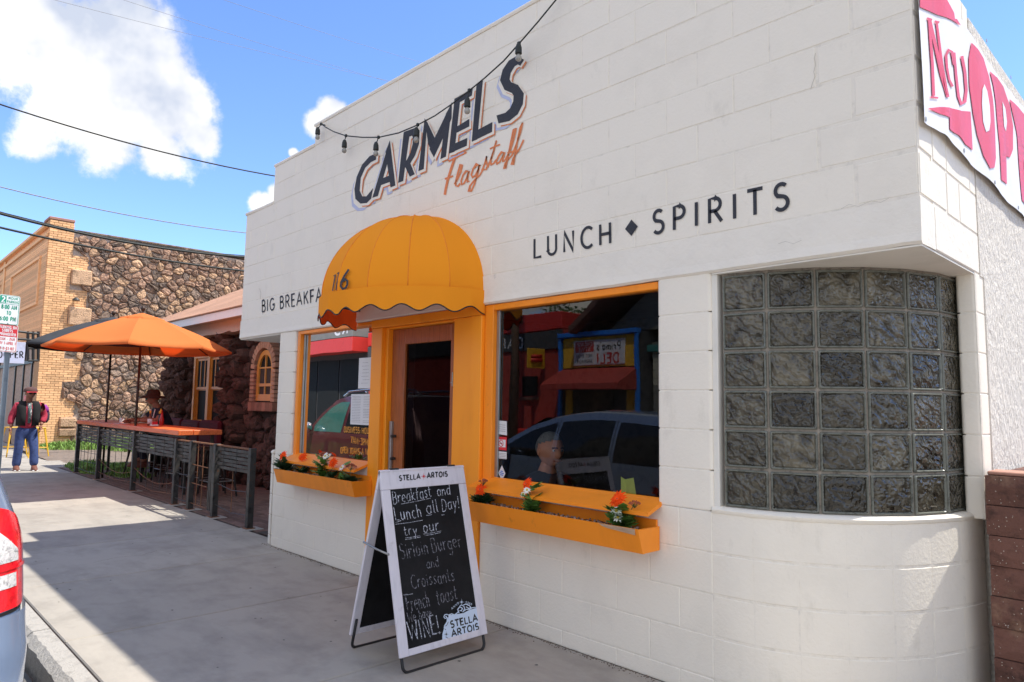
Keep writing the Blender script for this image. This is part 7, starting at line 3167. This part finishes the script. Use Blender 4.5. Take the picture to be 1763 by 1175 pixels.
def make_car(xr, L_, yside, hw, top, plan, tumble, mt, lab, z0=-.14, rails=False):
    """xr: rear end; the car points towards -x. top: roof line by distance from the rear; plan: half width factor"""
    r = thing('parked_car', lab, 'car', (xr-L_/2, yside-hw, z0), 'cars parked at the kerb')
    yc = yside-hw
    T = lambda s: lerp_tab(top, s)
    Wd = lambda s: lerp_tab(plan, s)*hw
    G = lambda z: lerp_tab(tumble, z)
    zlo = lambda s: .22+.10*max(0, 1-s/.5)+.06*max(0, 1-(L_-s)/.6)

    def surf(s, z, side=1, off=0):
        w = Wd(s)*G(z)
        # the ends lean inwards with height
        lean = .0
        if s < .6:
            lean = lerp_tab([(0, 0), (.55, 0), (1.0, .05), (1.5, .34)], z)*(1-s/.6)
        return V(xr-s-lean, yc+side*(w+off), z0+z)
    st = [0, .012, .03, .06, .1, .16, .24, .34, .45, .6, .8, 1.05, 1.3, 1.6, 1.9, 2.2, 2.5, 2.75, 2.95, 3.1, 3.25, 3.4, 3.6, 3.8, 4.0]
    st = [s for s in st if s < L_-.3]+[L_-.3, L_-.2, L_-.12, L_-.06, L_-.02, L_]
    NV = 16
    vs, fs = [], []
    for s in st:
        zt, zb = T(s), zlo(s)
        row = []
        for j in range(NV+1):
            t = j/NV
            z = zb+(zt-.03-zb)*t
            row.append(surf(s, z))
        wt = Wd(s)*G(zt-.03)
        for f, dz in ((.93, .018), (.75, .034), (.4, .046), (0, .05)):
            p = row[NV]
            row.append(V(p.x, yc+wt*f, z0+zt-.03+dz*.9))
        full_ = row+[V(p.x, 2*yc-p.y, p.z) for p in reversed(row[:-1])]
        vs += full_
    k = len(full_)
    for i in range(len(st)-1):
        for j in range(k-1):
            fs.append((i*k+j, (i+1)*k+j, (i+1)*k+j+1, i*k+j+1))
    fs.append(tuple(range(k)))
    fs.append(tuple((len(st)-1)*k+j for j in range(k)))
    body = MB().add(vs, fs).build('body', mt, r)
    smooth_angle(body, 40)

    def patch(name, m_, s0, s1, zf0, zf1, off, parent=None, ns=14, nz=6, sides=(1, -1)):
        for sd_ in sides:
            vs, fs = [], []
            for i in range(ns+1):
                s = s0+(s1-s0)*i/ns
                a, b = zf0(s), zf1(s)
                for j in range(nz+1):
                    vs.append(surf(s, a+(b-a)*j/nz, sd_, off))
            for i in range(ns):
                for j in range(nz):
                    fs.append((i*(nz+1)+j, (i+1)*(nz+1)+j, (i+1)*(nz+1)+j+1, i*(nz+1)+j+1))
            o = MB().add(vs, fs).build(name, m_, parent or r, smooth=True)
    return r, surf, patch, T, yc


def wheel(r, x, y, z0, rad, side):
    w = .2
    M4 = Matrix.Rotation(PI/2, 3, 'X')
    t = MB()
    t.lathe((x, y, z0+rad), [(rad*.6, -w/2), (rad*.93, -w/2), (rad, -w/2+.03), (rad, w/2-.03), (rad*.93, w/2), (rad*.6, w/2)], 28, M4)
    o = t.build('wheel', 'tyre', r, smooth=True)
    smooth_angle(o, 40)
    m = MB()
    yf = y+side*(w/2+.002)
    m.lathe((x, yf-side*.03, z0+rad), [(rad*.62, -.02), (rad*.64, .02)], 24, M4)
    for k in range(5):
        a = 2*PI*k/5
        d = V(math.cos(a), 0, math.sin(a))
        m.tube([V(x, yf-side*.01, z0+rad), V(x, yf-side*.005, z0+rad)+d*rad*.62], .03, 6)
    m.build('rim', 'chrome', o)


# the silver blue hatchback whose tail shows at the lower left
tp = [(0, 1.02), (.02, 1.10), (.08, 1.30), (.22, 1.42), (.5, 1.475), (1.0, 1.51), (1.6, 1.52), (2.1, 1.48), (2.45, 1.38), (2.8, 1.20), (3.15, 1.03), (3.5, .97), (3.95, .88), (4.2, .74), (4.3, .60)]
pl = [(0, .74), (.012, .80), (.03, .845), (.06, .885), (.1, .925), (.16, .955), (.24, .975), (.45, .995), (1, 1), (2.4, 1), (3.2, .985), (3.7, .96), (4.0, .90), (4.15, .82), (4.25, .72), (4.3, .6)]
tu = [(.2, .95), (.35, .995), (.52, 1.0), (.62, .985), (.78, .975), (.95, .962), (1.05, .94), (1.25, .86), (1.45, .74), (1.55, .66)]
XR1 = -3.40
YS1 = -2.545
car, surf, patch, T1, yc1 = make_car(XR1, 4.3, YS1, .87, tp, pl, tu, 'carblue', 'silver blue hatchback parked at the kerb, its red tail lamp showing at the lower left')
# side windows
zb_ = lambda s: 1.0
patch('side_window', 'carglass', .62, 1.20, lambda s: .98, lambda s: T1(s)-.11, .004)
patch('side_window', 'carglass', 1.27, 2.02, lambda s: .98, lambda s: T1(s)-.10, .004)
patch('side_window', 'carglass', 2.09, 2.86, lambda s: .98, lambda s: max(.985, T1(s)-.10), .004)
patch('body_moulding', 'carblue_d', .6, 3.0, lambda s: .46, lambda s: .50, .006)
patch('door_gap', 'black', 1.235, 1.243, lambda s: .32, lambda s: 1.42, .002, ns=2, nz=12)
patch('door_gap', 'black', 2.055, 2.063, lambda s: .32, lambda s: 1.40, .002, ns=2, nz=12)
patch('wheel_arch', 'black', .42, 1.08, lambda s: .18, lambda s: .36+.33*math.sqrt(max(0, 1-((s-.75)/.34)**2)), .003)
patch('wheel_arch', 'black', 3.13, 3.79, lambda s: .16, lambda s: .36+.33*math.sqrt(max(0, 1-((s-3.46)/.34)**2)), .003)
for s in (.75, 3.46):
    for sd_ in (1, -1):
        wheel(car, XR1-s, yc1+sd_*.765, -.14, .31, sd_)
# wing mirrors
for sd_ in (1, -1):
    m = MB()
    m.ball((XR1-2.75, yc1+sd_*.95, -.14+1.02), .11, 12, 8, (.6, 1.0, .7))
    m.build('mirror', 'carblue', car, smooth=True)
# rear bumper stands a little proud
patch('bumper', 'carblue', .0, .42, lambda s: .30, lambda s: .69, .018, ns=18, nz=8)
patch('bumper_gap', 'black', .0, .42, lambda s: .692, lambda s: .704, .003, ns=18, nz=2)
# tail lamp wraps round the corner: red shell, clear upper reflector, red lower, small clear strip


def lamp_lo(s):
    return .655+.0*s


def lamp_hi(s):
    return 1.12-.55*max(0, s-.10)-.9*max(0, s-.25)


LS1 = .30
patch('tail_lamp', 'lamp_r', .0, LS1, lambda s: .71+.25*max(0, s-.15), lambda s: max(.76+.25*max(0, s-.15), 1.13-.35*s-6*max(0, s-.16)**1.6), .010, ns=18, nz=14, sides=(1,))
patch('lamp_reflector', 'lamp_w', .0, .105, lambda s: .895, lambda s: 1.06-1.2*s, .014, ns=14, nz=10, sides=(1,))
patch('reversing_lamp', 'lamp_w', .0, .09, lambda s: .795, lambda s: .85, .0145, ns=14, nz=4, sides=(1,))
patch('lamp_divider', 'lamp_r', .0, .2, lambda s: .865, lambda s: .88, .017, ns=14, nz=2, sides=(1,))
patch('tail_lamp', 'lamp_r', .0, .24, lambda s: .71+.25*max(0, s-.15), lambda s: max(.76, 1.13-.35*s-6*max(0, s-.16)**1.6), .010, ns=18, nz=14, sides=(-1,))
# back of the car
m = MB()
m.box(XR1+.002, yc1-.26, -.14+.62, XR1+.012, yc1+.26, -.14+.74, .003)
m.build('number_plate', 'white', car)
m = MB()
m.add([(XR1-.035, yc1-.6, -.14+1.03), (XR1-.035, yc1+.6, -.14+1.03), (XR1-.215, yc1+.5, -.14+1.36), (XR1-.215, yc1-.5, -.14+1.36)], [(0, 1, 2, 3)])
m.build('rear_window', 'carglass', car, fixn=False)
m = MB()
m.add([(XR1-3.12, yc1-.66, -.14+1.075), (XR1-3.12, yc1+.66, -.14+1.075), (XR1-2.40, yc1+.56, -.14+1.43), (XR1-2.40, yc1-.56, -.14+1.43)], [(0, 1, 2, 3)])
m.build('windscreen', 'carglass', car, fixn=False)

# the maroon off-roader in front of it (seen only as a reflection in the left window)
tp2 = [(0, 1.3), (.06, 1.55), (.25, 1.68), (1.0, 1.72), (2.3, 1.70), (2.6, 1.60), (3.1, 1.20), (3.3, 1.10), (3.9, 1.02), (4.15, .85), (4.2, .7)]
pl2 = [(0, .85), (.1, .96), (.3, 1), (3.6, .99), (4.0, .9), (4.15, .8), (4.2, .7)]
tu2 = [(.2, .96), (.4, 1), (1.05, .98), (1.1, .96), (1.4, .88), (1.7, .76)]
XR2 = -8.15
suv, surf2, patch2, T2, yc2 = make_car(XR2, 4.2, -2.6, .9, tp2, pl2, tu2, 'carmaroon', 'maroon off-roader with silver roof rails, reflected in the left window')
patch2('side_window', 'carglass', .25, 1.1, lambda s: 1.08, lambda s: T2(s)-.13, .004)
patch2('side_window', 'carglass', 1.18, 1.98, lambda s: 1.08, lambda s: T2(s)-.12, .004)
patch2('side_window', 'carteal', 2.06, 2.98, lambda s: 1.08, lambda s: max(1.085, T2(s)-.12), .004)
patch2('wheel_arch', 'black', .5, 1.2, lambda s: .2, lambda s: .4+.36*math.sqrt(max(0, 1-((s-.85)/.36)**2)), .003)
patch2('wheel_arch', 'black', 3.1, 3.8, lambda s: .2, lambda s: .4+.36*math.sqrt(max(0, 1-((s-3.45)/.36)**2)), .003)
for s in (.85, 3.45):
    for sd_ in (1, -1):
        wheel(suv, XR2-s, yc2+sd_*.79, -.14, .36, sd_)
for sd_ in (1, -1):
    m = MB()
    m.tube([(XR2-.35, yc2+sd_*.60, 1.56), (XR2-.5, yc2+sd_*.60, 1.64), (XR2-1.4, yc2+sd_*.60, 1.66), (XR2-2.3, yc2+sd_*.60, 1.62), (XR2-2.45, yc2+sd_*.60, 1.54)], .018, 8)
    m.tube([(XR2-1.0, yc2+sd_*.60, 1.56), (XR2-1.0, yc2+sd_*.60, 1.65)], .015, 6)
    m.tube([(XR2-1.8, yc2+sd_*.60, 1.56), (XR2-1.8, yc2+sd_*.60, 1.64)], .015, 6)
    m.build('roof_rail', 'chrome', suv, smooth=True)
    m = MB()
    m.ball((XR2-3.0, yc2+sd_*1.0, 1.0), .12, 12, 8, (.6, 1, .8))
    m.build('mirror', 'chrome', suv, smooth=True)

# ================================================================== ACROSS THE STREET (seen in the window glass)
OY = -12.2


def sign_text(mb, s, x_left, x_right, z, h_, y, w=.16, sp=.18):
    # read from the street: facing +y, so left to right runs towards -x
    text_on(mb, s, V(x_left, y, z), V(x_right, y, z), V(x_left, y, z+h_), w, sp)


rb = thing('red_building', 'red painted building across the street with a dark grey sign band', 'building', (-19, OY, 0))
MB().box(-24.6, OY-6, 0, -13.95, OY, 3.75).build('wall', 'redpaint', rb)
MB().box(-24.6, OY-6, 3.751, -13.95, OY+.05, 4.3, .02).build('parapet', 'redbright', rb)
MB().box(-24.6, OY+.001, 3.15, -13.95, OY+.06, 3.72, .01).build('sign_band', 'darkgrey', rb)
m = MB()
sign_text(m, 'BAR', -15.6, -16.7, 3.27, .32, OY+.065)
m.build('lettering', 'paper', rb, fixn=False)
for x in (-15.3, -18.2):
    f = MB()
    f.box(x-.35, OY-.02, 1.75, x+.35, OY+.02, 2.35)
    o = f.build('window', 'carglass', rb)
    MB().box(x-.45, OY+.001, 1.6, x+.45, OY+.09, 1.7, .01).build('sill', 'brown', o)
for x in (-16.4, -14.6):
    o = MB().box(x-.6, OY+.3, .02, x+.5, OY+.9, .75, .03).build('red_bin', 'redbright', None)
    tag(o, 'red planter box before the red wall across the street, %s' % ('nearer the deli' if x > -15 else 'farther from the deli'), 'planter')
db = thing('deli_building', 'small deli with blue and yellow trim and a white sign across the street', 'building', (-12.5, OY, 0))
MB().box(-13.92, OY-5, 0, -11.1, OY, 3.5).build('wall', 'darkgrey', db)
MB().box(-13.95, OY+.001, 3.42, -11.05, OY+.25, 3.56, .02).build('blue_beam', 'blue', db)
for x in (-13.9, -11.1):
    MB().box(x-.05, OY+.1, 0, x+.05, OY+.2, 3.41, .01).build('blue_post', 'blue', db)
MB().box(-13.84, OY+.002, 2.55, -11.16, OY+.10, 3.41).build('yellow_board', 'yellow', db)
sgn_ = MB().box(-13.4, OY+.101, 2.6, -11.5, OY+.16, 3.32, .02).build('sign_panel', 'paper', db)
m = MB()
sign_text(m, "Primo's", -11.65, -12.5, 3.02, .22, OY+.165, .14)
m.build('lettering', 'black', sgn_, fixn=False)
m = MB()
sign_text(m, 'DELI', -11.7, -12.5, 2.65, .27, OY+.165, .2)
m.build('lettering', 'redbright', sgn_, fixn=False)
MB().quad((-12.62, OY+.163, 2.98), (-13.32, OY+.163, 2.98), (-13.32, OY+.163, 3.28), (-12.62, OY+.163, 3.28)).build('red_field', 'redbright', sgn_, fixn=False)
m = MB()
sign_text(m, 'CHICAGO', -12.68, -13.26, 3.15, .10, OY+.168, .2)
sign_text(m, 'STYLE', -12.75, -13.2, 3.01, .10, OY+.168, .2)
m.build('lettering', 'paper', sgn_, fixn=False)
m = MB()
sign_text(m, 'HOT DOGS', -12.68, -13.28, 2.83, .09, OY+.168, .14)
sign_text(m, 'SANDWICHES', -12.66, -13.32, 2.68, .09, OY+.168, .14)
m.build('lettering', 'black', sgn_, fixn=False)
m = MB()
m.prism([(-13.9, OY+.1, 2.52), (-13.9, OY+1.0, 2.05), (-13.9, OY+1.0, 1.9), (-13.9, OY+.1, 1.9)], (2.8, 0, 0))
m.build('red_canopy', 'redpaint', db)
for x in (-13.65, -11.4):
    MB().box(x-.12, OY+.002, 0, x+.12, OY+.06, 1.89).build('yellow_pillar', 'yellow', db)
MB().box(-13.2, OY+.003, .1, -12.0, OY+.05, 1.85).build('shopfront', 'carglass', db)
ys = thing('projecting_sign', 'yellow sign board with a sausage picture projecting across the street', 'sign', (-14.6, OY+.5, 2.7))
MB().box(-14.62, OY+.08, 2.55, -14.57, OY+.85, 3.15, .01).build('board', 'yellow', ys)
m = MB()
m.tube([(-14.56, OY+.25, 2.8), (-14.56, OY+.7, 2.78)], .06, 8)
m.tube([(-14.56, OY+.25, 2.92), (-14.56, OY+.7, 2.90)], .05, 8)
m.build('sausage_picture', 'redbright', ys, smooth=True)
gb = thing('grey_house', 'grey sided gabled house with teal trim across the street', 'house', (-8.5, OY, 0))
MB().box(-11.0, OY-6, 0, -5.5, OY-.4, 3.2).build('wall', 'grey', gb)
for k in range(14):
    MB().box(-10.99, OY-.4, .05+.22*k, -5.5, OY-.385, .05+.22*k+.2, .004).build('siding_board', 'beige' if k > 8 else 'grey', gb)
m = MB()
m.prism([(-13.2, OY+.6, 3.7), (-8.6, OY+.6, 7.2), (-4.0, OY+.6, 3.7), (-4.0, OY+.6, 3.5), (-8.6, OY+.6, 6.95), (-13.2, OY+.6, 3.5)], (0, -7, 0))
m.build('roof', 'brown', gb)
m = MB()
m.prism([(-12.6, OY-.39, 3.55), (-8.6, OY-.39, 6.6), (-4.6, OY-.39, 3.55)], (0, -.1, 0))
m.build('gable', 'grey', gb)
MB().box(-11.1, OY-.38, 2.95, -5.4, OY-.30, 3.12, .01).build('teal_trim', 'teal', gb)
kb_ = thing('striped_shop', 'shop with red and dark grey fascia bands across the street', 'building', (-30, OY, 0))
MB().box(-40, OY-6, 0, -24.9, OY-.2, 5.0).build('wall', 'darkgrey', kb_)
for z0, z1, mt in ((5.0, 5.3, 'redpaint'), (4.15, 4.98, 'grey'), (3.55, 4.13, 'redbright')):
    MB().box(-40, OY-.21, z0, -24.9, OY+.6, z1, .01).build('fascia_band', mt, kb_)
m = MB()
sign_text(m, 'KS', -25.3, -26.3, 4.3, .5, OY+.605, .2)
m.build('lettering', 'paper', kb_, fixn=False)
for x in range(-39, -25, 2):
    MB().box(x, OY-.19, .3, x+1.85, OY-.15, 3.3).build('window', 'housepane', kb_)
pole = thing('utility_pole', 'wooden utility pole across the street', 'utility pole', (-13.1, OY+.9, 0))
m = MB()
m.tube([(-15.0, OY+1.0, 0), (-15.0, OY+1.0, 8.5)], .13, 12, rs=[.15, .11])
m.build('pole', 'wood_pole', pole, smooth=True)
MB().box(-15.06, OY+.1, 7.6, -14.94, OY+1.9, 7.72, .01).build('crossarm', 'wood_pole', pole)


def tree(x, y, h_, cr, lab, n=5200, seed=1):
    r = thing('leafy_tree', lab, 'tree', (x, y, 0), 'trees behind the houses across the street')
    rr = random.Random(seed)
    m = MB()
    m.tube([(x, y, 0), (x+.1, y, h_*.3), (x-.05, y+.1, h_*.6)], .2, 8, rs=[.24, .17, .08])
    cl = []
    for k in range(16):
        a, e = rr.uniform(0, 2*PI), rr.uniform(-.3, 1.2)
        c_ = V(x+cr*.75*math.cos(a)*math.cos(e), y+cr*.75*math.sin(a)*math.cos(e), h_*.62+cr*.6*math.sin(e))
        cl.append((c_, rr.uniform(.3, .55)*cr))
        m.tube([V(x, y, h_*.35), V(x, y, h_*.45).lerp(c_, .5), c_], .04, 5, rs=[.08, .05, .015])
    m.build('trunk', 'wood_pole', r, smooth=True)
    m = MB()
    for k in range(n):
        c_, q = rr.choice(cl)
        d = V(rr.gauss(0, 1), rr.gauss(0, 1), rr.gauss(0, 1)).normalized()*q*rr.uniform(.55, 1.05)
        p = c_+d
        a, b = V(rr.gauss(0, 1), rr.gauss(0, 1), rr.gauss(0, .6)).normalized()*.11, V(rr.gauss(0, 1), rr.gauss(0, 1), rr.gauss(0, 1)).normalized()*.07
        m.add([p-a, p-b, p+a, p+b], [(0, 1, 2, 3)])
    m.build('crown', 'treeleaf', r, fixn=False)


tree(-16.5, OY-9, 7.5, 2.4, 'round green tree rising behind the red building across the street', seed=3)
tree(-22.5, OY-10, 6.8, 2.2, 'green tree behind the far end of the red building across the street', seed=5)
